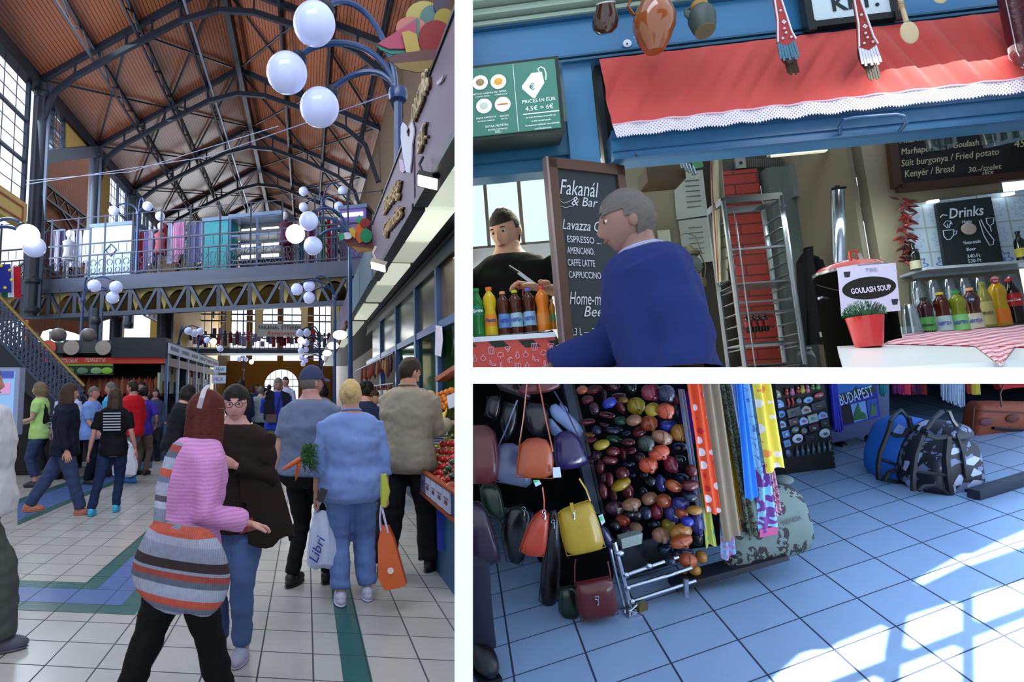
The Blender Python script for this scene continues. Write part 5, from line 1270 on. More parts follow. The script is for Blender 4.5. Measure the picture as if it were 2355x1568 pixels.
# carrots with their leafy tops in the capped man's left hand
hp = px(690,1055,4.05)
for i in range(5):
    a_ = px((645,655,662,680,672)[i],(1083,1080,1072,1105,1068)[i],4.0 + .02 * i); b = MB(); t = thing('carrot','fresh orange carrot in the bunch held by the capped man, pointing %s' % ('left','lower left','left, above the others','down','up and left')[i],'carrot',hp)
    b.tube([hp + V((0,.01 * i,0)),hp.lerp(a_,.3),hp.lerp(a_,.8),a_],[.013,.016,.010,.002],10); b.build('root',mat('#b8501c',.45,bump=.3,bs=80),t)
    b = MB(); q0 = px(700,1050,4.1)
    for j in range(26):
        e = q0 + V((random.uniform(.0,.10),random.uniform(-.05,.05),random.uniform(-.11,.10))); m1 = (hp + e) / 2 + V((0,0,.02)); b.tube([hp,m1,e],[.002,.002,.001],4)
        for k in range(7):
            f_ = m1.lerp(e,k / 6) ; s_ = V((random.uniform(-.02,.02),random.uniform(-.02,.02),random.uniform(-.02,.02))); b.beam(f_,f_ + s_,.006,.002)
    b.build('leafy_top',mat('#2f5a2c',.6,var=.3,vs=30),t,smooth=0)
# bananas held out by the man in the tan jacket
bn = px(1004,968,tan['handR'].y)
for i in range(4):
    t = thing('banana','yellow banana in the bunch held over the stand, %s' % ('the lowest','second from below','second from above','the topmost')[i],'banana',bn); b = MB()
    P = [px(978 + 0 * i,978,bn.y) + V((0,.012 * i,.0)),px(992,975 - 2 * i,bn.y) + V((0,.012 * i,.006 * i)),px(1010,972 - 2 * i,bn.y) + V((0,.014 * i,.008 * i)),px(1022 + 2 * i,958 - i,bn.y) + V((0,.012 * i,.010 * i)),px(1024 + 2 * i,950 - i,bn.y) + V((0,.012 * i,.01 * i))]
    b.tube(P,[.004,.016,.018,.012,.004],8); b.build('peel',mat('#c8a020',.4,var=.1),t)
# white lettering on the black t-shirt, small straps and bags of the crowd
for i in range(7):
    w_ = who[255]; b = MB(); Yt = who[255]['hc'].y - .17; b.b2(tuple(px(237,949 + i * 6.4,Yt)),tuple(px(277,951.2 + i * 6.4,Yt) + V((0,.01,0)))); b.build('shirt_print',mat('#9aa0b0'),w_['o'],smooth=0)
w_ = who[638]; Yt = w_['hc'].y - .22
b = MB()
for s_ in (0,1):
    X = [(607,890),(630,900),(632,975),(606,965)] if s_ == 0 else [(648,898),(666,905),(668,978),(652,975)]
    b.prism([px(x_,y_,Yt + .06) for x_,y_ in X],(0,.06,0))
b.build('blazer_front',cloth('#1a1c24'),w_['o'],smooth=40)
t = thing('shoulder_bag','small dark red shoulder bag worn by the man on the telephone','bag',px(624,962,Yt)); b = MB(); b.box(px(624,962,Yt),(.2,.08,.16)); b.build('pouch',leather('#3a1822'),t); strap([px(634,950,Yt),px(645,905,Yt),px(650,890,Yt + .05)],.012,mat('#14141a'),t)
w_ = who[325]; Yt = w_['hc'].y - .2; t = thing('shoulder_bag','pink strapped bag at the purple-shirted woman’s hip','bag',px(318,985,Yt)); strap([px(334,925,Yt),px(326,955,Yt),px(318,985,Yt)],.02,mat('#c05a7a',.6),t); b = MB(); b.box(px(316,1000,Yt),(.1,.06,.22)); b.build('pouch',leather('#b04a6a'),t)
b = MB(); Yt = who[84]['hc'].y - .12; b.prism([px(x_,y_,Yt) for x_,y_ in ((88,925),(104,930),(112,968),(100,975),(92,960))],(0,.06,0)); b.build('cardigan',cloth('#0e0f14'),who[84]['o'],smooth=40)
b = MB(); Yt = who[143]['hc'].y - .12; b.prism([px(x_,y_,Yt) for x_,y_ in ((122,945),(142,950),(140,1020),(128,1040),(120,1030))],(0,.05,0)); b.build('blouse',cloth('#9aa4c4'),who[143]['o'],smooth=40)
# ================================================================== food stall (upper right), X along the counter, Y into the stall
use(R2)
def F2(x_,y_,Y=0.0): return R2.y(x_,y_,Y)
def quadp(P,Y,th=.02): return [F2(x_,y_,Y) for x_,y_ in P]
def slab(P,Y,th,name,m_,parent=None,**k):
    b = MB(); b.prism([F2(x_,y_,Y) for x_,y_ in P],(0,th,0)); return b.build(name,m_,parent,smooth=k.get('smooth',0))
def bx(x0,y0,x1,y1,Y,th,name,m_,parent=None):
    """upright box seen between two pixels, front face at depth Y"""
    a_,c_ = F2(x0,y0,Y),F2(x1,y1,Y); b = MB(); b.b2((a_.x,Y,c_.z),(c_.x,Y + th,a_.z)); return b.build(name,m_,parent,smooth=0)
SB = mat('#3878a8',.35,var=.08,vs=3,coat=.3); SBD = mat('#245878',.38,var=.1,vs=4,coat=.2); ST2 = mat('#4480ac',.35,var=.06,coat=.2)
B0 = F2(1088,60,.02)
# fascia beam, mouldings above, grey-green ridged canopy edge
a_ = F2(1060,50,.02); c_ = F2(2420,-60,.02)
zt2_,zb2_ = F2(1090,72,.02).z,F2(1390,137,.02).z
b = MB(); b.b2((a_.x,.02,zb2_),(c_.x,.12,zt2_ + .35)); struct(b.build('wall_fascia',SB,smooth=0))
b = MB()
for i,(dz,dy,h_) in enumerate(((0,.02,.02),(.035,.05,.03),(.08,.09,.02),(.115,.12,.035),(.165,.16,.03),(.22,.20,.04))): b.b2((a_.x,-dy,zt2_ + dz),(c_.x,.12,zt2_ + dz + h_))
tag(b.build('canopy_edge',mat('#9db4a4',.25,var=.12,vs=3,coat=.4),smooth=0),'ridged pale green canopy edge along the top of the blue fascia','canopy')
b = MB(); b.b2((a_.x,-.005,zt2_ - .012),(c_.x,.02,zt2_)); b.b2((a_.x,.0,zb2_),(c_.x,.02,zb2_ + .012)); b.b2((a_.x,-.006,zb2_ + .02),(c_.x,.02,zb2_ + .03)); tag(b.build('fascia_moulding',SBD,smooth=0),'dark blue mouldings edging the blue stall fascia','moulding')
t = thing('round_badge','round white badge on the blue fascia left of the big jug','badge',F2(1442,101,0)); b = MB(); RXX = Euler((PI / 2,0,0)).to_matrix(); b.lathe([(.001,0),(.02,0),(.02,.006),(.001,.008)],20,F2(1442,101,.01),RXX); b.build('disc',mat('#dce6f4',.4),t); b = MB(); b.lathe([(.001,0),(.004,0),(.004,.004),(.001,.004)],10,F2(1442,101,.0),RXX); b.build('pin',BLK,t)
# posts and roller shutter box
struct(bx(1290,130,1384,392,.03,.1,'column_stall',ST2)); struct(bx(1350,80,2420,255,.125,.03,'wall_valance',mat('#16201c',.6))); struct(bx(1380,140,1392,380,.06,.06,'column_stall',mat('#10242e',.6)))
struct(bx(1060,305,1330,352,.05,.08,'beam_left',mat('#1f5a7a',.4))); struct(bx(1060,345,1330,386,.08,.10,'beam_left',mat('#28688c',.4)))
t = thing('shutter_box','blue roller shutter box with a grab handle under the lace edge','shutter',F2(1405,330,.0))
zs1,zs0 = F2(1405,322,-.0).z,F2(1405,372,-.0).z; xs0,xs1 = F2(1405,340,0).x,F2(2420,250,0).x
b = MB(); b.b2((xs0,-.02,zs0),(xs1,.10,zs1 + .02)); b.build('box',mat('#346c98',.4,var=.12,vs=5),t,smooth=0)
b = MB(); b.b2((xs0,-.035,zs1 - .01),(xs1,-.02,zs1 + .03)); b.b2((xs0,-.032,zs0 + .035),(xs1,-.02,zs0 + .042)); b.b2((xs0,-.03,zs0 - .004),(xs1,.0,zs0 + .008)); b.build('rib',mat('#275a84',.4,var=.1),t,smooth=0)
b = MB(); P = [F2(1932,308,-.03),F2(1932,290,-.07),F2(1940,276,-.09),F2(1965,271,-.09),F2(2060,264,-.09),F2(2078,268,-.09),F2(2084,282,-.08),F2(2070,300,-.03)]; b.tube(P,.0085,10); b.build('handle',mat('#234e78',.35,coat=.3),t)
b = MB(); b.cyl(F2(1462,359,-.02),F2(1462,359,-.03),.008); b.build('lock_hole',BLK,t)
# lit menu board on the left
t = thing('menu_lightbox','green menu lightbox with food circles and a price tag, in a dark frame','sign',F2(1200,225,-.1)); Y = -.12
p0,p1 = F2(1070,155,Y),F2(1300,303,Y); xb = p1.x; zb_,zt_2 = F2(1306,300,Y).z,F2(1285,128,Y).z
b = MB(); b.b2((p0.x,Y,zb_),(xb,Y + .14,zt_2)); b.build('case',mat('#1c2a28',.4),t,smooth=0)
b = MB(); b.b2((p0.x,Y - .006,zb_ + .016),(xb - .018,Y,zt_2 - .016)); b.build('screen',mat('#3f7a6c',.35,var=.08,vs=2,emis=.22),t,smooth=0)
W_ = mat('#f2f6f4',.5,emis=.25)
def on(x_,y_): return F2(x_,y_,Y - .008)
b = MB(); b.b2((on(1167,0).x - .001,Y - .008,zb_ + .02),(on(1167,0).x + .001,Y - .006,zt_2 - .02)); b.b2((on(1180,0).x,Y - .008,on(1240,260).z),(xb - .02,Y - .006,on(1240,258).z)); b.build('divider',W_,t,smooth=0)
for i,(x_,y_,c_) in enumerate(((1104,190,'#a08858'),(1146,188,'#e8a838'),(1113,244,'#c8d8cc'),(1156,240,'#c88a5a'))):
    b = MB(); b.lathe([(.001,0),(.0365,0),(.0365,.002),(.001,.002)],24,on(x_,y_),RXX); b.build('picture_circle',mat('#f6f2ee',.5,emis=.3),t)
    b = MB(); b.ball(on(x_,y_) + V((0,-.003,0)),(.02 if i < 3 else .028,.003,.018 if i < 3 else .005),12,8); b.build('food_picture',mat(c_,.5,emis=.15),t)
xd,ud = (1,0,0),(0,0,1)
for s_,x_,y_,h_ in (('PIRÍTOTT HAGYMA',1110,217,.008),('ROASTED ONION',1110,223,.006),('SAJT SZÓSZ',1150,212,.008),('CHEESE SAUCE',1152,218,.006),('BACON',1160,268,.008),('BACON',1160,274,.006),('BAJOR KÁPOSZTA',1118,272,.008),('BAVARIAN CABBAGE',1118,279,.006),('EXTRA FELTÉTEK',1143,291,.010),('EXTRA TOPPINGS',1145,299,.008),('100.-',1146,309 - 4,.012),('PRICES IN EUR',1239,243,.017),('4,5€ = 6€',1241,262 - 7,.022),('Az árak forintban értendők és',1243,272,.008),('az áfát tartalmazzák.',1245,281,.008),('Az ételeken található termékfotók',1247,290,.008),('csak illusztrációk.',1249,299,.008)):
    if s_.startswith('PRICES'): y_ = 234
    if s_.startswith('4,5'): y_ = 252
    if s_ == '100.-': y_ = 305
    if s_.startswith('Az') or s_.startswith('az') or s_.startswith('csak'): y_ -= 3
    text(s_,on(x_,y_),h_,W_,t,ext=.0006)
b = MB(); b.prism([on(x_,y_) for x_,y_ in ((1222,168),(1246,165),(1252,190),(1230,226),(1224,224),(1201,204),(1200,198))],(0,.002,0)); b.build('price_tag_icon',mat('#e8f6f0',.5,emis=.25),t,smooth=0)
b = MB(); b.tube([on(x_,y_) for x_,y_ in ((1238,176),(1242,180),(1246,175),(1240,165),(1237,158),(1244,154),(1252,158),(1256,170),(1255,184))],.0028,6); b.build('tag_string',mat('#e8f6f0',.5,emis=.25),t)
text('€',on(1224,206),.03,mat('#3f7a6c',.5),t,ext=.0018)
# red dotted awning cloth with its lace border
t = thing('awning_cloth','red dotted fabric pelmet gathered along the stall front','awning',F2(1400,200,-.06))
k = NT('dots'); x,y,z = k.xyz(k.co())[:3]
d1 = k.math('ABSOLUTE',k.math('SUBTRACT',k.math('FRACT',k.math('MULTIPLY',k.math('ADD',x,z),190)),.5)); d2 = k.math('ABSOLUTE',k.math('SUBTRACT',k.math('FRACT',k.math('MULTIPLY',k.math('SUBTRACT',x,z),190)),.5))
dt = k.math('LESS_THAN',k.math('ADD',d1,d2),.30); k.set('Base Color',k.mix(dt,lin('#b82a26'),lin('#d87a74'))); k.set('Roughness',.75); k.set('Sheen Weight',.2)
ta,tb,ba,bb_ = F2(1378,137,-.04),F2(2420,14,-.04),F2(1408,288,-.09),F2(2420,165 + 8,-.09)
def aw(u,v):
    p = ta.lerp(tb,u).lerp(ba.lerp(bb_,u),v); ph = u * 26 + v * (3.2 if u < .62 else -3.0)
    return p + V((0,-.012 * (math.sin(ph * 2.1) + .6 * math.sin(ph * 4.7 + 1) + .35 * math.sin(ph * 9.3)) * (.15 + math.sin(PI * min(1,v * 1.0)) * .85),.003 * math.sin(ph * 3) * v))
b = MB(); b.grid(aw,220,14); b.build('cloth',k.m,t,solid=.003,smooth=60)
k = NT('lace'); x,y,z = k.xyz(k.co())[:3]
fx = k.math('ABSOLUTE',k.math('SUBTRACT',k.math('FRACT',k.math('MULTIPLY',k.math('ADD',x,z),62)),.5)); fz = k.math('ABSOLUTE',k.math('SUBTRACT',k.math('FRACT',k.math('MULTIPLY',k.math('SUBTRACT',x,z),62)),.5))
hole = k.math('LESS_THAN',k.math('MAXIMUM',fx,fz),.17); k.set('Base Color',lin('#dcd8e4')); k.set('Roughness',.8); k.set('Alpha',k.math('SUBTRACT',1.0,k.math('MULTIPLY',hole,.85)))
t2 = thing('lace_trim','white crocheted lace border with zigzag edge under the red cloth','lace',ba)
def la(u,v):
    p = aw(u,1.0); n_ = abs(((u * 150) % 1) - .5) * 2
    return p + V((.012 * v,-.004 - .004 * math.sin(u * 70),-(.056 + .010 * (1 - n_)) * v))
b = MB(); b.grid(la,600,3); b.build('lace',k.m,t2,smooth=60)
b = MB(); b.tube([aw(i / 60,1.0) + V((0,-.006,0)) for i in range(61)],.004,6); b.build('hem',mat('#dcb8cc',.7),t2)
# things hanging in front of the fascia
def jug(name,label,c,prof,m_,tilt,handle=None,rim=None,Y=-.22):
    p = F2(c[0],c[1],Y); t = thing(name,label,'jug',p); m3 = Euler(tilt).to_matrix()
    b = MB(); b.lathe(prof,28,p,m3); b.build('body',m_,t)
    if handle: b = MB(); b.tube([p + m3 @ V(h_) for h_ in handle],[(.009,.005)] * len(handle),8); b.build('handle',m_,t)
    if rim: b = MB(); b.tube([p + m3 @ V((rim[0] * math.cos(a),rim[0] * math.sin(a),rim[1])) for a in [i * PI / 12 for i in range(24)]],.0035,8,closed=True); b.build('rim',mat('#c8ccc8',.2),t)
    return t,p,m3
t,p,m3 = jug('glazed_mug','dark brown glazed mug hanging mouth outward under the canopy',(1392,44),[(.001,-.062),(.03,-.06),(.052,-.04),(.058,-.015),(.050,.02),(.041,.045),(.040,.062),(.034,.062),(.034,.04),(.03,0),(.001,-.02)],mat('#3a1d10',.12,var=.4,vs=20,coat=.8),(R(28),0,0),rim=(.038,.062))
t,p,m3 = jug('glazed_jug','large shiny caramel brown glazed jug hanging over the red cloth',(1504,52),[(.001,-.135),(.035,-.132),(.045,-.12),(.065,-.085),(.088,-.03),(.090,.015),(.078,.055),(.055,.095),(.045,.13),(.046,.17),(.001,.17)],mat('#8a4a20',.1,var=.25,vs=6,coat=.9),(R(6),R(3),0),handle=[(-.05,0,.14),(-.09,0,.13),(-.11,0,.08),(-.085,0,.04)])
t,p,m3 = jug('clay_pitcher','small matt black clay pitcher hanging right of the big jug',(1614,42),[(.001,-.075),(.04,-.075),(.043,-.07),(.050,-.04),(.056,0),(.052,.03),(.035,.055),(.028,.07),(.032,.09),(.001,.09)],mat('#3c4a48',.5,var=.2),(R(-14),R(2),0),handle=[(-.035,0,.07),(-.058,0,.06),(-.06,0,.03),(-.05,0,.01)])
b = MB(); b.lathe([(.001,-.002),(.040,-.002),(.042,.004),(.001,.004)],24,p + m3 @ V((0,0,-.078)),m3); b.build('base',mat('#5a5440',.6),t)
b = MB()
for i in range(6): b.tube([p + m3 @ V((.034 * math.cos(a),.034 * math.sin(a),.058 + i * .004)) for a in [j * PI / 8 for j in range(16)]],.003,6,closed=True)
b.build('string',mat('#a8884c',.8),t)
def pouch(c,label,body_c,fr_c,side_c,Y=-.2):
    p = F2(c[0],c[1],Y); t = thing('folk_pouch',label,'pouch',p); k_ = .00205
    def q(x_,y_,d=0): return p + V(((x_ - c[0]) * k_,d,-(y_ - c[1]) * k_))
    b = MB(); b.prism([q(c[0] - 8,c[1] - 96),q(c[0] + 4,c[1] - 96),q(c[0] + 16,c[1] - 10),q(c[0] + 22,c[1] + 8),q(c[0] + 4,c[1] + 20),q(c[0] - 14,c[1] + 10),q(c[0] - 8,c[1] - 40)],(0,.012,0)); b.build('front_flap',leather(body_c),t,smooth=0)
    b = MB()
    for i,(a0,a1) in enumerate((((-8,-96),(-8,-40)),((-8,-40),(-14,10)),((16,-10),(22,8)),((4,-96),(16,-10)))): b.beam(q(c[0] + a0[0],c[1] + a0[1],-.003),q(c[0] + a1[0],c[1] + a1[1],-.003),.005)
    b.build('stitching',mat('#e0e4e8'),t,smooth=0)
    for i in range(7):
        x_ = c[0] - 12 + i * 5; b = MB(); b.beam(q(x_,c[1] + 10 + (2 - abs(i - 3)) * 2,.002),q(x_ + 3 + (i - 3) * .8,c[1] + 48 + (i % 2) * 5,.002),.009,.003,up=(0,1,0)); b.build('fringe',leather(fr_c),t,smooth=0)
    b = MB(); b.ball(q(c[0] + 14,c[1] + 12,.04),(.034,.03,.085),14,10); b.build('pouch_body',leather(side_c),t)
    for i in range(5): b = MB(); b.beam(q(c[0] + 6 + i * 5,c[1] + 44,.035),q(c[0] + 8 + i * 5,c[1] + 74 + (i % 2) * 4,.035),.008,.003,up=(0,1,0)); b.build('fringe',leather('#2e3420' if i % 2 else side_c),t,smooth=0)
    for dx,dy in ((2,-18),(-4,4),(13,3),(0,-60),(4,-8)):
        b = MB(); b.lathe([(.001,0),(.006,0),(.005,.003),(.001,.004)],10,q(c[0] + dx,c[1] + dy,-.003),RXX); b.build('stud',mat('#d8dcdc',.3,metal=.6),t)
    b = MB()
    for a_ in range(4): b.ball(q(c[0] + 4,c[1] - 34,-.002) + V((.006 * math.cos(a_ * PI / 2),0,.006 * math.sin(a_ * PI / 2))),(.004,.001,.004),8,6)
    b.build('flower_motif',mat('#e8e8ee'),t)
pouch((1803,85),'red folk-art leather pouch with blue fringe hanging over the red cloth','#a83a40','#4a7a90','#3a2a1a')
pouch((1990,96),'red folk-art leather pouch with white fringe hanging below the KFT sign','#98302c','#d8dce8','#2e2014')
def spoon(c,label,h_=1.0):
    p = F2(c[0],c[1],-.18); t = thing('wooden_spoon',label,'spoon',p); b = MB(); b.ball(p,(.036 * h_,.008,.052 * h_),20,14,fn=lambda d: 1 - .1 * d.z); b.build('bowl',mat('#c8b894',.55,var=.08),t)
    b = MB(); b.tube([p + V((-.004,0,.045)),p + V((-.010,0,.11)),p + V((-.014,0,.20))],[.009,.008,.010],10); b.build('handle',mat('#c8b894',.55,var=.08),t)
    b = MB()
    for i in range(4): b.tube([p + V((-.012 + .011 * math.cos(a),.011 * math.sin(a),.11 + i * .008)) for a in [j * PI / 6 for j in range(12)]],.0012,5,closed=True)
    b.build('string',mat('#b09868',.8),t)
spoon((2091,72),'pale wooden spoon hanging with its bowl against the red cloth'); spoon((2160,-20),'second pale wooden spoon, only its tip below the upper edge')
p = F2(2343,70,-.16); t = thing('salami','thick dark salami bound with string at the right edge','salami',p); b = MB(); b.tube([p + V((0,0,z_)) for z_ in (.2,.1,0,-.1,-.145,-.165)],[.042,.043,.043,.040,.028,.006],20); b.build('sausage',mat('#4a1c26',.3,var=.3,vs=25,bump=.5,bs=40,coat=.2),t)
b = MB()
for a0 in range(4): a = a0 * PI / 2 + .4; b.tube([p + V((.044 * math.cos(a),.044 * math.sin(a),z_)) if z_ > -.12 else p + V((.01 * math.cos(a),.01 * math.sin(a),-.165)) for z_ in (.2,.1,0,-.1,-.16)],.0018,5)
b.build('string',mat('#b8bcc4'),t); b = MB(); b.tube([p + V((0,0,-.16)),p + V((.004,0,-.19))],.003,6); b.build('knot',mat('#a8acb4'),t)
t = thing('company_sign','white sign in a black frame ending KFT at the upper edge','sign',F2(1960,0,-.05)); Y = -.05
a_,c_ = F2(1852,-60,Y),F2(2050,30,Y); b = MB(); b.b2((a_.x,Y,c_.z),(c_.x,Y + .03,a_.z)); b.build('board',mat('#c4dae4',.4),t,smooth=0)
b = MB(); b.b2((a_.x - .03,Y - .012,c_.z - .03),(c_.x + .03,Y + .03,c_.z)); b.b2((a_.x - .03,Y - .012,c_.z),(a_.x,Y + .03,a_.z)); b.b2((c_.x,Y - .012,c_.z),(c_.x + .03,Y + .03,a_.z)); b.b2((a_.x - .035,Y - .02,c_.z - .045),(a_.x,Y,c_.z)); b.b2((c_.x,Y - .02,c_.z - .045),(c_.x + .035,Y,c_.z)); b.build('frame',mat('#161e20',.3),t,smooth=0)
text('KFT.',(F2(1964,0,Y).x,Y - .003,F2(1964,20,Y).z),.075,mat('#10222a'),t,bold=.002,ext=.001)
# ------------------------------------------------------------------ left side: window, man, red counter, bottles
WY = 1.6
def wnd(no,xs,ys,Yp,m_,name='window_%d'):
    b = MB()
    for x_ in xs: p0,p1 = F2(x_,ys[0],Yp),F2(x_,ys[-1],Yp); b.b2((p0.x - .012,Yp,p1.z),(p0.x + .012,Yp + .03,p0.z))
    for y_ in ys: p0,p1 = F2(xs[0],y_,Yp),F2(xs[-1],y_,Yp); b.b2((p0.x,Yp,p0.z - .012),(p1.x,Yp + .03,p0.z + .012))
    o = struct(b.build(name % no,m_,smooth=0)); p0,p1 = F2(xs[0],ys[0],Yp),F2(xs[-1],ys[-1],Yp)
    b = MB(); b.b2((p0.x,Yp + .01,p1.z),(p1.x,Yp + .016,p0.z)); b.build('pane',pane('#f4fbf4',.06),o,smooth=0)
wnd(30,(1040,1112,1190,1270),(385,424,575),WY,mat('#6a6058',.6))
Zf = -1.2
b = MB(); p = F2(1080,366,WY); q_ = F2(1290,385,WY); b.b2((p.x - .5,.2,q_.z + .02),(q_.x,WY + .1,q_.z + .06)); struct(b.build('ceiling_food_stall',mat('#b8c4a8',.7),smooth=0))
b = MB(); p = F2(1080,575,WY); b.b2((p.x - .6,WY - .02,-1.0),(q_.x + .1,WY + .03,p.z)); struct(b.build('wall_food_left',mat('#c8ccd0',.6),smooth=0))
t = thing('ceiling_lamp','oval ceiling lamp glowing above the window','lamp',F2(1236,371,1.0)); b = MB(); b.ball(F2(1236,372,1.0),(.07,.07,.012),16,6); b.build('diffuser',mat('#fff4e0',.5,emis=2.5),t)
# red counter and bottles in front of the man
ctop = F2(1180,770,-.12); t = thing('snack_counter','white-topped counter with a red patterned front of little food icons','counter',ctop); Y = -.12
b = MB(); xl_,xr_ = F2(1060,775,Y).x,F2(1276,766,Y).x; ztop_ = ctop.z; b.b2((xl_,Y - .01,ztop_ - .022),(xr_,Y + .30,ztop_)); b.build('worktop',mat('#d4e2f0',.3),t,smooth=0)
b = MB(); b.b2((xl_,Y,ztop_ - .40),(xr_,Y + .03,ztop_ - .022)); b.build('front',mat('#c04a42',.5),t,smooth=0)
for x_ in (1075,1150,1222,1290):
    b = MB(); P = [F2(x_ - 30,783,Y - .001),F2(x_ + 4,781,Y - .001),F2(x_ + 22,797,Y - .001),F2(x_ - 14,799,Y - .001)]
    P = [V((min(max(v.x,xl_),xr_),v.y,v.z)) for v in P]; b.prism(P,(0,.001,0)); b.build('dark_stripe',mat('#1e2824',.6),t,smooth=0)
ico = mat('#e4b4c8',.6)
def icon(kind,c):
    p = F2(c[0],c[1],Y - .003); q = lambda dx,dz: p + V((dx * .0022,0,dz * .0022)); L_ = []
    if kind == 'garlic': L_ = [[(0,7),(-1,3),(-5,0),(-4,-5),(0,-6),(4,-5),(5,0),(1,3),(0,7)]]
    elif kind == 'drop': L_ = [[(0,7),(-4,-1),(-3,-5),(0,-7),(3,-5),(4,-1),(0,7)],[(-1,1),(-2,-3)]]
    elif kind == 'fries': L_ = [[(-5,7),(-5,-7),(5,-7),(5,7),(-5,7)],[(-2,7),(-2,-6)],[(1.5,7),(1.5,-6)]]
    elif kind == 'wedge': L_ = [[(-6,5),(6,5),(0,-6),(-6,5)],[(-2,2),(0,-2),(2,2)]]
    elif kind == 'tree': L_ = [[(0,-7),(0,-3),(-5,-2),(-6,2),(-2,6),(3,6),(6,2),(5,-2),(0,-3)]]
    elif kind == 'hook': L_ = [[(5,3),(2,6),(-3,5),(-5,0),(-2,-5),(0,-3),(-2,0),(0,3),(5,3)]]
    elif kind == 'leaf': L_ = [[(-5,6),(-6,-2),(-1,-6),(-2,0),(-5,6)],[(-1,-5),(5,-6),(6,-3),(1,-2)]]
    else: L_ = [[(-1,8),(1,8),(2,-8),(-2,-8),(-1,8)]]
    b = MB()
    for l_ in L_:
        for a0,a1 in zip(l_,l_[1:]): b.beam(q(*a0),q(*a1),.0022,.0022)
    b.build('painted_icon',ico,t,smooth=0)
for kd,c in (('fries',(1130,806)),('wedge',(1168,803)),('fries',(1229,797)),('wedge',(1267,796)),('garlic',(1111,822)),('tree',(1151,817)),('drop',(1190,816)),('garlic',(1209,814)),('tree',(1250,812)),('drop',(1092,824)),('leaf',(1133,834)),('hook',(1173,829)),('leaf',(1232,824)),('hook',(1270,822)),('stick',(1153,842)),('stick',(1253,838)),('drop',(1212,840)),('fries',(1191,843))): icon(kd,c)
CAPS = {}
def bottle(c,hpx,wpx,liq,capc,label,lab=None,txt=None,tc='#2a4a9a',shape='waist',Y=-.02,group=None,glass=False,shot=None):
    """drink bottle: c = pixel of the bottom centre; height and width in pixels"""
    p = F2(c[0],c[1],Y); dep = (R2.M @ p - CAM).length; s_ = (p - F2(c[0],c[1] - hpx,Y)).length; r_ = (F2(c[0] + wpx / 2,c[1],Y) - p).length
    t = thing('drink_bottle',label,'bottle',p,group=group); h = s_
    if shape == 'waist': pr = [(.0,0),(.92,.0),(1,.03),(.98,.12),(.94,.35),(.86,.45),(.80,.52),(.98,.66),(1,.72),(.85,.80),(.5,.87),(.36,.90),(.36,.94)]
    elif shape == 'coke': pr = [(.0,0),(.8,.0),(1,.04),(.92,.2),(.95,.35),(1,.45),(1,.62),(.85,.74),(.55,.84),(.36,.90),(.36,.94)]
    elif shape == 'wine': pr = [(.0,0),(1,.0),(1,.05),(1,.6),(.9,.68),(.45,.78),(.38,.84),(.38,.99)]
    else: pr = [(.0,0),(.95,.0),(1,.03),(1,.5),(.95,.62),(.7,.75),(.42,.85),(.38,.94)]
    b = MB(); b.lathe([(a_ * r_,z_ * h) for a_,z_ in pr],22,p); b.build('body',liq,t)
    b = MB(); b.lathe([(.001,.93 * h),(.40 * r_ + .002,.93 * h),(.40 * r_ + .002,.995 * h),(.001,h)],16,p); b.build('cap',capc,t)
    if lab:
        z0,z1 = lab[1],lab[2]; b = MB()
        rr = lambda z_: [a_ * (1 - (z_ - z0_) / max(1e-6,z1_ - z0_)) + a2 * ((z_ - z0_) / max(1e-6,z1_ - z0_)) for (a_,z0_),(a2,z1_) in zip(pr,pr[1:]) if z0_ <= z_ <= z1_ and z1_ > z0_][0]
        n_ = 5; P = [(max(rr(z0 + (z1 - z0) * i / n_),.9) * r_ * 1.015,(z0 + (z1 - z0) * i / n_) * h) for i in range(n_ + 1)]
        b.lathe(P,24,p); lo_ = b.build('label',lab[0],t)
        nv = (R2.C - p); nv.z = 0; nv.normalize()
        if txt: text(txt,p + nv * r_ * 1.04 + V((0,0,(z0 + z1) / 2 * h - .008)),.016 * txt_k(txt),mat(tc,.5),lo_,xdir=V((0,0,1)).cross(nv),ext=.0006,shear=.25,width=min(r_ * 1.55,r_ * .45 * len(txt)),bold=.0006)
    return t,p,h,r_
def txt_k(s): return 1 if len(s) < 7 else .8
def liqm(col,tr=.25): return mat(col,.06,coat=.6,trans=tr,ior=1.2,var=.05)
CC = lambda c: mat(c,.35)
bottle((1102,775),112,30,liqm('#1f9a4a',.5),CC('#1f8a4a'),'green plastic soda bottle first on the left of the counter row',(mat('#1a7a5a',.4),.42,.62),'Sprite','#e8f4f4','coke')
bottle((1131,772),112,32,liqm('#e0c010',.15),CC('#e87028'),'yellow orange-capped soda bottle second from the left on the snack counter',(mat('#e08820',.4),.18,.42),'Fanta','#1c2a7a')
bottle((1162,769),99,29,liqm('#4a1c0c',.1),CC('#e0906a'),'dark iced tea bottle with a salmon cap on the snack counter',(mat('#5a8ac8',.4),.14,.46),'NESTEA','#2838a0')
bottle((1190,767),100,31,liqm('#4a1c0c',.1),CC('#b8c828'),'dark iced tea bottle with a lime green cap on the snack counter',(mat('#9ac4d8',.4),.14,.46),'NESTEA','#2838a0')
bottle((1221,764),101,31,liqm('#4a1c0c',.1),CC('#5a6ad0'),'dark iced tea bottle with a blue cap on the snack counter',(mat('#8ab8dc',.4),.14,.46),'NESTEA','#2838a0')
bottle((1252,761),104,32,liqm('#e8801c',.1),CC('#d84448'),'orange juice bottle with a red cap on the snack counter',(mat('#e08a40',.3),.12,.38),None)
bottle((1274,758),70,14,liqm('#c88a2a',.1),CC('#c8a050'),'narrow amber bottle half behind the chalkboard frame',(mat('#5aa060',.4),.3,.5),None,Y=.0)
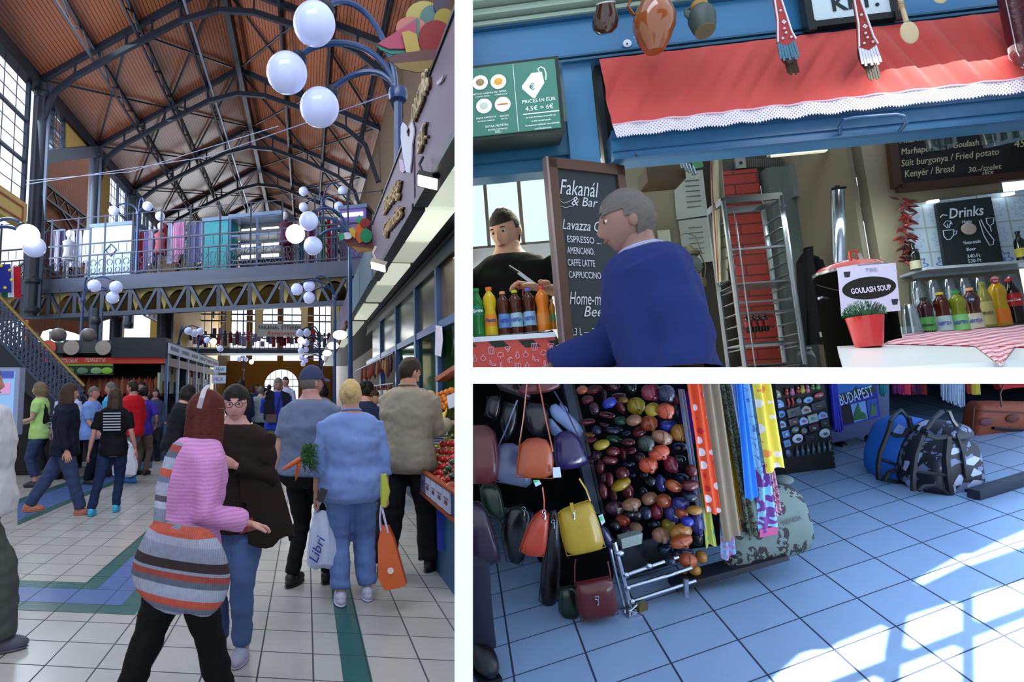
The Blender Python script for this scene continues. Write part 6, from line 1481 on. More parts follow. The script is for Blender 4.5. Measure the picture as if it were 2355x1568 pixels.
# the cook in black
ck = F2(1190,600,.42); headz = F2(1210,478,.42).z
FRM = 1.72
cook = person((F2(1178,700,.42).x,.42,headz - FRM),FRM,face=160,label='young man in a black t-shirt looking down and working with a knife behind the counter',wid=1.15,girth=1.05,top='#111612',sleeve=.42,hem=.50,skin='#c89c80',hair='dark',style='crop',armR=((.25,.1,-1),(-.95,.35,-.02),(0,-.2,-1)),armL=((.75,.15,-.8),(-.9,.55,.20),(0,.1,-1)),head=(-14,-22),vox=.010,cutz=F2(1178,800,.42).z - headz + FRM,handR=.9,handL=.9,ease=.014)
hk = F2(1215,640,.2)
t = thing('kitchen_knife','black-handled knife held by the man in the black t-shirt','knife',hk); b = MB(); b.tube([F2(1170,612,.22),F2(1192,626,.2)],[.007,.007],8); b.build('handle',BLK,t); b = MB(); b.beam(F2(1192,626,.2),F2(1232,656,.18),.002,.018); b.build('blade',mat('#a8b0b4',.25,metal=.9),t,smooth=0)
b = MB(); b.ball(F2(1252,652,.15),(.03,.03,.018),12,8); b.ball(F2(1244,648,.15),(.016,.02,.012),8,6); tag(b.build('food_pile',mat('#b88468',.6,var=.4,vs=40)),'heap of chopped food in front of the cook’s hand','food')
b = MB(); P = [F2(x_,y_,.16) for x_,y_ in ((1184,665),(1185,650),(1190,646),(1194,650),(1193,666))]; b.tube(P,.0035,6); P = [F2(x_,y_,.16) for x_,y_ in ((1202,680),(1203,665),(1210,662),(1218,664))]; b.tube(P,.0035,6); b.build('shirt_print',mat('#c83230',.5),cook['o'])
# ------------------------------------------------------------------ chalkboard door on the left
def board(P,Y,fw,label,frm='#3a2418',th=.03,yaw=None):
    return None
t = thing('menu_chalkboard','tall chalkboard in a brown frame with handwritten drinks menu','chalkboard',F2(1340,600,-.16))
Yb0,Yb1 = -.16,.02
def cb(x_,y_):    # board plane, swung slightly so its right side recedes
    a0,a1 = F2(1257,600,Yb0),F2(1430,600,Yb1); nx,ny = (a1 - a0).y,-(a1 - a0).x; r_ = R2.I3 @ ray(x_,y_); c = R2.C
    t_ = ((a0.x - c.x) * nx + (a0.y - c.y) * ny) / (r_.x * nx + r_.y * ny); return c + r_ * t_
ez = V((0,0,1)); exb = (F2(1430,600,Yb1) - F2(1257,600,Yb0)); exb.z = 0; exb.normalize(); enb = V((exb.y,-exb.x,0))
TL = cb(1257,362); TR = cb(1432,385); wbd = (TR - TL); wbd.z = 0; wl = wbd.length; zTop = TL.z; zBot = zTop - .98
def BP(u,z,d=0): p = TL + exb * u + enb * d; p.z = z; return p
b = MB(); b.prism([BP(.03,zTop - .03),BP(wl - .03,zTop - .03),BP(wl - .03,zBot),BP(.03,zBot)],-enb * .02); b.build('slate',mat('#1c2a30',.6,var=.15),t,smooth=0)
b = MB()
for u0,u1,z0,z1 in ((0,.045,zBot,zTop),(wl - .045,wl,zBot,zTop),(0,wl,zTop - .05,zTop)): b.prism([BP(u0,z0,.012),BP(u1,z0,.012),BP(u1,z1,.012),BP(u0,z1,.012)],-enb * .04)
b.build('frame',mat('#4a3022',.45,var=.2),t,smooth=0)
b = MB(); b.prism([BP(-.012,zBot,.012),BP(0,zBot,.012),BP(0,zTop,.012),BP(-.012,zTop,.012)],-enb * .03); b.build('edge_trim',mat('#8a7a78',.3,metal=.5),t,smooth=0)
CH = mat('#c4ccd4',.8)
def chalk(s_,x_,y_,h_,wpx=None,sh=.25,m_=CH,par=None):
    p = cb(x_,y_) + enb * .003; w_ = (cb(x_ + wpx,y_) - cb(x_,y_)).length if wpx else None
    text(s_,p,h_,m_,par or t,xdir=exb,align='LEFT',shear=sh,ext=.0006,width=w_,name='chalk_writing')
for s_,x_,y_,h_,w_,sh in (('Fakanál',1285,446,.075,90,.35),('& Bar',1312,472,.045,60,.35),('Lavazza C',1291,527,.05,88,.35),('ESPRESSO ....',1303,557,.032,78,0),('AMERICANO.',1304,583,.032,62,0),('CAFFE LATTE',1305,611,.032,62,0),('CAPPUCCINO....',1307,639,.032,84,0),('Home-made',1308,700,.06,100,.35),('Beer',1340,728,.05,58,.35),('0,3 L — 340.-',1310,771,.034,78,.1),('0,5 L — 530.-',1311,797,.034,78,.1),('Hot tea',1314,838,.06,78,.35)): chalk(s_,x_,y_,h_,w_,sh)
b = MB(); P = [cb(x_,y_) + enb * .003 for x_,y_ in ((1286,460),(1295,468),(1312,462),(1325,452),(1330,462),(1318,474),(1300,478),(1288,474))]; b.tube(P,.0012,5)
P = [cb(x_,y_) + enb * .003 for x_,y_ in ((1402,762),(1404,788),(1412,794),(1420,790),(1424,765),(1402,762))]; b.tube(P,.0012,5)
P = [cb(x_,y_) + enb * .003 for x_,y_ in ((1398,740),(1402,722),(1416,716),(1426,728),(1420,745),(1406,752),(1398,740))]; b.tube(P,.0012,5); b.build('chalk_drawing',CH,t)
# passer-by in blue before the stall
ps = F2(1540,640,-.62); hz_ = F2(1490,425,-.62).z
walk = person((ps.x - .03,-.62,hz_ - 1.60),1.60,face=80,label='passer-by in a blue work jacket walking left past the stall',wid=1.0,girth=1.0,top='#1d2c66',sleeve=.98,hem=.5,skin='#8a6a60',hair='grey',style='short',armR=((.1,.55,-1),(-.1,1,-.3)),armL=((.1,-.3,-1),(0,.3,-1)),head=(4,0),vox=.011,cutz=F2(1540,853,-.55).z - hz_ + 1.60,ease=.04,lean=6,collar='#9aa0c4')
# ------------------------------------------------------------------ inside the stall, back wall items
BW = 1.75
struct(bx(1420,330,1660,1000,BW,.05,'wall_food_middle',mat('#6a6650',.7,var=.12)))
k = NT('redbrick'); br = k.n('TexBrick',i_Vector=k.n('Mapping',i_Vector=k.co(),i_Rotation=(PI / 2,0,0)).outputs[0],i_Scale=2.2,i_Color1=lin('#8a2414'),i_Color2=lin('#74200f'),i_Mortar=lin('#3c0f08')); br.inputs['Mortar Size'].default_value = .012; br.inputs['Brick Width'].default_value = .7; br.inputs['Row Height'].default_value = .17
k.set('Base Color',br.outputs[0]); k.set('Roughness',.6); k.bump(br.outputs[1],.3,.005)
struct(bx(1560,300,1830,1000,BW + .06,.05,'wall_food_behind',mat('#2c2a20',.8))); struct(bx(1655,395,1828,1000,BW - .1,.05,'wall_red',k.m)); struct(bx(1640,330,1990,400,BW - .05,.05,'wall_food_top',mat('#34382c',.7)))
struct(bx(1822,380,1850,1000,BW - .16,.1,'door_frame_1',mat('#5c6864',.35,metal=.3))); bx_ = bx(1816,378,1846,450,BW - .2,.06,'steel_box',mat('#7c8684',.3,metal=.5)); tag(bx_,'grey steel box at the top of the door frame','box')
b = MB()
for i in range(22): x_ = 1700 + i * 5; b.beam(F2(x_,366,BW - .08),F2(x_,385,BW - .08),.008)
tag(b.build('vent_grille',mat('#4a4e48',.5),smooth=0),'dark ventilation grille above the red brick wall','grille')
p = F2(1702,376,BW - .08); t = thing('wall_socket','small grey socket plate left of the grille','socket',p); b = MB(); b.box(p,(.07,.02,.08)); b.build('plate',mat('#7a8078',.5),t,smooth=0); b = MB(); b.cyl(p + V((0,-.012,0)),p + V((0,-.014,0)),.012); b.build('hole',BLK,t)
# window at right of the door frame, shelf with jars
wnd(31,(1846,1873,1946,1968,1990),(318,470),2.0,mat('#b8ac88',.6)); struct(bx(1840,470,2000,1000,2.0,.05,'wall_food_back',mat('#4a4c38',.7,var=.15)))
struct(bx(1640,322,2010,300,2.02,.05,'wall_lintel',mat('#3a3c30',.7)))
t = thing('fluorescent_lamp','pale fluorescent fitting above the small window','lamp',F2(1830,345,1.2)); b = MB(); b.beam(F2(1770,350,1.2),F2(1905,338,1.2),.08,.04); b.build('housing',mat('#aab098',.5),t,smooth=0); b = MB(); b.beam(F2(1775,357,1.18),F2(1900,345,1.18),.03,.02); b.build('tube',mat('#e8e8d0',.5,emis=.8),t,smooth=0)
shv = bx(1870,492,1992,506,1.72,.2,'wall_shelf',mat('#6a4a2a',.6)); tag(shv,'wooden wall shelf with jars beside the steel pipe','shelf')
t = thing('skewer_pot','wooden tub bristling with red and brown skewers on the shelf','pot',F2(1890,490,1.7)); b = MB(); p = F2(1890,490,1.72); b.lathe([(.001,0),(.085,0),(.09,.19),(.08,.19),(.001,.17)],18,p); b.build('tub',mat('#4a3a24',.6),t)
for i in range(16): b = MB(); a0 = V((random.uniform(-.07,.07),random.uniform(-.06,.06),.17)); b.beam(p + a0,p + a0 + V((0,0,.07)),.014); b.build('skewer',mat('#a82a20' if i % 3 == 0 else '#5a2a1a',.6),t,smooth=0)
p = F2(1962,472,1.75); t = thing('clay_crock','beige crock behind the steel pipe on the shelf','crock',p); b = MB(); b.lathe([(.001,-.06),(.09,-.06),(.095,0),(.085,.11),(.078,.12),(.001,.115)],20,p); b.build('body',mat('#8a866c',.6),t)
t = thing('red_plate','red plate leaning on the shelf beside green herbs','plate',F2(1955,475,1.7)); b = MB(); b.ball(F2(1953,466,1.68),(.07,.012,.07),20,10); b.build('disc',mat('#b0301f',.4),t)
b = MB(); p = F2(1965,470,1.66)
for i in range(40): a0 = p + V((random.uniform(-.05,.05),random.uniform(-.02,.02),random.uniform(-.03,.01))); b.ball(a0,.009,6,4)
tag(b.build('herb_bunch',mat('#2a5a1e',.7)),'bunch of green herbs beside the red plate','herbs')
p = F2(1902,535,1.7); t = thing('yellow_bottle','hanging yellow squash below the shelf','squash',p); b = MB(); b.ball(p,(.035,.035,.095),16,12); b.build('body',mat('#a89a40',.4),t)
p = F2(1925,470,.85); t = thing('beer_tap_column','tall polished steel pipe rising behind the soup kettle','pipe',F2(1930,600,.85)); b = MB(); b.cyl(F2(1925,440,.85),F2(1932,640,.85),.034,seg=24); b.build('pipe',mat('#c0ccd8',.12,metal=.95),t); b = MB(); b.cyl(F2(1925,428,.85),F2(1925,441,.85),.014); b.beam(F2(1912,435,.85),F2(1945,431,.85),.012); b.build('valve',BLK,t)
struct(bx(1974,300,2420,1000,1.05,.08,'wall_plaster',mat('#958a72',.8,var=.16,vs=2.2)))
b = MB(); b.b2((F2(1978,500,1.05).x - .03,1.03,-1),(F2(1978,500,1.05).x,2.0,1)); struct(b.build('wall_food_return',mat('#6e6854',.8),smooth=0))
# black coat, cups, notices, lamps, phone at the middle
b = MB(); p = F2(1870,660,1.3); b.grid(lambda u,v: p + V(((u - .5) * (.10 + .12 * v),.04 * math.sin(u * 12),.22 - .6 * v + .05 * math.cos(PI * (u - .5) * 2) * (1 - v))),12,8); tag(b.build('dark_coat',cloth('#0c0d10'),solid=.04),'black coat hanging between the door frame and the soup kettle','coat')
for i,(P,lab) in enumerate(((((1548,400),(1616,390),(1628,495),(1556,505)),'upper paper notice pinned on the back wall left of the steel rack'),(((1560,508),(1632,498),(1642,600),(1574,610)),'lower paper notice pinned below the first one'))):
    t = thing('paper_notice',lab,'notice',F2(*P[0],BW - .02)); slab(P,BW - .02,.005,'sheet',mat('#8e968c',.8,var=.08),t)
    for j in range(6):
        y_ = P[0][1] + 16 + j * 12; b = MB(); b.beam(F2(1575 + i * 8 + j,y_,BW - .024),F2(1608 + i * 8 + j,y_ - 3,BW - .024),.006,.002); b.build('printed_line',mat('#4a5450'),t,smooth=0)
slab(((1512,530),(1540,528),(1544,560),(1516,562)),BW - .02,.01,'tmp',mat('#aeb49c',.6)); o = bpy.data.objects['tmp']; o.name = 'light_switch'; tag(o,'cream light switch panel on the back wall','switch')
slab(((1592,370),(1614,366),(1618,384),(1594,388)),BW - .03,.01,'tmp',mat('#3a7a4a',.6)); o = bpy.data.objects['tmp']; o.name = 'safety_sign'; tag(o,'small green and red safety sign near the top of the back wall','sign')
bxs = bx(1486,385,1578,410,1.3,.2,'shelf_box',mat('#3c3018',.6)); tag(bxs,'dark wooden shelf corner high on the back wall','shelf')
for i in range(4):
    p = F2(1564 + i * 9,368 + i * 5,1.25); b = MB(); b.cyl(p,p + V((.012,0,-.06)),.014); tag(b.build('hanging_utensil',mat('#a8b8c0',.2,metal=.8)),'small shiny steel utensil hanging high at the back','utensil','steel utensils at the back')
t = thing('embroidered_towel','long white towel with red stitched edge hanging left of the steel rack','towel',F2(1640,400,.9)); P = ((1632,360),(1662,356),(1662,460),(1668,650),(1655,650),(1646,560),(1633,480))
b = MB(); b.grid(lambda u,v: F2(1634 + (1660 - 1634) * u + 16 * v * (1 - .2 * u),358 + (650 - 358) * v - 4 * u,.9) + V((0,.02 * math.sin(u * 9 + v * 3),0)),10,16); b.build('cloth',cloth('#a8a48e'),t,solid=.004)
b = MB(); b.tube([F2(1634 + 18 * v,360 + 288 * v,.89) for v in [i / 20 for i in range(21)]],.003,5); b.build('red_stitching',mat('#8a2a24'),t)
def lantern(x_,y0,y1,Yp,col,label,w_=.07):
    p1,p0 = F2(x_,y0,Yp),F2(x_,y1,Yp); h_ = p1.z - p0.z; t = thing('oil_lantern',label,'lantern',p0); b = MB(); b.lathe([(.001,0),(w_,0),(w_,h_ * .12),(w_ * .6,h_ * .2),(w_ * .5,h_ * .22),(.001,h_ * .22)],20,p0); b.build('tank',mat(col,.35,metal=.3),t)
    b = MB(); b.lathe([(w_ * .5,h_ * .22),(w_ * .9,h_ * .4),(w_ * .8,h_ * .55),(w_ * .5,h_ * .68)],20,p0); b.build('chimney',mat('#8aa09a',.08,trans=.7,ior=1.2),t)
    b = MB(); b.lathe([(.001,h_ * .68),(w_ * .75,h_ * .68),(w_ * .85,h_ * .74),(w_ * .4,h_ * .84),(w_ * .3,h_ * .9),(.001,h_ * .9)],20,p0); b.build('hood',mat(col,.35,metal=.4),t)
    b = MB()
    for s_ in (-1,1): b.tube([p0 + V((s_ * w_ * .9,0,h_ * .08)),p0 + V((s_ * w_ * 1.15,0,h_ * .45)),p0 + V((s_ * w_ * .8,0,h_ * .75))],.005,6)
    b.tube([p0 + V((-w_,0,h_ * .7)),p0 + V((-w_ * .7,0,h_ * 1.1)),p0 + V((0,0,h_ * 1.2)),p0 + V((w_ * .7,0,h_ * 1.1)),p0 + V((w_,0,h_ * .7))],.003,6); b.build('bail',mat('#6a6450',.4,metal=.5),t)
lantern(1592,555,660,1.35,'#6a6448','old brass storm lantern with a domed hood hanging at the back',.09); lantern(1580,600,672,1.1,'#1f3a38','dark green glass storm lantern below the brass one',.08)
# steel bakery rack
t = thing('tray_rack','tall polished steel tray rack standing before the red brick wall','rack',F2(1750,850,.75)); SS = mat('#8a9092',.32,metal=.9)
Yk0,Yk1 = .80,1.0
def rp(x_,y_,Y_): return F2(x_,y_,Y_)
LFt,RFt = rp(1663,462,Yk0),rp(1795,450,Yk0); Zt,Zb = LFt.z,LFt.z - 1.0
xL,xR = LFt.x,RFt.x
b = MB()
for x_ in (xL,xR):
    for Y_ in (Yk0,Yk1): b.tube([(x_,Y_,Zb),(x_,Y_,Zt)],.014,8)
b.build('upright',SS,t)
b = MB(); b.b2((xL,Yk0 - .01,Zt - .02),(xR,Yk0 + .01,Zt + .02)); b.b2((xL,Yk1 - .01,Zt - .02),(xR,Yk1 + .01,Zt + .02)); b.b2((xL - .012,Yk0,Zt - .02),(xL + .012,Yk1,Zt + .02)); b.b2((xR - .012,Yk0,Zt - .02),(xR + .012,Yk1,Zt + .02)); b.build('top_frame',SS,t,smooth=0)
for z_ in (572,652,695,720,790,840):
    zz_ = rp(1680,z_,Yk0).z; b = MB(); b.b2((xL,Yk0,zz_ - .012),(xR,Yk0 + .02,zz_)); 
    if z_ in (652,790,840): b.b2((xL,Yk0,zz_ - .012),(xR,Yk1,zz_ - .006))
    b.build('tray',SS,t,smooth=0)
b = MB()
for i in range(12):
    z_ = Zt - .12 - i * .07
    for x_ in (xL + .015,xR - .015): b.b2((x_ - .012,Yk0,z_ - .003),(x_ + .012,Yk1,z_))
b.build('runner',SS,t,smooth=0)
b = MB()
for x_ in (xL + .045,xR - .02): b.tube([(x_ + .03,Yk0 - .02,Zt - .07),(x_,Yk0 - .02,Zt - .07),(x_,Yk0 - .02,Zb)],.004,6)
b.build('latch_rod',SS,t)
for i in range(4):
    bt = bottle((1722 + i * 14,765 - i,),42,13,liqm('#180a0a',.05),CC('#30181a'),'small dark cola bottle standing in the tray rack',(mat('#8a2420',.5),.3,.6),None,'NESTEA','coke',Y=.95,group='cola bottles in the tray rack')
for i,x_ in enumerate((1848,1868)): bottle((x_,850),52,22,mat('#9ab0b4',.08,trans=.8,ior=1.2),CC('#8ab0d0'),('left','right')[i] + ' clear water bottle at the foot of the door frame',None,None,shape='plain',Y=.9)
# ------------------------------------------------------------------ soup kettle with its sign
Yk = .22; pk = F2(1985,800,Yk); t = thing('soup_kettle','big black soup kettle with a red lid and steel rim','kettle',pk)
rk = (F2(2070,640,Yk) - F2(1898,640,Yk)).length / 2; ck_ = F2(2010,640,Yk); rk *= .93; zrim = F2(1984,607,Yk).z; zbt = F2(1984,860,Yk).z
b = MB(); b.lathe([(.001,zbt),(rk * .92,zbt),(rk,zbt + .04),(rk,zrim - .012),(.001,zrim - .012)],40,(ck_.x,Yk + rk,0)); b.build('body',mat('#060605',.8,spec=.03),t)
b = MB(); b.lathe([(rk * .98,zrim - .016),(rk * 1.03,zrim - .010),(rk * 1.03,zrim + .002),(rk * .98,zrim + .004)],40,(ck_.x,Yk + rk,0)); b.build('rim',mat('#b8c0c4',.15,metal=.9),t)
b = MB(); b.lathe([(rk * 1.0,zrim),(rk * .85,zrim + .025),(rk * .5,zrim + .045),(.001,zrim + .052)],40,(ck_.x,Yk + rk,0)); b.build('lid',mat('#b8281c',.25,coat=.5),t)
b = MB(); cz = V((ck_.x - .01,Yk + rk * .6,zrim + .04)); b.tube([cz + V((-.02,0,0)),cz + V((-.018,0,.045)),cz + V((.012,0,.05)),cz + V((.02,0,.0))],.007,8); b.build('lid_knob',mat('#c0301c',.3),t); b = MB(); b.beam(cz + V((0,-.05,-.03)),cz + V((.01,-.02,.03)),.016,.004); b.build('clip',mat('#7a7e80',.3,metal=.8),t,smooth=0)
b = MB(); P = [(ck_.x + rk * 1.02 * math.sin(a_),Yk + rk - rk * 1.06 * math.cos(a_),zrim - .06 - .085 * math.cos(a_)) for a_ in [R(-95 + 190 * i / 24) for i in range(25)]]; b.tube(P,.0028,6); b.build('bail_handle',BLK,t)
b = MB(); p = F2(1905,683,Yk + .05); b.tube([p + V((.02,.04,0)),p + V((-.03,-.0,0)),p + V((-.045,0,-.005))],.007,8); b.build('side_handle',mat('#c0c8cc',.15,metal=.9),t)
t = thing('soup_sign','white GOULASH SOUP card with a black oval fixed to the kettle','sign',F2(2000,665,Yk - .01)); Ys = Yk - .035
b = MB(); b.prism([F2(x_,y_,Ys) for x_,y_ in ((1926,616),(2060,604),(2071,714),(1936,726))],(0,.003,0)); b.build('card',mat('#d4d2ee',.5),t,smooth=0)
b = MB(); b.prism([F2(1999 + 62 * math.cos(a_) ,662 + 26 * math.sin(a_) - 5 * math.cos(a_),Ys - .001) for a_ in [i * PI / 20 for i in range(40)]],(0,.001,0)); b.build('oval',mat('#141412',.5),t,smooth=0)
text('GOULASH SOUP',F2(2004,671,Ys - .003),.026,mat('#e4ddf4',.5),t,xdir=(F2(2050,662,Ys) - F2(1960,672,Ys)),ext=.0006,width=(F2(2050,662,Ys) - F2(1958,672,Ys)).length,bold=.0008)
text('780.',F2(2006,624,Ys - .003),.018,mat('#9a98b8'),t,ext=.0005,width=.055)
for x_,y_ in ((1948,631),(2058,694)):
    b = MB(); b.prism([F2(x_ + a_,y_ + c_,Ys - .001) for a_,c_ in ((-8,-6),(8,-7),(6,6),(-5,7))],(0,.001,0)); b.build('pot_icon',mat('#2a2a3a'),t,smooth=0)
# ------------------------------------------------------------------ white counter, cloth, plant, drinks
Yc = -.38; t = thing('serving_counter','white-topped serving counter with a blue front at the lower right','counter',F2(2150,830,Yc))
z0c,zfc = F2(1932,797,.1).z,F2(1942,850,-.6).z; sl = (z0c - zfc) / .7; xl_,xe = F2(1936,820,-.25).x,F2(2440,800,Yc).x
def ctz(Y): return z0c + sl * (Y - .1)
def onc(x_,y_,dz=0):
    r_ = R2.I3 @ ray(x_,y_); c = R2.C; t_ = (z0c + dz - c.z + sl * (c.y - .1)) / (r_.z - sl * r_.y); return c + r_ * t_
xa_,xb_,xc_ = F2(1942,850,-.6).x,F2(1932,797,.1).x,F2(2062,770,.12).x
b = MB(); b.prism([V((x_,y_,ctz(y_))) for x_,y_ in ((xa_,-.6),(xe,-.6),(xe,.95),(F2(2112,745,.95).x,.95),(xc_,.12),(xb_,.12))],(0,0,-.03)); b.build('worktop',mat('#e6f0f2',.25),t,smooth=0)
b = MB(); b.b2((xa_ + .02,-.56,zfc - .30),(xe,.1,zfc - .035)); b.build('cabinet',mat('#1e5078',.45),t,smooth=0)
k = NT('gingham'); x,y,z = k.xyz(k.co('UV'))[:3]
a0 = k.math('LESS_THAN',k.math('FRACT',x),.5); a1 = k.math('LESS_THAN',k.math('FRACT',y),.5); s2 = k.math('MULTIPLY',k.math('ADD',a0,a1),.5)
k.set('Base Color',k.mix(s2,lin('#e6dcea'),lin('#b0142c'))); k.set('Roughness',.8)
t = thing('gingham_cloth','red and white checked cloth spread over the white counter','cloth',onc(2200,780)); L0,L1,L2_,L3 = onc(2030,792),onc(2440,815),onc(2440,738),onc(2060,768)
q0,q1,q2,q3 = onc(2034,790,.004),onc(2440,800,.004),onc(2440,744,.004),onc(2100,764,.004)
b = MB(); fn = lambda u,v: q0.lerp(q1,u).lerp(q3.lerp(q2,u),v) + V((0,0,.004 * math.sin(u * 19) * math.sin(v * 7)))
inv = {}
def uvp(p): return (p.x * 16 + p.y * 9,p.y * 16 - p.x * 9)
b.grid(fn,50,12); b.build('spread',k.m,t,uv=lambda p: uvp(p),solid=.003)
cf = onc(2280,806,.003); b = MB()
tri = [onc(2240,794,.004),onc(2335,797,.004)]; tip = onc(2302,841,.004)
b.grid(lambda u,v: tri[0].lerp(tri[1],u).lerp(tip,v) + V((0,0,.003 * math.sin(u * 8))),8,8); b.build('loose_corner',k.m,t,uv=uvp,solid=.003)
pp = onc(1999,798); t = thing('potted_herb','bushy green herb in a glossy red pot on the white counter','plant',pp); rt = (F2(2035,730,pp.y) - F2(1957,730,pp.y)).length / 2; hh = F2(1999,728,pp.y).z - pp.z
b = MB(); b.lathe([(.001,0),(rt * .70,0),(rt * .74,.01),(rt,hh),(rt * .92,hh),(rt * .9,hh * .9),(.001,hh * .88)],36,pp); b.build('pot',mat('#c02024',.18,coat=.5),t)
for kk,col in enumerate(('#4a8a5a','#3a6a44','#7ab088')):
    b = MB()
    for i in range(320):
        a_,r_ = random.random() * 2 * PI,rt * 1.08 * math.sqrt(random.random()); z_ = hh + random.random() * .062 * (1.15 - (r_ / rt) ** 2 * .7) ; c_ = pp + V((r_ * math.cos(a_),r_ * math.sin(a_),z_)); d_ = V((math.cos(a_) * .5,math.sin(a_) * .5,1)).normalized()
        s_ = d_.orthogonal().normalized() * .005; b.face([c_,c_ + d_ * .008 + s_,c_ + d_ * .016,c_ + d_ * .008 - s_])
        if i % 8 == 0: b.tube([pp + V((0,0,hh * .9)),c_],[.0015,.001],3)
    b.build('foliage' if kk else 'stems',mat(col,.6),t,smooth=0)
SEC = [((2137,766),82,30,'#3a1420','#1c2020',(mat('#4a9a4a',.5),.02,.44),'Pfanner','#20242c','dark red juice bottle with a black cap first at the left of the drinks','waist'),
 ((2176,764),92,33,'#4a200c','#d0c030',(mat('#a8c8c8',.5),.03,.40),'NESTEA','#3a38b0','iced tea bottle with a yellow cap among the drinks','waist'),
 ((2213,762),94,34,'#7a8a20','#1f9a5a',(mat('#7ac87a',.5),.03,.40),'NESTEA','#3a38b0','green tea bottle with a green cap among the drinks','waist'),
 ((2246,758),96,34,'#4a200c','#e8a078',(mat('#c0c4b0',.5),.03,.38),'NESTEA','#3a38b0','iced tea bottle with a salmon cap and round price badge','waist'),
 ((2276,752),104,30,'#8a8438','#8a8a48',(mat('#a8a468',.5),.05,.55),'VINEA','#4a4420','pale olive glass bottle among the drinks','plain'),
 ((2308,749),110,36,'#c09a14','#d8c8c0',(mat('#d8781c',.5),.02,.34),None,'#fff','orange soda bottle topped with a round red price badge','waist'),
 ((2340,746),106,36,'#160a0a','#b82028',(mat('#b01c20',.4),.38,.66),'Coca-Cola','#e8d8d8','cola bottle with red label and cap at the right of the drinks','coke')]
for c,h_,w_,lq,cp,lb,tx,tc,lab,shp in SEC:
    p = onc(*c); t_,p_,hh_,rr_ = bottle(c,h_,w_,liqm(lq,.12),CC(cp),lab,lb,tx,tc,shp,Y=p.y + .02)
    if 'badge' in lab:
        nv = R2.C - p_; nv.z = 0; q_ = p_ + nv.normalized() * rr_ * 1.15 + V((0,0,hh_ * (.72 if 'salmon' in lab else .93))); b = MB(); b.lathe([(.001,0),(.021,0),(.021,.002),(.001,.002)],24,q_,RXX); b.build('price_badge',mat('#303a5a' if 'salmon' in lab else '#a82830',.5),t_)
        text('590' if 'salmon' in lab else '490',q_ + V((0,-.003,-.010)),.012,mat('#e8ecf4'),t_,ext=.0005)
        if 'salmon' not in lab: b = MB(); b.prism([q_ + V((0.020 * math.cos(R(a_)),-.004,.020 * math.sin(R(a_)))) for a_ in range(20,161,14)],(0,.002,0)); b.build('badge_top',mat('#e8b0b4',.5),t_,smooth=0)
# upturned glasses behind the drinks
GL = pane('#e4ecee',.22)
def tumbler(p,h_,r_,label,grp,first=[None]):
    if first[0] is None:
        t = thing('drinking_glass',label,'glass',p,group=grp); b = MB(); n_ = 12; b.lathe([(.001,.15),(.027,.15),(.029,.147),(.036,.08),(.042,0),(.040,0),(.034,.08),(.026,.14),(.001,.14)],20,(0,0,0)); b.build('tumbler',GL,t,local=True)
        b = MB(); b.tube([(.041 * math.cos(a_),.041 * math.sin(a_),.001) for a_ in [i * PI / 10 for i in range(20)]],.0014,6,closed=True); b.build('rim',GL,t,local=True); first[0] = t; return t
    return dup(first[0],p,label=label,group=grp)
for i,(x_,y_) in enumerate(((2100,768),(2122,742),(2160,738),(2196,735),(2232,732),(2268,728),(2304,722),(2340,718))):
    p = onc(x_,(768 if i == 0 else 752 - i * 2.2),0); 
    for lv in range(1 if i == 0 else 2):
        q_ = V((p.x,p.y,ctz(p.y) + .002 + lv * .11)); tumbler(q_,.1,.03,'clear upturned glass in the %s row behind the drinks, %s part' % (('lower','upper')[lv],('left','middle','right')[min(2,(i - 1) // 3)]) if i else 'clear ribbed glass standing beside the kettle sign','upturned glasses behind the drinks' if i else 'glass by the kettle')
t = thing('glass_shelf','white shelf edge above the upturned glasses','shelf',F2(2200,618,.9)); a_,c_ = F2(2098,624,.95),F2(2430,618,.95); b = MB(); b.b2((a_.x,.85,a_.z - .015),(c_.x,1.05,a_.z)); b.build('board',mat('#c4d0d8',.3),t,smooth=0)
# hanging glasses at the top right
for i,(x_,y_) in enumerate(((2148,312),(2175,308),(2277,304),(2303,298),(2333,292))):
    p = F2(x_,y_,.35); t = thing('hanging_glass','clear beer glass hanging upside down under the shutter box, %s' % ('first from the left','second from the left','middle of the right group','second of the right group','rightmost')[i],'glass',p); b = MB(); b.lathe([(.034,-.068),(.036,-.03),(.040,.02),(.034,.07),(.030,.07),(.035,.02),(.032,-.03),(.030,-.064)],24,p); b.build('bowl',GL,t); b = MB(); b.lathe([(.001,.07),(.034,.07),(.034,.075),(.001,.08)],20,p); b.build('foot',GL,t)
for i in range(7):
    p = F2(1895 + i * 14,326 - i * 1.2,.5); b = MB(); b.lathe([(.02,-.03),(.022,0),(.018,.03),(.001,.035)],14,p); tag(b.build('small_glass',GL),'small stemmed glass hanging before the bright window','glass','small glasses before the window')
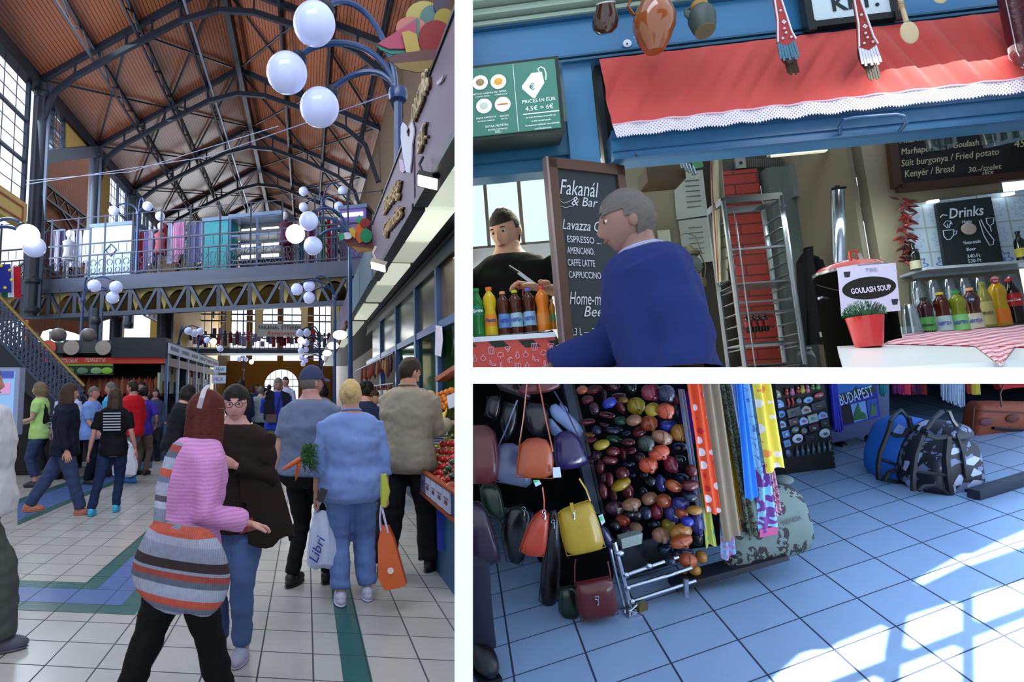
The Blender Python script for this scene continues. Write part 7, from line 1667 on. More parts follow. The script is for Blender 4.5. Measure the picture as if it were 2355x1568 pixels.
# chalk menu at the upper right
Yw = 1.0
def wboard(P,label,fr,name='wall_chalkboard',fwid=.03,Yw=Yw):
    t = thing(name,label,'chalkboard',F2(*P[0],Yw)); slab(P,Yw - .01,.02,'slate',mat('#0c1210',.55,var=.2),t)
    b = MB(); Q_ = [F2(x_,y_,Yw - .02) for x_,y_ in P]
    for i in range(4): b.beam(Q_[i],Q_[(i + 1) % 4],fwid,.03,up=(0,1,0))
    if fr: b.build('frame',mat(fr,.45,var=.2),t,smooth=0)
    else: b.b.free()
    return t
t = wboard(((2046,290),(2440,230),(2440,395),(2062,434)),'black chalk menu in a dark wooden frame listing goulash and bread','#3c2412',fwid=.05)
CY = mat('#b8b490',.8)
xd2 = F2(2300,400,Yw) - F2(2100,424,Yw)
for s_,x_,y_,h_,w_ in (('Házi kolbász / Home made',2068,330,.040,220),('Marhapörkölt / Goulash stew',2072,356,.040,225),('Sült burgonya / Fried potato',2072,383,.042,228),('Kenyér / Bread',2080,408,.045,118),('30.-/szelet',2226,397,.034,78),('450',2332,340,.05,40)):
    w3_ = (F2(x_ + w_,y_,Yw) - F2(x_,y_,Yw)).length; text(s_,F2(x_,y_,Yw - .03),h_,CY,t,xdir=xd2,align='LEFT',shear=.3,ext=.0008,width=w3_,name='chalk_writing')
text('slice',F2(2258,402,Yw - .03),.026,CY,t,xdir=xd2,align='LEFT',shear=.3,ext=.0008,name='chalk_writing')
# tile backsplash and drinks board
k = NT('delft'); x,y,z = k.xyz(k.co())[:3]; gx,gz = k.math('MULTIPLY',x,6.6),k.math('MULTIPLY',z,6.6)
fx,fz = k.math('SUBTRACT',k.math('FRACT',gx),.5),k.math('SUBTRACT',k.math('FRACT',gz),.5)
ln = k.math('GREATER_THAN',k.math('MAXIMUM',k.math('ABSOLUTE',fx),k.math('ABSOLUTE',fz)),.47)
rr = k.math('SQRT',k.math('ADD',k.math('MULTIPLY',fx,fx),k.math('MULTIPLY',fz,fz))); an = k.math('ARCTAN2',fx,fz)
pt = k.math('LESS_THAN',k.math('ABSOLUTE',k.math('SUBTRACT',rr,k.math('MULTIPLY_ADD',k.math('COSINE',k.math('MULTIPLY',an,8)),.06,.28))),.035); pt2 = k.math('LESS_THAN',rr,k.math('MULTIPLY_ADD',k.math('COSINE',k.math('MULTIPLY',an,6)),.04,.10))
row = k.math('LESS_THAN',k.math('ABSOLUTE',k.math('SUBTRACT',k.math('FLOOR',gz),-2)),.5)
c = k.mix(k.math('MULTIPLY',k.math('MAXIMUM',pt,pt2),k.math('MULTIPLY_ADD',row,.6,.25)),lin('#c6dbe6'),lin('#4a5cc0')); c = k.mix(ln,c,lin('#a8b4b8')); k.set('Base Color',c); k.set('Roughness',.15)
slabo = slab(((2088,470),(2440,425),(2440,608),(2108,640)),1.0,.03,'wall_tiles',k.m); struct(slabo)
for i,(x_,y_) in enumerate(((2145,463),(2318,446))):
    t = thing('strip_light','small light under the wall edge above the tiles, %s' % ('left','right')[i],'lamp',F2(x_,y_,.95)); b = MB(); b.beam(F2(x_ - 12,y_ + 2,.96),F2(x_ + 12,y_ - 1,.96),.02,.015); b.build('fitting',mat('#eaf6ff',.4,emis=4),t,smooth=0)
t = thing('drinks_chalkboard','black Drinks chalkboard with cup, bottle and glass drawings on the tiles','chalkboard',F2(2220,540,.97)); slab(((2153,468),(2279,452),(2309,606),(2175,614)),.965,.02,'slate',mat('#1c2628',.5),t)
CW = mat('#cfdde8',.8); Yd = .955; xd3 = F2(2280,470,Yd) - F2(2160,484,Yd)
text('Drinks',F2(2222,498,Yd),.062,CW,t,xdir=xd3,shear=.3,ext=.0008,width=.19,name='chalk_writing',bold=.001)
for s_,x_,y_,h_,w_ in (('Hajós',2224,513,.02,.05),('Home-made',2236,560,.022,.09),('Beer',2234,576,.02,.05),('340-Ft',2240,592,.022,.07),('530-Ft',2242,603,.022,.07)): text(s_,F2(x_,y_,Yd),h_,CW,t,xdir=xd3,ext=.0008,width=w_,name='chalk_writing',shear=.1)
def cl(P,r_=.0022): b = MB(); b.tube([F2(x_,y_,Yd) for x_,y_ in P],r_,6); b.build('chalk_drawing',CW,t)
cl([(2169,530),(2171,543),(2178,551),(2186,550),(2193,540),(2194,528),(2182,529),(2169,530)]); cl([(2194,532),(2201,530),(2199,538),(2193,541)]); cl([(2178,524),(2170,516),(2176,508),(2186,508),(2190,516)]); cl([(2180,524),(2178,514),(2183,524),(2186,512)])
cl([(2256,520),(2252,508),(2256,505),(2262,518),(2268,528),(2286,552),(2284,562),(2276,564),(2262,540),(2256,520)]); cl([(2268,502),(2270,514),(2276,519),(2284,514),(2286,501),(2268,502)]); cl([(2277,520),(2280,532)]); cl([(2162,500),(2168,494),(2178,495)],.003)
b = MB(); b.ball(F2(2228,526,Yd),(.042,.004,.036),24,8); b.build('round_sticker',mat('#b8a49c',.6),t)
# dried pepper garlands beside the tiles
t = thing('pepper_garland','garland of dried dark red peppers hanging left of the tiles','garland',F2(2078,520,.93))
for i in range(58):
    v = i / 57; x_ = 2072 + 14 * v + random.uniform(-10,10); y_ = 456 + 146 * v; p = F2(x_,y_,.93); d_ = V((random.uniform(-1,1),random.uniform(-.6,.1),random.uniform(-.9,.4))).normalized()
    b = MB(); b.tube([p,p + d_ * .02,p + d_ * .045 + V((0,0,-.006)),p + d_ * .058 + V((0,0,-.012))],[.004,.009,.006,.001],7); b.build('dried_pepper',mat(('#5a1612','#43100e','#7a2018')[i % 3],.35,coat=.2),t)
bottle((2108,622),62,22,mat('#0c140e',.1,coat=.5),CC('#101410'),'dark wine bottle standing left of the Drinks board',(mat('#b8b494',.6),.05,.35),None,shape='wine',Y=.9); bottle((2352,598),66,22,mat('#0c140e',.1,coat=.5),CC('#101410'),'dark wine bottle at the right edge on the tiled shelf',(mat('#c8b848',.6),.1,.4),None,shape='wine',Y=.9)
# ================================================================== souvenir stall (lower right), origin on the floor under the viewer
use(R3)
def FL(x_,y_,z=0.0): return R3.z(x_,y_,z)
def Q3(x_,y_,Y): return R3.y(x_,y_,Y)
o3 = FL(1681.6,1354.3); iu = FL(1805,1315.1) - o3; jv = FL(1737.8,1412.4) - o3; dt3 = iu.x * jv.y - iu.y * jv.x
def uv3(p): d = p - o3; return ((d.x * jv.y - d.y * jv.x) / dt3 + .5,(iu.x * d.y - iu.y * d.x) / dt3 + .5)
b = MB(); b.face([(-1,.6,0),(9,.6,0),(9,10,0),(-1,10,0)]); struct(b.build('floor',tile_mat('shop_tiles','#86a0c0','#222a44',.014,rough=.3),uv=uv3,smooth=0))
# unseen gobo added behind the viewer to shape the sun patches, spot as sun
SUN = V((4.8,-5.2,6.2))
sp = bpy.data.lights.new('sun_through_gobo','SPOT'); sp.energy = 70000; sp.spot_size = R(25); sp.spot_blend = .02; sp.shadow_soft_size = .012; sp.color = (1,.98,.95)
so = bpy.data.objects.new('sun_through_gobo',sp); COL.objects.link(so); Sw = R3.M @ SUN; so.matrix_world = M4.Translation(Sw) @ ((R3.M @ V((3.1,2.7,0))) - Sw).to_track_quat('-Z','Y').to_matrix().to_4x4()
def gb_(u,v):
    f = FL(1500 + u * .3631,1180 + v * .3631); return f.lerp(SUN,(-1.5 - f.y) / (SUN.y - f.y))
def gobo(P,name): b = MB(); b.prism([gb_(*p) for p in P],(0,-.03,0)); return struct(b.build(name,mat('#4a5058',.7),smooth=0,xf=M4.Identity(4)))
gobo([(-2400,2400),(300,1400),(620,1069),(880,840),(960,815),(1060,812),(1120,770),(1380,665),(1450,650),(1490,675),(1540,640),(1560,605),(1940,485),(2000,460),(2500,330),(2500,150),(2000,325),(1960,320),(1680,455),(1620,460),(1595,440),(1600,400),(1640,365),(1900,225),(1960,225),(2100,160),(2500,-10),(2800,-300),(2400,-800),(-2400,-800)],'window_50')
q0_ = gb_(0,-790).z; b = MB(); b.b2((1.0,-1.53,q0_ - .02),(6.5,-1.5,q0_ + 1.6)); struct(b.build('window_55',mat('#4a5058',.7),smooth=0,xf=M4.Identity(4)))  # unseen blocker added to keep the spot off the food stall
gobo([(1490,665),(1545,640),(1510,850),(1465,1400),(1415,1400),(1450,880)],'window_51'); gobo([(1942,470),(1960,470),(1955,1400),(1935,1400)],'window_52'); gobo([(1060,1074),(1500,902),(2500,524),(2500,532),(1500,910),(1060,1084)],'window_53')
def puff(P,Y,d,name,m_,parent=None,n=6,sm=40,z=None,flat=.0):
    P = [Q3(x_,y_,Y) for x_,y_ in P]
    # round the outline
    Q_ = []
    for i in range(len(P)):
        a0,a1 = P[i],P[(i + 1) % len(P)]; Q_ += [a0.lerp(a1,.25),a0.lerp(a1,.75)] if len(P) < 12 else [a0]
    c = sum(Q_,V()) / len(Q_); b = MB(); prev = None; first = None
    for s_,rng in ((-1,range(n,0,-1)),(1,range(0,n + 1))):
        for j in rng:
            f = j / n; k_ = flat + (1 - flat) * math.cos(f * PI / 2 * .96) if f else 1; L_ = b.pts([c + (q - c) * k_ + V((0,s_ * -1 * d * math.sin(f * PI / 2) ** .8 * (1 if s_ == 1 else 1),0)) for q in Q_])
            if prev:
                for i in range(len(L_)): b._f([prev[i],prev[(i + 1) % len(L_)],L_[(i + 1) % len(L_)],L_[i]])
            else: b._f(L_[::-1])
            prev = L_
    b._f(prev); return b.build(name,m_,parent,smooth=sm)
def wire(P,Y,r_,name,m_,parent,seg=6): b = MB(); b.tube([Q3(x_,y_,Y) for x_,y_ in P],r_,seg); return b.build(name,m_,parent)
CHR = mat('#b4bcc8',.12,metal=.95)
BKK = mat('#0b0b0d',.8)
def handbag(name,label,P,Y,d,col,straps=(),extra=None,m_=None):
    c = P[0]; t = thing(name,label,'handbag',Q3(sum(p[0] for p in P) / len(P),max(p[1] for p in P),Y)); mm = m_ or mat(col,.28,var=.14,vs=9,coat=.35,bump=.1,bs=50)
    puff(P,Y,d,'body',mm,t,flat=.35)
    Z = [(x_,y_) for x_,y_ in P]
    b = MB(); b.tube([Q3(x_,y_,Y) for x_,y_ in Z],.0022,6,closed=True); b.build('seam',mat(col,.5),t)
    for s_ in straps: wire(s_,Y,[(.006,.002)] * len(s_),'strap',mm,t)
    for x_,y_ in (extra or ()):
        b = MB(); p = Q3(x_,y_,Y - d - .004); b.tube([p + V((0,0,.016)),p + V((.004,0,0)),p + V((0,0,-.014))],[.005,.003,.005],8); b.tube([p + V((.008 * math.cos(a_),0,.018 + .008 * math.sin(a_))) for a_ in [i * PI / 5 for i in range(10)]],.0015,5,closed=True); b.build('clasp',CHR,t)
    return t
def tagcard(P,Y,label,col='#d0dcec',grn=None):
    t = thing('price_tag',label,'tag',Q3(*P[0],Y)); b = MB(); b.prism([Q3(x_,y_,Y) for x_,y_ in P],(0,.002,0)); b.build('card',mat(col,.6),t,smooth=0)
    if grn: b = MB(); b.prism([Q3(x_,y_,Y - .002) for x_,y_ in grn],(0,.001,0)); b.build('sticker',mat('#30d878',.5),t,smooth=0)
# dark display walls behind the bags
for i,(P,Y,c) in enumerate((([(1080,860),(1500,860),(1660,1330),(1330,1330),(1240,1290),(1230,1180),(1080,1150)],3.05,'#090a0c'),([(1500,860),(1780,860),(1830,1260),(1660,1330),(1560,1330)],3.0,'#0b0b0e'),([(1270,1240),(1420,1240),(1400,1420),(1300,1430)],2.7,'#08090b'))):
    b = MB(); b.prism([Q3(x_,y_,Y) for x_,y_ in P],(0,.04,0)); tag(b.build('display_backing',mat(c,.9,spec=.1),smooth=0),['black backing cloth behind the handbags and purses','black backing behind the scarves','black cloth behind the red satchel'][i],'backing')
b = MB(); b.prism([Q3(x_,y_,3.2) for x_,y_ in ((1070,895),(1135,905),(1200,985),(1160,1010),(1070,990))],(0,.05,0)); tag(b.build('wall_panel',mat('#2c3a5c',.6),smooth=0),'dim slate blue panel behind the black wallets at the left','panel')
b = MB(); b.prism([Q3(x_,y_,3.15) for x_,y_ in ((1070,898),(1128,905),(1126,912),(1070,925))],(0,.05,0)); tag(b.build('ledge',mat('#6a7a70',.6),smooth=0),'pale grey green ledge at the upper left edge','ledge')
for P,c,nm in (([(1293,870),(1312,870),(1382,1182),(1360,1182)],'#34445a','left'),([(1312,870),(1318,870),(1392,1182),(1384,1182)],'#0c0e14','thin dark')):
    b = MB(); b.prism([Q3(x_,y_,2.9) for x_,y_ in P],(0,.05,0)); tag(b.build('display_post',mat(c,.4),smooth=0),'%s slanting metal post between the handbags and the purses' % nm,'post')
handbag('handbag','glossy burgundy round-topped handbag cut by the left edge',[(1060,990),(1090,978),(1120,978),(1138,995),(1146,1040),(1146,1080),(1140,1112),(1060,1112)],2.5,.05,'#5a1a18')
handbag('handbag','slate grey dome-shaped handbag left of the orange one',[(1131,1105),(1135,1060),(1142,1030),(1160,1020),(1180,1020),(1198,1030),(1215,1060),(1222,1110),(1210,1120)],2.52,.03,'#5a5f7a',[[(1140,1040),(1165,985),(1190,920)]])
handbag('handbag','shiny orange tan dome handbag hanging in the middle of the display',[(1187,1098),(1190,1060),(1196,1025),(1212,1010),(1236,1007),(1256,1012),(1268,1030),(1272,1060),(1271,1100)],2.4,.035,'#a8481e',[[(1192,1038),(1204,960),(1212,883)],[(1272,1038),(1256,965),(1240,883)]])
handbag('handbag','deep violet bucket bag tilted right of the orange handbag',[(1275,1005),(1290,993),(1312,990),(1330,1004),(1345,1040),(1354,1062),(1330,1075),(1282,1082),(1272,1050)],2.6,.04,'#25194e',[[(1330,1004),(1300,940),(1275,900)]])
handbag('handbag','mustard yellow shoulder bag with a steel twist clasp',[(1283,1180),(1300,1168),(1352,1150),(1362,1162),(1376,1200),(1392,1258),(1350,1270),(1304,1278),(1292,1235)],2.4,.04,'#b08e1c',[[(1358,1152),(1348,1125),(1332,1100)]],[(1319,1186)])
b = MB(); b.beam(Q3(1314,1156,2.355),Q3(1318,1178,2.35),.014,.004,up=(0,1,0)); tag(b.build('bag_tab',leather('#a08018'),smooth=0),'narrow yellow leather tab closing the mustard bag','strap')
handbag('handbag','orange red bucket bag hanging left of the mustard bag',[(1246,1172),(1262,1182),(1258,1240),(1250,1280),(1215,1278),(1194,1266),(1210,1220),(1230,1185)],2.4,.035,'#b03818',[[(1252,1175),(1252,1150),(1248,1120)]],[(1252,1186)])
handbag('handbag','large dark plum bag at the lower left edge',[(1060,1160),(1100,1152),(1120,1175),(1135,1215),(1148,1262),(1150,1290),(1110,1305),(1060,1318)],2.5,.05,'#2c1c30')
handbag('handbag','dark green handbag behind the plum one',[(1102,1112),(1140,1112),(1150,1130),(1158,1165),(1162,1195),(1130,1190),(1108,1165)],2.6,.03,'#1a2e1c',[[(1125,1160),(1145,1190),(1158,1215)],[(1160,1190),(1175,1172),(1180,1170)]])
handbag('satchel','dark red satchel with flap and steel clasp standing lowest on the display',[(1322,1340),(1345,1336),(1405,1324),(1412,1350),(1422,1412),(1380,1420),(1336,1428),(1326,1390)],2.42,.04,'#541616',[[(1322,1340),(1322,1300),(1324,1285)],[(1405,1328),(1400,1300),(1398,1290)]],[(1374,1384)])
handbag('satchel','dark green satchel half behind the red one near the floor',[(1284,1360),(1292,1350),(1322,1346),(1326,1380),(1332,1426),(1300,1424),(1286,1405)],2.5,.03,'#12241a')
handbag('handbag','black long bag hanging at the centre of the dark lower display',[(1262,1175),(1284,1170),(1290,1280),(1284,1380),(1262,1400),(1240,1380),(1248,1280)],2.62,.03,'#0c0b0e',[],[(1273,1208)])
handbag('handbag','black handbag with steel clasp between the green and orange red bags',[(1165,1170),(1200,1160),(1222,1178),(1215,1240),(1200,1300),(1165,1290),(1152,1230)],2.6,.03,'#0b0c12',[],[(1205,1178)])
handbag('handbag','red leather bag overhanging the top of the display',[(1188,905),(1200,884),(1215,870),(1290,870),(1288,890),(1262,900),(1230,905)],2.45,.03,'#5c1a1c'); handbag('handbag','dark brown bag edge beside the red bag at the top',[(1132,870),(1190,870),(1195,892),(1220,908),(1218,918),(1150,895)],2.55,.03,'#2c1418')
for i,P in enumerate(([(1122,912),(1150,910),(1148,945),(1140,965),(1115,955)],[(1160,925),(1190,930),(1186,985),(1165,1015),(1150,975)],[(1205,925),(1260,930),(1262,1000),(1230,1005),(1208,980)])): handbag('wallet','black leather wallet in the dark upper left, %s' % ('beside the pale ledge','above the grey handbag','behind the orange bag straps')[i],P,2.7,.02,'#101016')
for i,P in enumerate(([(1262,935),(1282,925),(1345,985),(1332,1012),(1300,985),(1268,960)],[(1262,955),(1290,985),(1300,1000),(1272,1005),(1262,985)],[(1284,925),(1300,932),(1308,945),(1296,952)])): t = thing('wrapped_belt','pale lavender plastic-wrapped roll %s' % ('slanting behind the violet bag','lying lowest behind the violet bag','shortest, above the others')[i],'package',Q3(*P[0],2.72)); puff(P,2.72,.02,'wrapper',mat('#7f93bc',.3,var=.1,coat=.4),t)
tagcard([(1271,1075),(1288,1074),(1291,1097),(1273,1099)],2.35,'white square price tag hanging at the orange handbag'); tagcard([(1226,1104),(1240,1104),(1245,1113),(1232,1119)],2.38,'small price tag with green sticker under the orange handbag',grn=[(1226,1104),(1239,1104),(1236,1109),(1228,1110)]); tagcard([(1376,1186),(1386,1182),(1392,1200),(1384,1208)],2.42,'price tag with green sticker beside the mustard bag',grn=[(1378,1190),(1385,1187),(1388,1196),(1382,1199)])
handbag('handbag','navy blue bag behind the chrome frame corner',[(1380,1205),(1395,1215),(1415,1245),(1408,1262),(1390,1255),(1376,1230)],2.6,.02,'#131a48')
# the leather coin purses
NM = {'R': ('#5c1a20','dark red'),'W': ('#3a1624','wine'),'O': ('#a04a20','orange brown'),'Y': ('#a88c1c','yellow'),'B': ('#24329a','bright blue'),'N': ('#151e3a','navy'),'G': ('#1c4430','green'),'T': ('#94684c','tan'),'K': ('#12141a','black'),'V': ('#2a2a6c','violet blue'),'S': ('#b4431f','orange red'),'H': ('#a8702a','honey brown'),'M': ('#7c1c34','magenta'),'D': ('#1d2a24','dark olive')}
ZA = '50,160,70,50,-20,O 220,160,110,60,-10,R 350,240,30,80,15,W 130,300,80,55,-10,R 430,340,100,60,-25,B 560,240,90,30,0,R 620,300,60,40,0,H 580,400,45,90,-20,R 220,420,60,80,0,W 400,510,110,45,15,R 120,600,110,40,0,R 590,590,90,55,0,G 770,580,100,70,-15,T 980,620,110,100,0,O 720,120,80,90,0,K 1010,190,130,110,0,M 1220,210,110,110,0,N 480,100,90,80,0,W 800,380,120,110,0,Y 1030,430,100,85,-20,Y 1210,450,110,100,0,S 1400,470,80,110,0,D 1350,290,50,80,0,R 250,720,60,60,0,N 480,720,90,40,10,N 650,760,70,30,-15,N 160,780,60,30,0,H 170,850,80,35,-10,R 320,920,110,60,-15,Y 490,840,110,50,15,G 690,880,90,45,0,R 840,740,90,60,-20,R 940,900,110,100,0,D 1260,660,120,70,10,B 1400,750,110,110,0,H 1160,820,140,90,25,T 1120,1030,140,90,-15,S 1400,950,100,60,0,N 1280,1190,90,110,-10,M 970,1200,120,100,0,S 480,1010,90,60,0,R 720,1000,80,45,-15,R 610,1040,30,80,0,R 250,1060,70,55,-30,W 440,1130,100,55,10,R 690,1180,90,35,0,N 300,1220,50,90,10,R 610,1310,90,80,-10,R 430,1400,40,90,10,R 740,1330,45,30,0,N 340,1370,45,80,10,W 590,1470,140,65,-25,Y 1570,1280,60,80,0,R 1430,1370,90,60,10,N 1140,1450,60,110,0,V 1320,1490,110,75,30,O 1550,1480,110,70,0,R 180,1130,60,50,0,W 1400,1110,80,50,0,K 850,1090,70,60,0,W 560,700,50,30,0,K 900,1330,60,60,0,K 350,640,60,30,0,W 1000,1420,60,60,0,K'
ZB = '270,90,40,80,0,R 385,140,30,80,0,R 540,90,60,80,0,R 400,270,105,70,0,W 580,235,100,60,-10,T 775,170,85,58,-25,T 935,195,75,72,0,O 1120,220,85,62,20,V 1220,150,70,50,10,N 485,410,75,55,10,S 630,490,65,55,30,T 530,545,60,60,0,W 400,460,50,50,0,K 855,310,60,80,10,M 1020,330,72,90,-5,V 1130,330,60,60,0,O 1270,300,75,45,0,H 985,470,70,75,-10,Y 900,570,90,75,0,T 1120,540,120,85,-20,H 1125,640,120,60,-15,O 950,720,80,55,0,N 1140,770,110,60,-5,N 1290,440,60,110,0,V 1190,420,60,50,0,B 1300,600,50,80,0,D 1345,810,55,62,0,H 1200,850,95,75,20,O 1000,850,50,45,0,N 1160,1045,125,92,0,H 1270,950,60,55,0,H 640,340,70,60,0,K 740,330,50,60,0,N 830,450,60,50,0,K 700,100,50,60,0,K 560,330,60,40,0,D'
PU = []
for z_,ox,oy,sc in ((ZA,1330,870,.1658),(ZB,1330,1110,.2105)):
    for it in z_.split():
        a_ = it.split(','); u,v,ru,rv,an = [float(q) for q in a_[:5]]; PU.append((ox + u * sc,oy + v * sc,ru * sc,rv * sc,an,a_[5]))
protos = {}
for i,(x_,y_,ru,rv,an,c) in enumerate(PU):
    col,cn = NM[c]; Y = 2.62 + .05 * ((i * 7) % 4) - (.12 if x_ > 1480 else 0); p = Q3(x_,y_,Y); rx_ = (Q3(x_ + ru,y_,Y) - p).length * 1.12; rz_ = (Q3(x_,y_ + rv,Y) - p).length * 1.12
    near_ = min((q for q in PU if q is not PU[i] and q[5] != c),key=lambda q: (q[0] - x_) ** 2 + (q[1] - y_) ** 2)
    vy = 'upper' if y_ < 1000 else ('middle' if y_ < 1150 else ('lower' if y_ < 1260 else 'lowest')); hx = 'left' if x_ < 1430 else ('centre' if x_ < 1510 else 'right')
    sz = 'large ' if ru * rv > 330 else ('small ' if ru * rv < 110 else ''); rel = 'left of' if near_[0] > x_ + 8 else ('right of' if near_[0] < x_ - 8 else ('above' if near_[1] > y_ else 'below'))
    t = thing('coin_purse','%s%s leather coin purse, %s %s, %s a %s one' % (sz,cn,vy,hx,rel,NM[near_[5]][1]),'purse',p,group='leather coin purses hanging in clusters',tilt=M4.Rotation(R(an),4,'Y'))
    rib = (y_ > 1110 and x_ > 1470 and c in 'TOVM') ; dbl = ru * rv > 480 and y_ > 1190
    b = MB(); rr_ = (rx_ * .96,.032,rz_ * .96)
    def pf(d):
        k_ = 1.0
        if rib: k_ *= 1 + .05 * math.cos(14 * math.atan2(d.z,d.x)) * abs(d.y)
        if dbl: k_ *= 1 - .16 * math.exp(-(d.x / .16) ** 2)
        k_ *= 1 - .07 * math.exp(-((d.z - .02) / .05) ** 2) * (1 if not dbl else 0)
        return k_
    b.ball((0,0,0),rr_,20,14,m=Euler((0,0,0)).to_matrix(),fn=pf); b.build('shell',mat(col,.25,var=.12,vs=14,coat=.35),t,local=True,smooth=60)
    if ru * rv > 260:
        b = MB(); b.tube([(rx_ * .1 * math.cos(q) + rx_ * .0,-.034 * math.cos(q * .0) * math.cos((q - PI / 2) * .55),rz_ * .98 * math.sin(q - PI / 2) * .9) for q in [PI * j / 8 for j in range(9)]],[(.009,.002)] * 9,6,side=(1,0,0)); fo_ = b.build('flap',mat(col,.35,coat=.2),t,local=True)
        b = MB(); b.ball((0,-.036,-rz_ * .35),.0045,8,6); b.build('snap',mat('#8a9490' if i % 3 else '#1a1c20',.3,metal=.6),fo_,local=True)
# chrome display frame
t = thing('display_rack','chrome tube display frame below the purses with joints and crossbars','rack',FL(1450,1405)); Yq = 2.5
for P,r_ in (([(1412,1245),(1430,1320),(1452,1408)],.013),([(1404,1262),(1416,1320),(1436,1395)],.008),([(1577,1330),(1578,1372)],.012)): wire(P,Yq,r_,'upright',CHR,t,12)
for P in ([(1434,1324),(1500,1300),(1560,1280)],[(1438,1352),(1540,1322),(1590,1305)],[(1450,1384),(1560,1348),(1600,1335)]): wire(P,Yq + .01,.009,'crossbar',CHR,t,12)
for c in ((1440,1322),(1444,1352),(1454,1383),(1425,1272),(1493,1301)):
    b = MB(); p = Q3(*c,Yq - .01); b.ball(p,(.022 if c[1] == 1272 else .015,.012,.014),12,8); b.build('joint',CHR,t)
b = MB(); b.prism([Q3(x_,y_,2.55) for x_,y_ in ((1428,1240),(1478,1226),(1476,1250),(1432,1262))],(0,.05,0)); tag(b.build('stone_slab',mat('#8a9890',.5,var=.3,vs=60),smooth=0),'speckled pale slab glimpsed behind the purses','slab')
b = MB(); b.prism([Q3(x_,y_,2.75) for x_,y_ in ((1425,1250),(1560,1230),(1570,1290),(1440,1330))],(0,.05,0)); tag(b.build('glass_case',mat('#20262c',.15,coat=.3),smooth=0),'dark glass case side behind the chrome crossbars','case')
p = FL(1478,1403); t = thing('padlock','small brass padlock on the floor beside the frame foot','padlock',p); b = MB(); b.box(p + V((0,0,.018)),(.045,.018,.034),(0,.15,.3)); b.build('body',mat('#7a6a40',.35,metal=.6),t,smooth=0); b = MB(); b.tube([p + V((-.02,0,.03)),p + V((-.045,-.01,.02)),p + V((-.07,-.01,.006))],.005,8); b.build('shackle',CHR,t)
b = MB(); p = FL(1455,1412); b.box(p + V((0,0,.006)),(.07,.05,.012),(0,0,.2)); tag(b.build('foot_plate',CHR,smooth=0),'steel foot plate under the chrome frame','plate')
# scarves
def spotm(name,base,c1,c2,sc,thr=.32,c3=None):
    k = NT(name); v = k.n('TexVoronoi',i_Vector=k.co(),i_Scale=sc,i_Randomness=.35); d_ = k.math('LESS_THAN',v.outputs['Distance'],thr); r_ = k.xyz(v.outputs['Color'])[0]
    k.set('Base Color',k.mix(d_,lin(base),k.mix(k.math('GREATER_THAN',r_,.5),lin(c1),lin(c2)))); k.set('Roughness',.7); k.bump(k.n('TexNoise',i_Vector=k.co(),i_Scale=12.0).outputs[0],.3); return k.m
def floral(name,base,c1,sc=30,w=.06):
    k = NT(name); v = k.n('TexNoise',i_Vector=k.co(),i_Scale=sc,i_Detail=2.0).outputs[0]; d_ = k.math('LESS_THAN',k.math('ABSOLUTE',k.math('SUBTRACT',v,.5)),w)
    k.set('Base Color',k.mix(d_,lin(base),lin(c1))); k.set('Roughness',.75); return k.m
AR = spotm('apple_red','#d84a1c','#e0d6d8','#b81c1c',19,.36); AY = spotm('apple_yellow','#e0c63a','#e8d8c8','#e0832a',17,.36)
BR = floral('brown_flowers','#2c231f','#5c6a50',60,.05); BF = floral('blue_flowers','#8cc0e6','#4a6ab0',22,.018); BU = floral('butterfly','#8ac4e0','#7a3a8a',14,.06); PS = floral('paisley','#a89490','#6f94c8',40,.05); PK = floral('pink_lines','#d4a0b0','#8a2a4a',40,.03)
SCF = [((1550,1585),883,(1566,1592),975,cloth('#2a1c50'),'short purple scarf end beside the purses',3),((1580,1596),900,(1588,1606),1020,cloth('#8a3cc8'),'bright violet scarf edge left of the orange apples',2),
 ((1562,1572),895,(1612,1624),1229,PS,'narrow pale paisley scarf hanging left of the orange apple scarf',1),((1600,1612),1010,(1622,1650),1260,floral('sky','#3a94c8','#b0b850',6,.1),'sky blue and yellow scarf end under the orange apples',1),
 ((1574,1612),883,(1622,1658),1184,AR,'orange scarf with white and red apples',0),((1606,1620),883,(1650,1668),1180,floral('lilac','#9a6ab0','#7aa0d0',30,.08),'thin lilac and blue scarf between the apples and beige',1),((1652,1668),1180,(1660,1690),1285,floral('pinkblue','#b87aa8','#8ab0d8',30,.08),'pink and blue scarf tips hanging lowest',1),
 ((1612,1648),883,(1666,1703),1242,cloth('#94826c',.04),'plain beige scarf hanging beside the orange apples',0),((1645,1658),883,(1700,1712),1220,cloth('#a87c20'),'ochre scarf edge behind the beige one',2),((1652,1676),883,(1722,1746),1240,BR,'dark brown scarf with small green flowers',1),
 ((1672,1695),883,(1705,1722),1040,cloth('#b4bce4'),'pale lavender scarf beside the blue one',2),((1688,1706),883,(1713,1742),1150,cloth('#3f86d8'),'bright blue plain scarf with pointed edge',0),((1700,1732),883,(1736,1764),1076,BF,'light blue scarf with drawn butterflies',1),((1738,1764),1072,(1746,1788),1222,BU,'purple, green and blue butterfly scarf end with pink border',1),
 ((1730,1768),883,(1764,1806),1084,AY,'yellow scarf with orange and white apples',0),((1768,1780),1080,(1784,1800),1188,PK,'narrow pink scarf end with dark line drawing',1)]
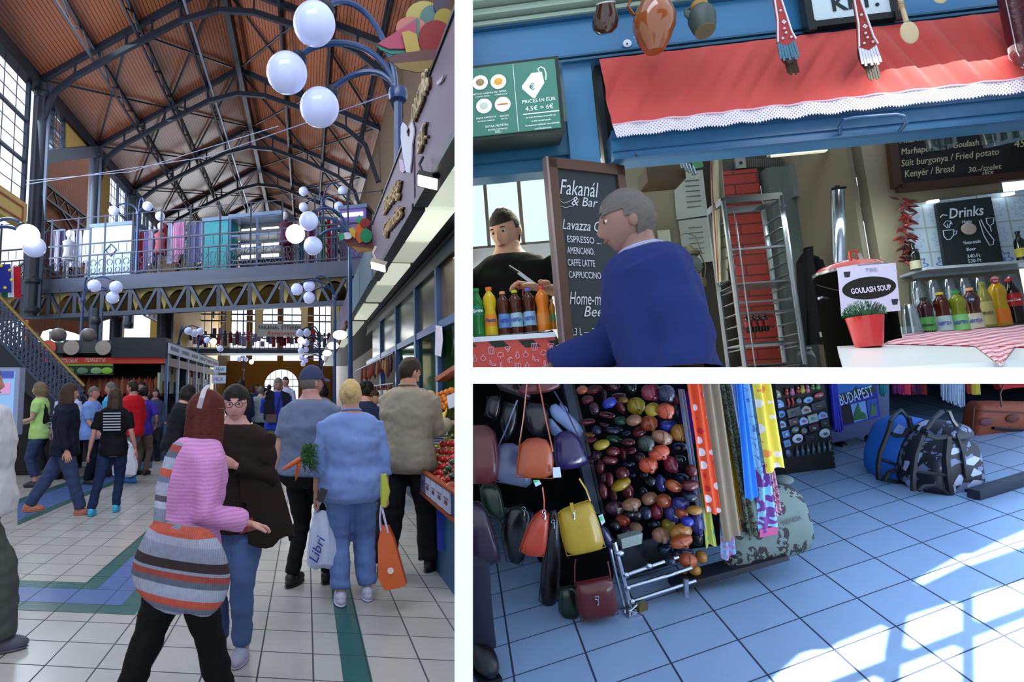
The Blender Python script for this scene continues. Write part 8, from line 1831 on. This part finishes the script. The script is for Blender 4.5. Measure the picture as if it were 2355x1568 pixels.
for i,((x0,x1),y0,(x2,x3),y1,m_,lab,lay) in enumerate(SCF):
    Y = 2.50 + lay * .035 + i * .002; t = thing('scarf',lab,'scarf',Q3(x0,y1,Y)); y0 = min(y0,1080) - (25 if y0 < 890 else 0)
    def sf(u,v): x_ = (x0 + (x1 - x0) * u) * (1 - v) + (x2 + (x3 - x2) * u) * v; return Q3(x_,y0 + (y1 - y0) * v + (5 * math.sin(u * 5 + i) - 8 * u) * v,Y) + V((0,.010 * math.sin(u * 11 + i + v) * (1.2 - .4 * v),0))
    b = MB(); b.grid(sf,18,24); b.build('cloth',m_,t,solid=.003)
    if 'border' in lab: b = MB(); b.grid(lambda u,v: Q3(1747 + 40 * u,1218 + 18 * v - 8 * u,Y - .004),4,2); b.build('border',cloth('#c85a84'),t,solid=.003)
b = MB(); b.beam(Q3(1530,874,2.55),Q3(1800,874,2.55),.02); tag(b.build('scarf_rail',CHR,smooth=0),'thin rail from which the scarves hang','rail')
# printed seat cushion leaning below the scarves
t = thing('printed_bag','rounded canvas bag printed with little seated figures below the scarves','bag',FL(1760,1300)); Yp = 2.62
P = [(1790,1112),(1815,1116),(1838,1134),(1852,1165),(1863,1200),(1867,1232),(1858,1255),(1838,1268),(1780,1285),(1700,1308),(1668,1316),(1664,1260),(1690,1140)]
k = NT('printed'); v = k.n('TexVoronoi',i_Vector=k.n('Mapping',i_Vector=k.co(),i_Scale=(1,1,.6)).outputs[0],i_Scale=17.0); nz = k.n('TexNoise',i_Vector=k.co(),i_Scale=48.0).outputs[0]; d_ = k.math('MULTIPLY',k.math('LESS_THAN',v.outputs['Distance'],.5),k.math('GREATER_THAN',nz,.475))
k.set('Base Color',k.mix(d_,lin('#66746c'),lin('#221a20'))); k.set('Roughness',.7); puff(P,Yp,.05,'body',k.m,t,flat=.6)
wire([P[i] for i in range(0,12)],Yp - .004,.005,'piping',mat('#14161a',.5),t)
text('LA TIENDA',Q3(1812,1205,Yp - .058),.02,mat('#3a3438'),t,ext=.0006,xdir=Q3(1830,1200,Yp) - Q3(1800,1210,Yp))
b = MB(); b.prism([Q3(x_,y_,2.55) for x_,y_ in ((1560,1362),(1560,1345),(1812,1278),(1816,1288),(1700,1322))],(0,.1,0)); tag(b.build('stand_base',mat('#1a1e28',.5),smooth=0),'dark base bar of the scarf stand on the tiles','base')
b = MB(); b.ball(Q3(1800,1104,2.75),(.05,.04,.025),14,8); tag(b.build('small_basket',mat('#5a6460',.5,var=.3)),'small grey rolled object above the printed bag','roll')
# magnet board
pb_ = FL(1922,1076); Ym = pb_.y; t = thing('magnet_board','black upright board covered with souvenir magnets, dotted gold edge','board',pb_)
b = MB(); b.prism([Q3(x_,y_,Ym) for x_,y_ in ((1730,860),(1892,860),(1922,1076),(1800,1106),(1740,1106))],(0,.06,0)); b.build('panel',mat('#0b0b0e',.7),t,smooth=0)
for i in range(26): b = MB(); q_ = Q3(1815 + 105 * i / 26,1100 - 25 * i / 26,Ym - .003) if i < 20 else Q3(1908 + (i - 20) * 2.0,1000 + (i - 20) * 12,Ym - .003); b.ball(q_,.004,6,4); b.build('gold_dot',mat('#8a7a3a',.4),t)
def mag(u,v,ru,rv,kind,col,c2,lab,an=-10):
    x_,y_ = 1760 + u * .15947,870 + v * .15947; p = Q3(x_,y_,Ym - .012); rx_ = (Q3(x_ + ru * .15947,y_,Ym - .012) - p).length; rz_ = (Q3(x_,y_ + rv * .15947,Ym - .012) - p).length; m3 = Euler((0,R(an),0)).to_matrix()
    t = thing('magnet',lab,'magnet',p,group='magnets on the black board'); b = MB(); mt = mat(col,.35,var=.15,vs=40,coat=.2)
    if kind == 'o': b.ball(p,(rx_,.008,rz_),16,10,m=m3)
    elif kind == 'r': b.box(p,(rx_ * 2,.012,rz_ * 2),m3)
    elif kind == 'd': b.ball(p + V((0,0,-rz_ * .3)),(rx_,.012,rz_ * .7),12,8); b.ball(p + V((0,0,rz_ * .5)),(rx_ * .7,.011,rz_ * .45),12,8)
    elif kind == 'c': b.tube([p + m3 @ V((.3 * rx_,0,rz_)),p + m3 @ V((.5 * rx_,0,0)),p + m3 @ V((-.6 * rx_,0,-rz_))],[.007,.008,.002],8)
    elif kind == 'h': b.prism([p + m3 @ V((a_ * rx_,0,c_ * rz_)) for a_,c_ in ((-1,-1),(1,-1),(1,.1),(.6,.7),(0,1),(-.6,.7),(-1,.1))],(0,.01,0))
    elif kind == 'b': b.lathe([(.001,-rz_),(rx_ * .9,-rz_),(rx_,-rz_ * .2),(rx_ * .5,rz_ * .5),(rx_ * .35,rz_),(.001,rz_)],10,p)
    b.build('face',mt,t)
    if c2: b = MB(); b.ball(p + V((0,-.010,rz_ * .45 if kind == 'd' else -rz_ * .1)),(rx_ * .45,.005,rz_ * (.2 if kind == 'd' else .35)),10,6); b.build('picture',mat(c2,.5,var=.2,vs=60),t)
MG = [(305,195,28,60,'d','#a8402c','#d8b8a0','red nesting doll magnet'),(385,190,36,60,'d','#b86a9a','#d8b0a0','pink nesting doll magnet, second from the left'),(465,165,30,62,'d','#8a2018','#d8b0a0','dark red nesting doll magnet'),(535,155,38,66,'d','#b0a020','#d8b8a0','yellow nesting doll magnet'),(608,150,32,62,'d','#c05a84','#d8b0a0','rose nesting doll magnet'),(682,120,30,50,'d','#4a7a4a','#d8b0a0','green nesting doll magnet'),(758,115,34,48,'d','#5a9a4a','#c87aa0','light green nesting doll magnet at the right end'),
 (175,225,45,60,'h','#7a7048','#d8d8d8','beer mug magnet with white foam'),(330,360,22,70,'c','#b01c18',None,'left red chilli magnet'),(390,345,22,70,'c','#b01c18',None,'right red chilli magnet'),(482,325,42,48,'o','#4a5a5c','#8a9a94','round glass magnet with grey centre'),(618,310,72,46,'o','#7aa8c8','#3a6a9a','oval magnet with blue picture and yellow flower'),(772,240,72,40,'o','#a83a34','#9ab0b4','red rimmed boat-shaped magnet at the top right'),
 (195,365,66,62,'h','#6a94d0','#a8c8e8','blue church-shaped magnet at the left'),(228,515,62,52,'o','#5a94d8','#3a4a5a','blue fish-shaped magnet'),(410,485,100,60,'r','#3a3a44','#4a4a50','grey banknote magnet on the left'),(588,450,68,55,'h','#8a9aa0','#b03a30','parliament magnet with a red arc'),(760,390,100,52,'r','#34343c','#3f5a58','grey banknote magnet on the right'),
 (245,660,48,52,'h','#7aa4dc','#b05a3a','domed blue magnet at the left edge'),(405,620,70,45,'r','#3c2444','#8a8a3a','colourful bunting magnet in the middle row'),(552,610,58,54,'h','#8ab4e0','#b04a3a','white domed magnet with red sun'),(682,575,70,56,'r','#8a9a90','#5a7a94','framed city view magnet'),(828,530,66,50,'h','#6a9ad4','#b04a50','blue skyline magnet at the right'),
 (430,740,58,44,'o','#5a6a68','#9aa8a0','left clear oval glass magnet'),(558,760,48,50,'o','#48585c','#7a8a84','right clear round glass magnet'),(690,710,68,48,'r','#3c2444','#6a9a4a','second bunting magnet, lower right'),(848,640,54,50,'r','#26302c','#4a6058','dark green landscape magnet'),(290,800,50,48,'r','#4a78c0','#c8d0d8','blue river view magnet left of the clear ovals'),(468,866,80,66,'o','#b8c0dc','#3a3438','large pale oval magnet with tiny figures'),(855,788,80,64,'o','#a4b0b8','#4a5450','large grey oval magnet at the right'),(660,840,96,46,'r','#1a1c20','#2a2e30','black skyline magnet between the large ovals'),
 (310,935,46,48,'r','#5a8ac8','#6a8a5a','blue hill view magnet low at the left'),(332,1080,42,56,'o','#4a5a94','#a05a3a','round blue magnet lowest at the left')]
for u,v,ru,rv,kd,c1,c2,lab in MG: mag(u,v,ru,rv,kd,c1,c2,lab if len(lab.split()) > 3 else lab + ' on the board')
for i in range(7): mag(455 + i * 78,1050 - i * 13,26,72,'b','#2c4450','#5a8098','bottle-shaped bottle opener in the lowest row, %s' % ('first from the left','second from the left','third from the left','in the middle','third from the right','second from the right','last at the right')[i])
# navy trolley with printed towel
pt_ = FL(1935,1035); Yt = pt_.y; t = thing('display_trolley','slate blue display trolley on castors behind the towel','trolley',pt_)
b = MB(); b.prism([Q3(x_,y_,Yt) for x_,y_ in ((1885,860),(2045,860),(2045,988),(1913,1019))],(0,.5,0)); b.build('cabinet',mat('#2c3a66',.5,var=.08),t,smooth=0)
for x_,y_ in ((2006,1012),(1935,1030)):
    b = MB(); p = Q3(x_,y_,Yt + .1); b.cyl(p - V((.02,0,0)),p + V((.02,0,0)),.05,seg=20); b.build('castor',mat('#1a2028',.4,coat=.2),t)
tw = thing('souvenir_towel','blue souvenir towel reading BUDAPEST with city views','towel',Q3(1965,985,Yt - .03)); Yw_ = Yt - .03
def tq(P,name,c,d,m_=None): b = MB(); b.prism([Q3(x_,y_,Yw_ - d) for x_,y_ in P],(0,.004,0)); return b.build(name,m_ or mat(c,.8,var=.1),tw,smooth=0)
tq([(1908,860),(2013,860),(2025,958),(1938,982)],'cloth','#242a8c',0); k = NT('sky3'); k.set('Base Color',k.mix(k.n('TexNoise',i_Vector=k.co(),i_Scale=3.0).outputs[0],lin('#1c3c9a'),lin('#3a8ac8'))); k.set('Roughness',.8)
tq([(1920,866),(2008,866),(2013,897),(1927,922)],'sky_picture','',.006,k.m); tq([(1922,915),(1935,905),(1950,902),(1962,898),(1970,888),(1976,896),(1990,892),(2010,884),(2014,902),(1926,924)],'skyline','#2c3a2c',.009)
tq([(1928,936),(1954,930),(1963,972),(1938,978)],'night_picture','#0c1018',.006); tq([(1956,930),(1990,921),(1996,962),(1965,971)],'church_picture','#6a94c4',.006); tq([(1962,968),(1966,948),(1974,926),(1980,946),(1990,950),(1994,962)],'church','#2c5a34',.009); tq([(1992,920),(2016,915),(2020,955),(1998,961)],'tower_picture','#2c4a94',.006); tq([(2001,958),(2003,936),(2006,926),(2010,936),(2013,926),(2017,953)],'towers','#44684c',.009)
text('BUDAPEST',Q3(1971,921,Yw_ - .012),.085,mat('#b8cce8',.6),tw,xdir=Q3(2008,907,Yw_) - Q3(1932,930,Yw_),ext=.002,width=(Q3(2008,907,Yw_) - Q3(1932,930,Yw_)).length)
for i in range(8): b = MB(); b.beam(Q3(1908 + i * 1.5,865,Yw_ - .01),Q3(1920 + i * 2.4,985 + (i % 3) * 4,Yw_ - .01 - .004 * (i % 2)),.03,.01); b.build('fringe',mat('#2a30b0',.7),tw,smooth=0)
# hanging fringes at the top
def fringe(x0,x1,y1,cols,label,Y):
    t = thing('shawl_fringe',label,'shawl',Q3(x0,y1,Y)); n_ = int((x1 - x0) / 1.7); b_ = {}
    for i in range(n_):
        x_ = x0 + (x1 - x0) * (i + .5) / n_; c = cols[i * len(cols) // n_]; b = b_.setdefault(c,MB()); b.beam(Q3(x_,866,Y),Q3(x_ + random.uniform(-1,1.5) + 2,y1(x_) + random.uniform(-4,4) if callable(y1) else y1 + random.uniform(-4,4),Y + random.uniform(-.01,.01)),.012,.006)
    for c,b in b_.items(): b.build('fringe',cloth(c),t,smooth=0)
Yf = FL(2200,1045).y
fringe(2052,2130,904,['#5a1c4a','#8a2050','#b83044','#5a2040','#3a1c3a','#7a2424'],'magenta and red tasselled shawl fringe at the top edge',Yf); fringe(2022,2036,908,['#1c6a70'],'teal tassel beside the souvenir towel',Yf)
t = bpy.data.objects
b = MB(); 
fr = thing('shawl_fringe','long grey cord fringe hanging above the dark patterned bag','shawl',Q3(2190,930,Yf - .1))
for i in range(34): x_ = 2164 + i * 1.55; b.beam(Q3(x_,866,Yf - .1),Q3(x_ + 1.5,915 + i * .65 + random.uniform(-4,4),Yf - .1 + random.uniform(-.01,.01)),.011,.006)
b.build('fringe',cloth('#7c8698'),fr,smooth=0)
fringe(2221,2251,905,['#7a2a20','#a08a30','#b8a43a'],'yellow and rust tassels right of the grey fringe',Yf)
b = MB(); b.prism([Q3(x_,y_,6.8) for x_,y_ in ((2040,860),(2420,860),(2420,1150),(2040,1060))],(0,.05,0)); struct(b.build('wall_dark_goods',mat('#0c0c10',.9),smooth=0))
# rucksacks and the orange bag on the floor
def bagpanel(t,name,P,Y,d,m_,fl=.55): return puff(P,Y,d,name,m_,t,flat=fl)
BK2 = mat('#0c1018',.6)
pbk = FL(2065,1105); Y = pbk.y + .1; t = thing('rucksack','bright blue rucksack with black edging standing on the tiles','rucksack',FL(2060,1106)); BLU = mat('#2f70d0',.5,var=.2,vs=5)
bagpanel(t,'body',[(2018,1060),(2020,1040),(2040,985),(2050,968),(2082,954),(2120,962),(2122,1040),(2112,1108),(2040,1106),(2018,1096)],Y,.14,BLU,.75)
for P,r_ in (([(2021,1060),(2025,1056),(2060,1068),(2100,1066)],.010),([(2050,968),(2042,995),(2024,1040),(2019,1070),(2020,1100)],.014),([(2090,960),(2098,1000),(2102,1060),(2100,1106)],.016),([(2049,996),(2062,1003),(2080,1001),(2090,985)],.012),([(2034,1104),(2042,1088),(2058,1081),(2076,1086),(2090,1106)],.014),([(2018,1100),(2060,1108),(2104,1109)],.012)): wire(P,Y - .15,r_,'edging',BK2,t)
wire([(2046,970),(2060,952),(2072,942),(2090,965),(2104,992)],Y - .13,.012,'carry_strap',mat('#26303c',.4),t)
b = MB(); b.prism([Q3(x_,y_,Y - .16) for x_,y_ in ((2066,974),(2082,982),(2076,998),(2054,994))],(0,.01,0)); b.build('printed_patch',mat('#5a6a90',.6),t,smooth=0)
t = thing('rucksack','black rucksack with white graffiti print beside the blue one','rucksack',FL(2165,1138)); Y = FL(2165,1135).y + .12
k = NT('graffiti'); v = k.n('TexVoronoi',i_Vector=k.co(),i_Scale=20.0); nz = k.n('TexNoise',i_Vector=k.co(),i_Scale=14.0,i_Detail=4.0).outputs[0]; f = k.math('GREATER_THAN',nz,.56); f2 = k.math('LESS_THAN',k.xyz(v.outputs['Color'])[0],.13)
k.set('Base Color',k.mix(f2,k.mix(f,lin('#14161f'),lin('#6c7494')),lin('#aab0cc'))); k.set('Roughness',.6)
bagpanel(t,'body',[(2095,1085),(2104,1040),(2124,1000),(2142,990),(2200,992),(2216,1030),(2224,1090),(2222,1112),(2192,1140),(2120,1132),(2096,1122)],Y,.14,k.m,.75); bagpanel(t,'top_flap',[(2130,992),(2160,970),(2185,965),(2205,990),(2180,1004),(2150,1006)],Y - .02,.13,k.m,.6)
for P,r_ in (([(2122,1000),(2106,1045),(2100,1090),(2100,1128)],.015),([(2180,1002),(2176,1050),(2180,1100),(2186,1136)],.020),([(2130,998),(2150,1006),(2178,1004)],.014),([(2104,1082),(2140,1088),(2178,1092)],.010),([(2112,1128),(2124,1118),(2150,1116),(2170,1126),(2180,1138)],.012),([(2200,996),(2214,1040),(2222,1100)],.010)): wire(P,Y - .15,r_,'edging',BK2,t)
wire([(2130,988),(2150,960),(2168,945)],Y - .12,.013,'carry_strap',mat('#20242c',.35),t); wire([(2206,988),(2190,965),(2182,945)],Y - .12,.011,'carry_strap',mat('#20242c',.35),t)
t = thing('painted_bag','large rust orange painted leather bag with a small dark animal, at the right edge','bag',Q3(2300,1085,4.3)); Y = 4.3
OR = mat('#80381c',.6,var=.3,vs=4,bump=.3,bs=30)
bagpanel(t,'body',[(2222,1010),(2226,980),(2234,930),(2244,920),(2400,924),(2400,1090),(2262,1086),(2246,1072),(2224,1050)],Y,.07,OR,.8)
wire([(2284,984),(2330,988),(2400,990)],Y - .08,.012,'pocket_edge',BK2,t); wire([(2240,935),(2232,1040)],Y - .08,.006,'seam',mat('#4a1c10'),t); wire([(2250,945),(2400,952)],Y - .08,.005,'seam',mat('#4a1c10'),t)
b = MB(); b.prism([Q3(x_,y_,Y - .085) for x_,y_ in ((2242,1045),(2246,1038),(2262,1038),(2274,1040),(2284,1030),(2286,1036),(2278,1050),(2274,1068),(2270,1068),(2268,1056),(2252,1057),(2250,1068),(2246,1066))],(0,.01,0)); b.build('painted_animal',mat('#2c2018',.7),t,smooth=0)
for x_,y_,c in ((2310,1008,'#6a2a18'),(2326,1036,'#8a6a78'),(2300,1012,'#3a3a24'),(2345,1005,'#3a3a24'),(2330,962,'#5a2418'),(2270,970,'#6a3a44')): b = MB(); b.ball(Q3(x_,y_,Y - .08),(.05,.01,.03),12,8); b.build('painted_flower',mat(c,.7,var=.3,vs=20),t)
wire([(2304,935),(2300,905),(2310,880)],Y - .08,.006,'handle',mat('#4a1810',.4),t)
b = MB(); b.prism([Q3(x_,y_,4.4) for x_,y_ in ((2288,868),(2400,868),(2400,888),(2330,892),(2304,897))],(0,.05,0)); tag(b.build('red_cloth',cloth('#a8282c'),smooth=0),'red cloth corner hanging at the upper right edge','cloth')
p0,p1 = FL(2240,1148),FL(2420,1092); b = MB(); b.beam(p0 + V((0,0,.03)),p1 + V((0,0,.03)),.06,.05); tag(b.build('floor_bar',mat('#1a2230',.5),smooth=0),'dark metal bar lying on the tiles below the orange bag','bar')
# the foot of a passer-by at the lower left
f = FL(1110,1545); t = thing('person','lower leg of a person in jeans and a black shoe at the lower left edge','person',f); b = MB()
b.tube([Q3(1088,1290,f.y + .1),Q3(1094,1380,f.y + .08),Q3(1104,1440,f.y + .06),Q3(1106,1478,f.y + .06)],[(.06,.07),(.055,.07),(.05,.06),(.056,.065)],18); b.build('trouser_leg',denim('#10162c'),t)
b = MB(); q_ = f + V((.0,.0,.045)); b.ball(Q3(1112,1512,f.y),(.052,.10,.055),20,12,m=Euler((R(8),0,R(12))).to_matrix()); b.ball(Q3(1106,1486,f.y + .06),(.046,.06,.05),16,10); b.build('shoe',mat('#0c0c12',.35,coat=.2),t); b = MB(); b.box(f + V((0,.01,.01)),(.09,.2,.02),(0,0,R(12))); b.build('sole',BLK,t,smooth=0)
bpy.data.scenes.remove(TMP)
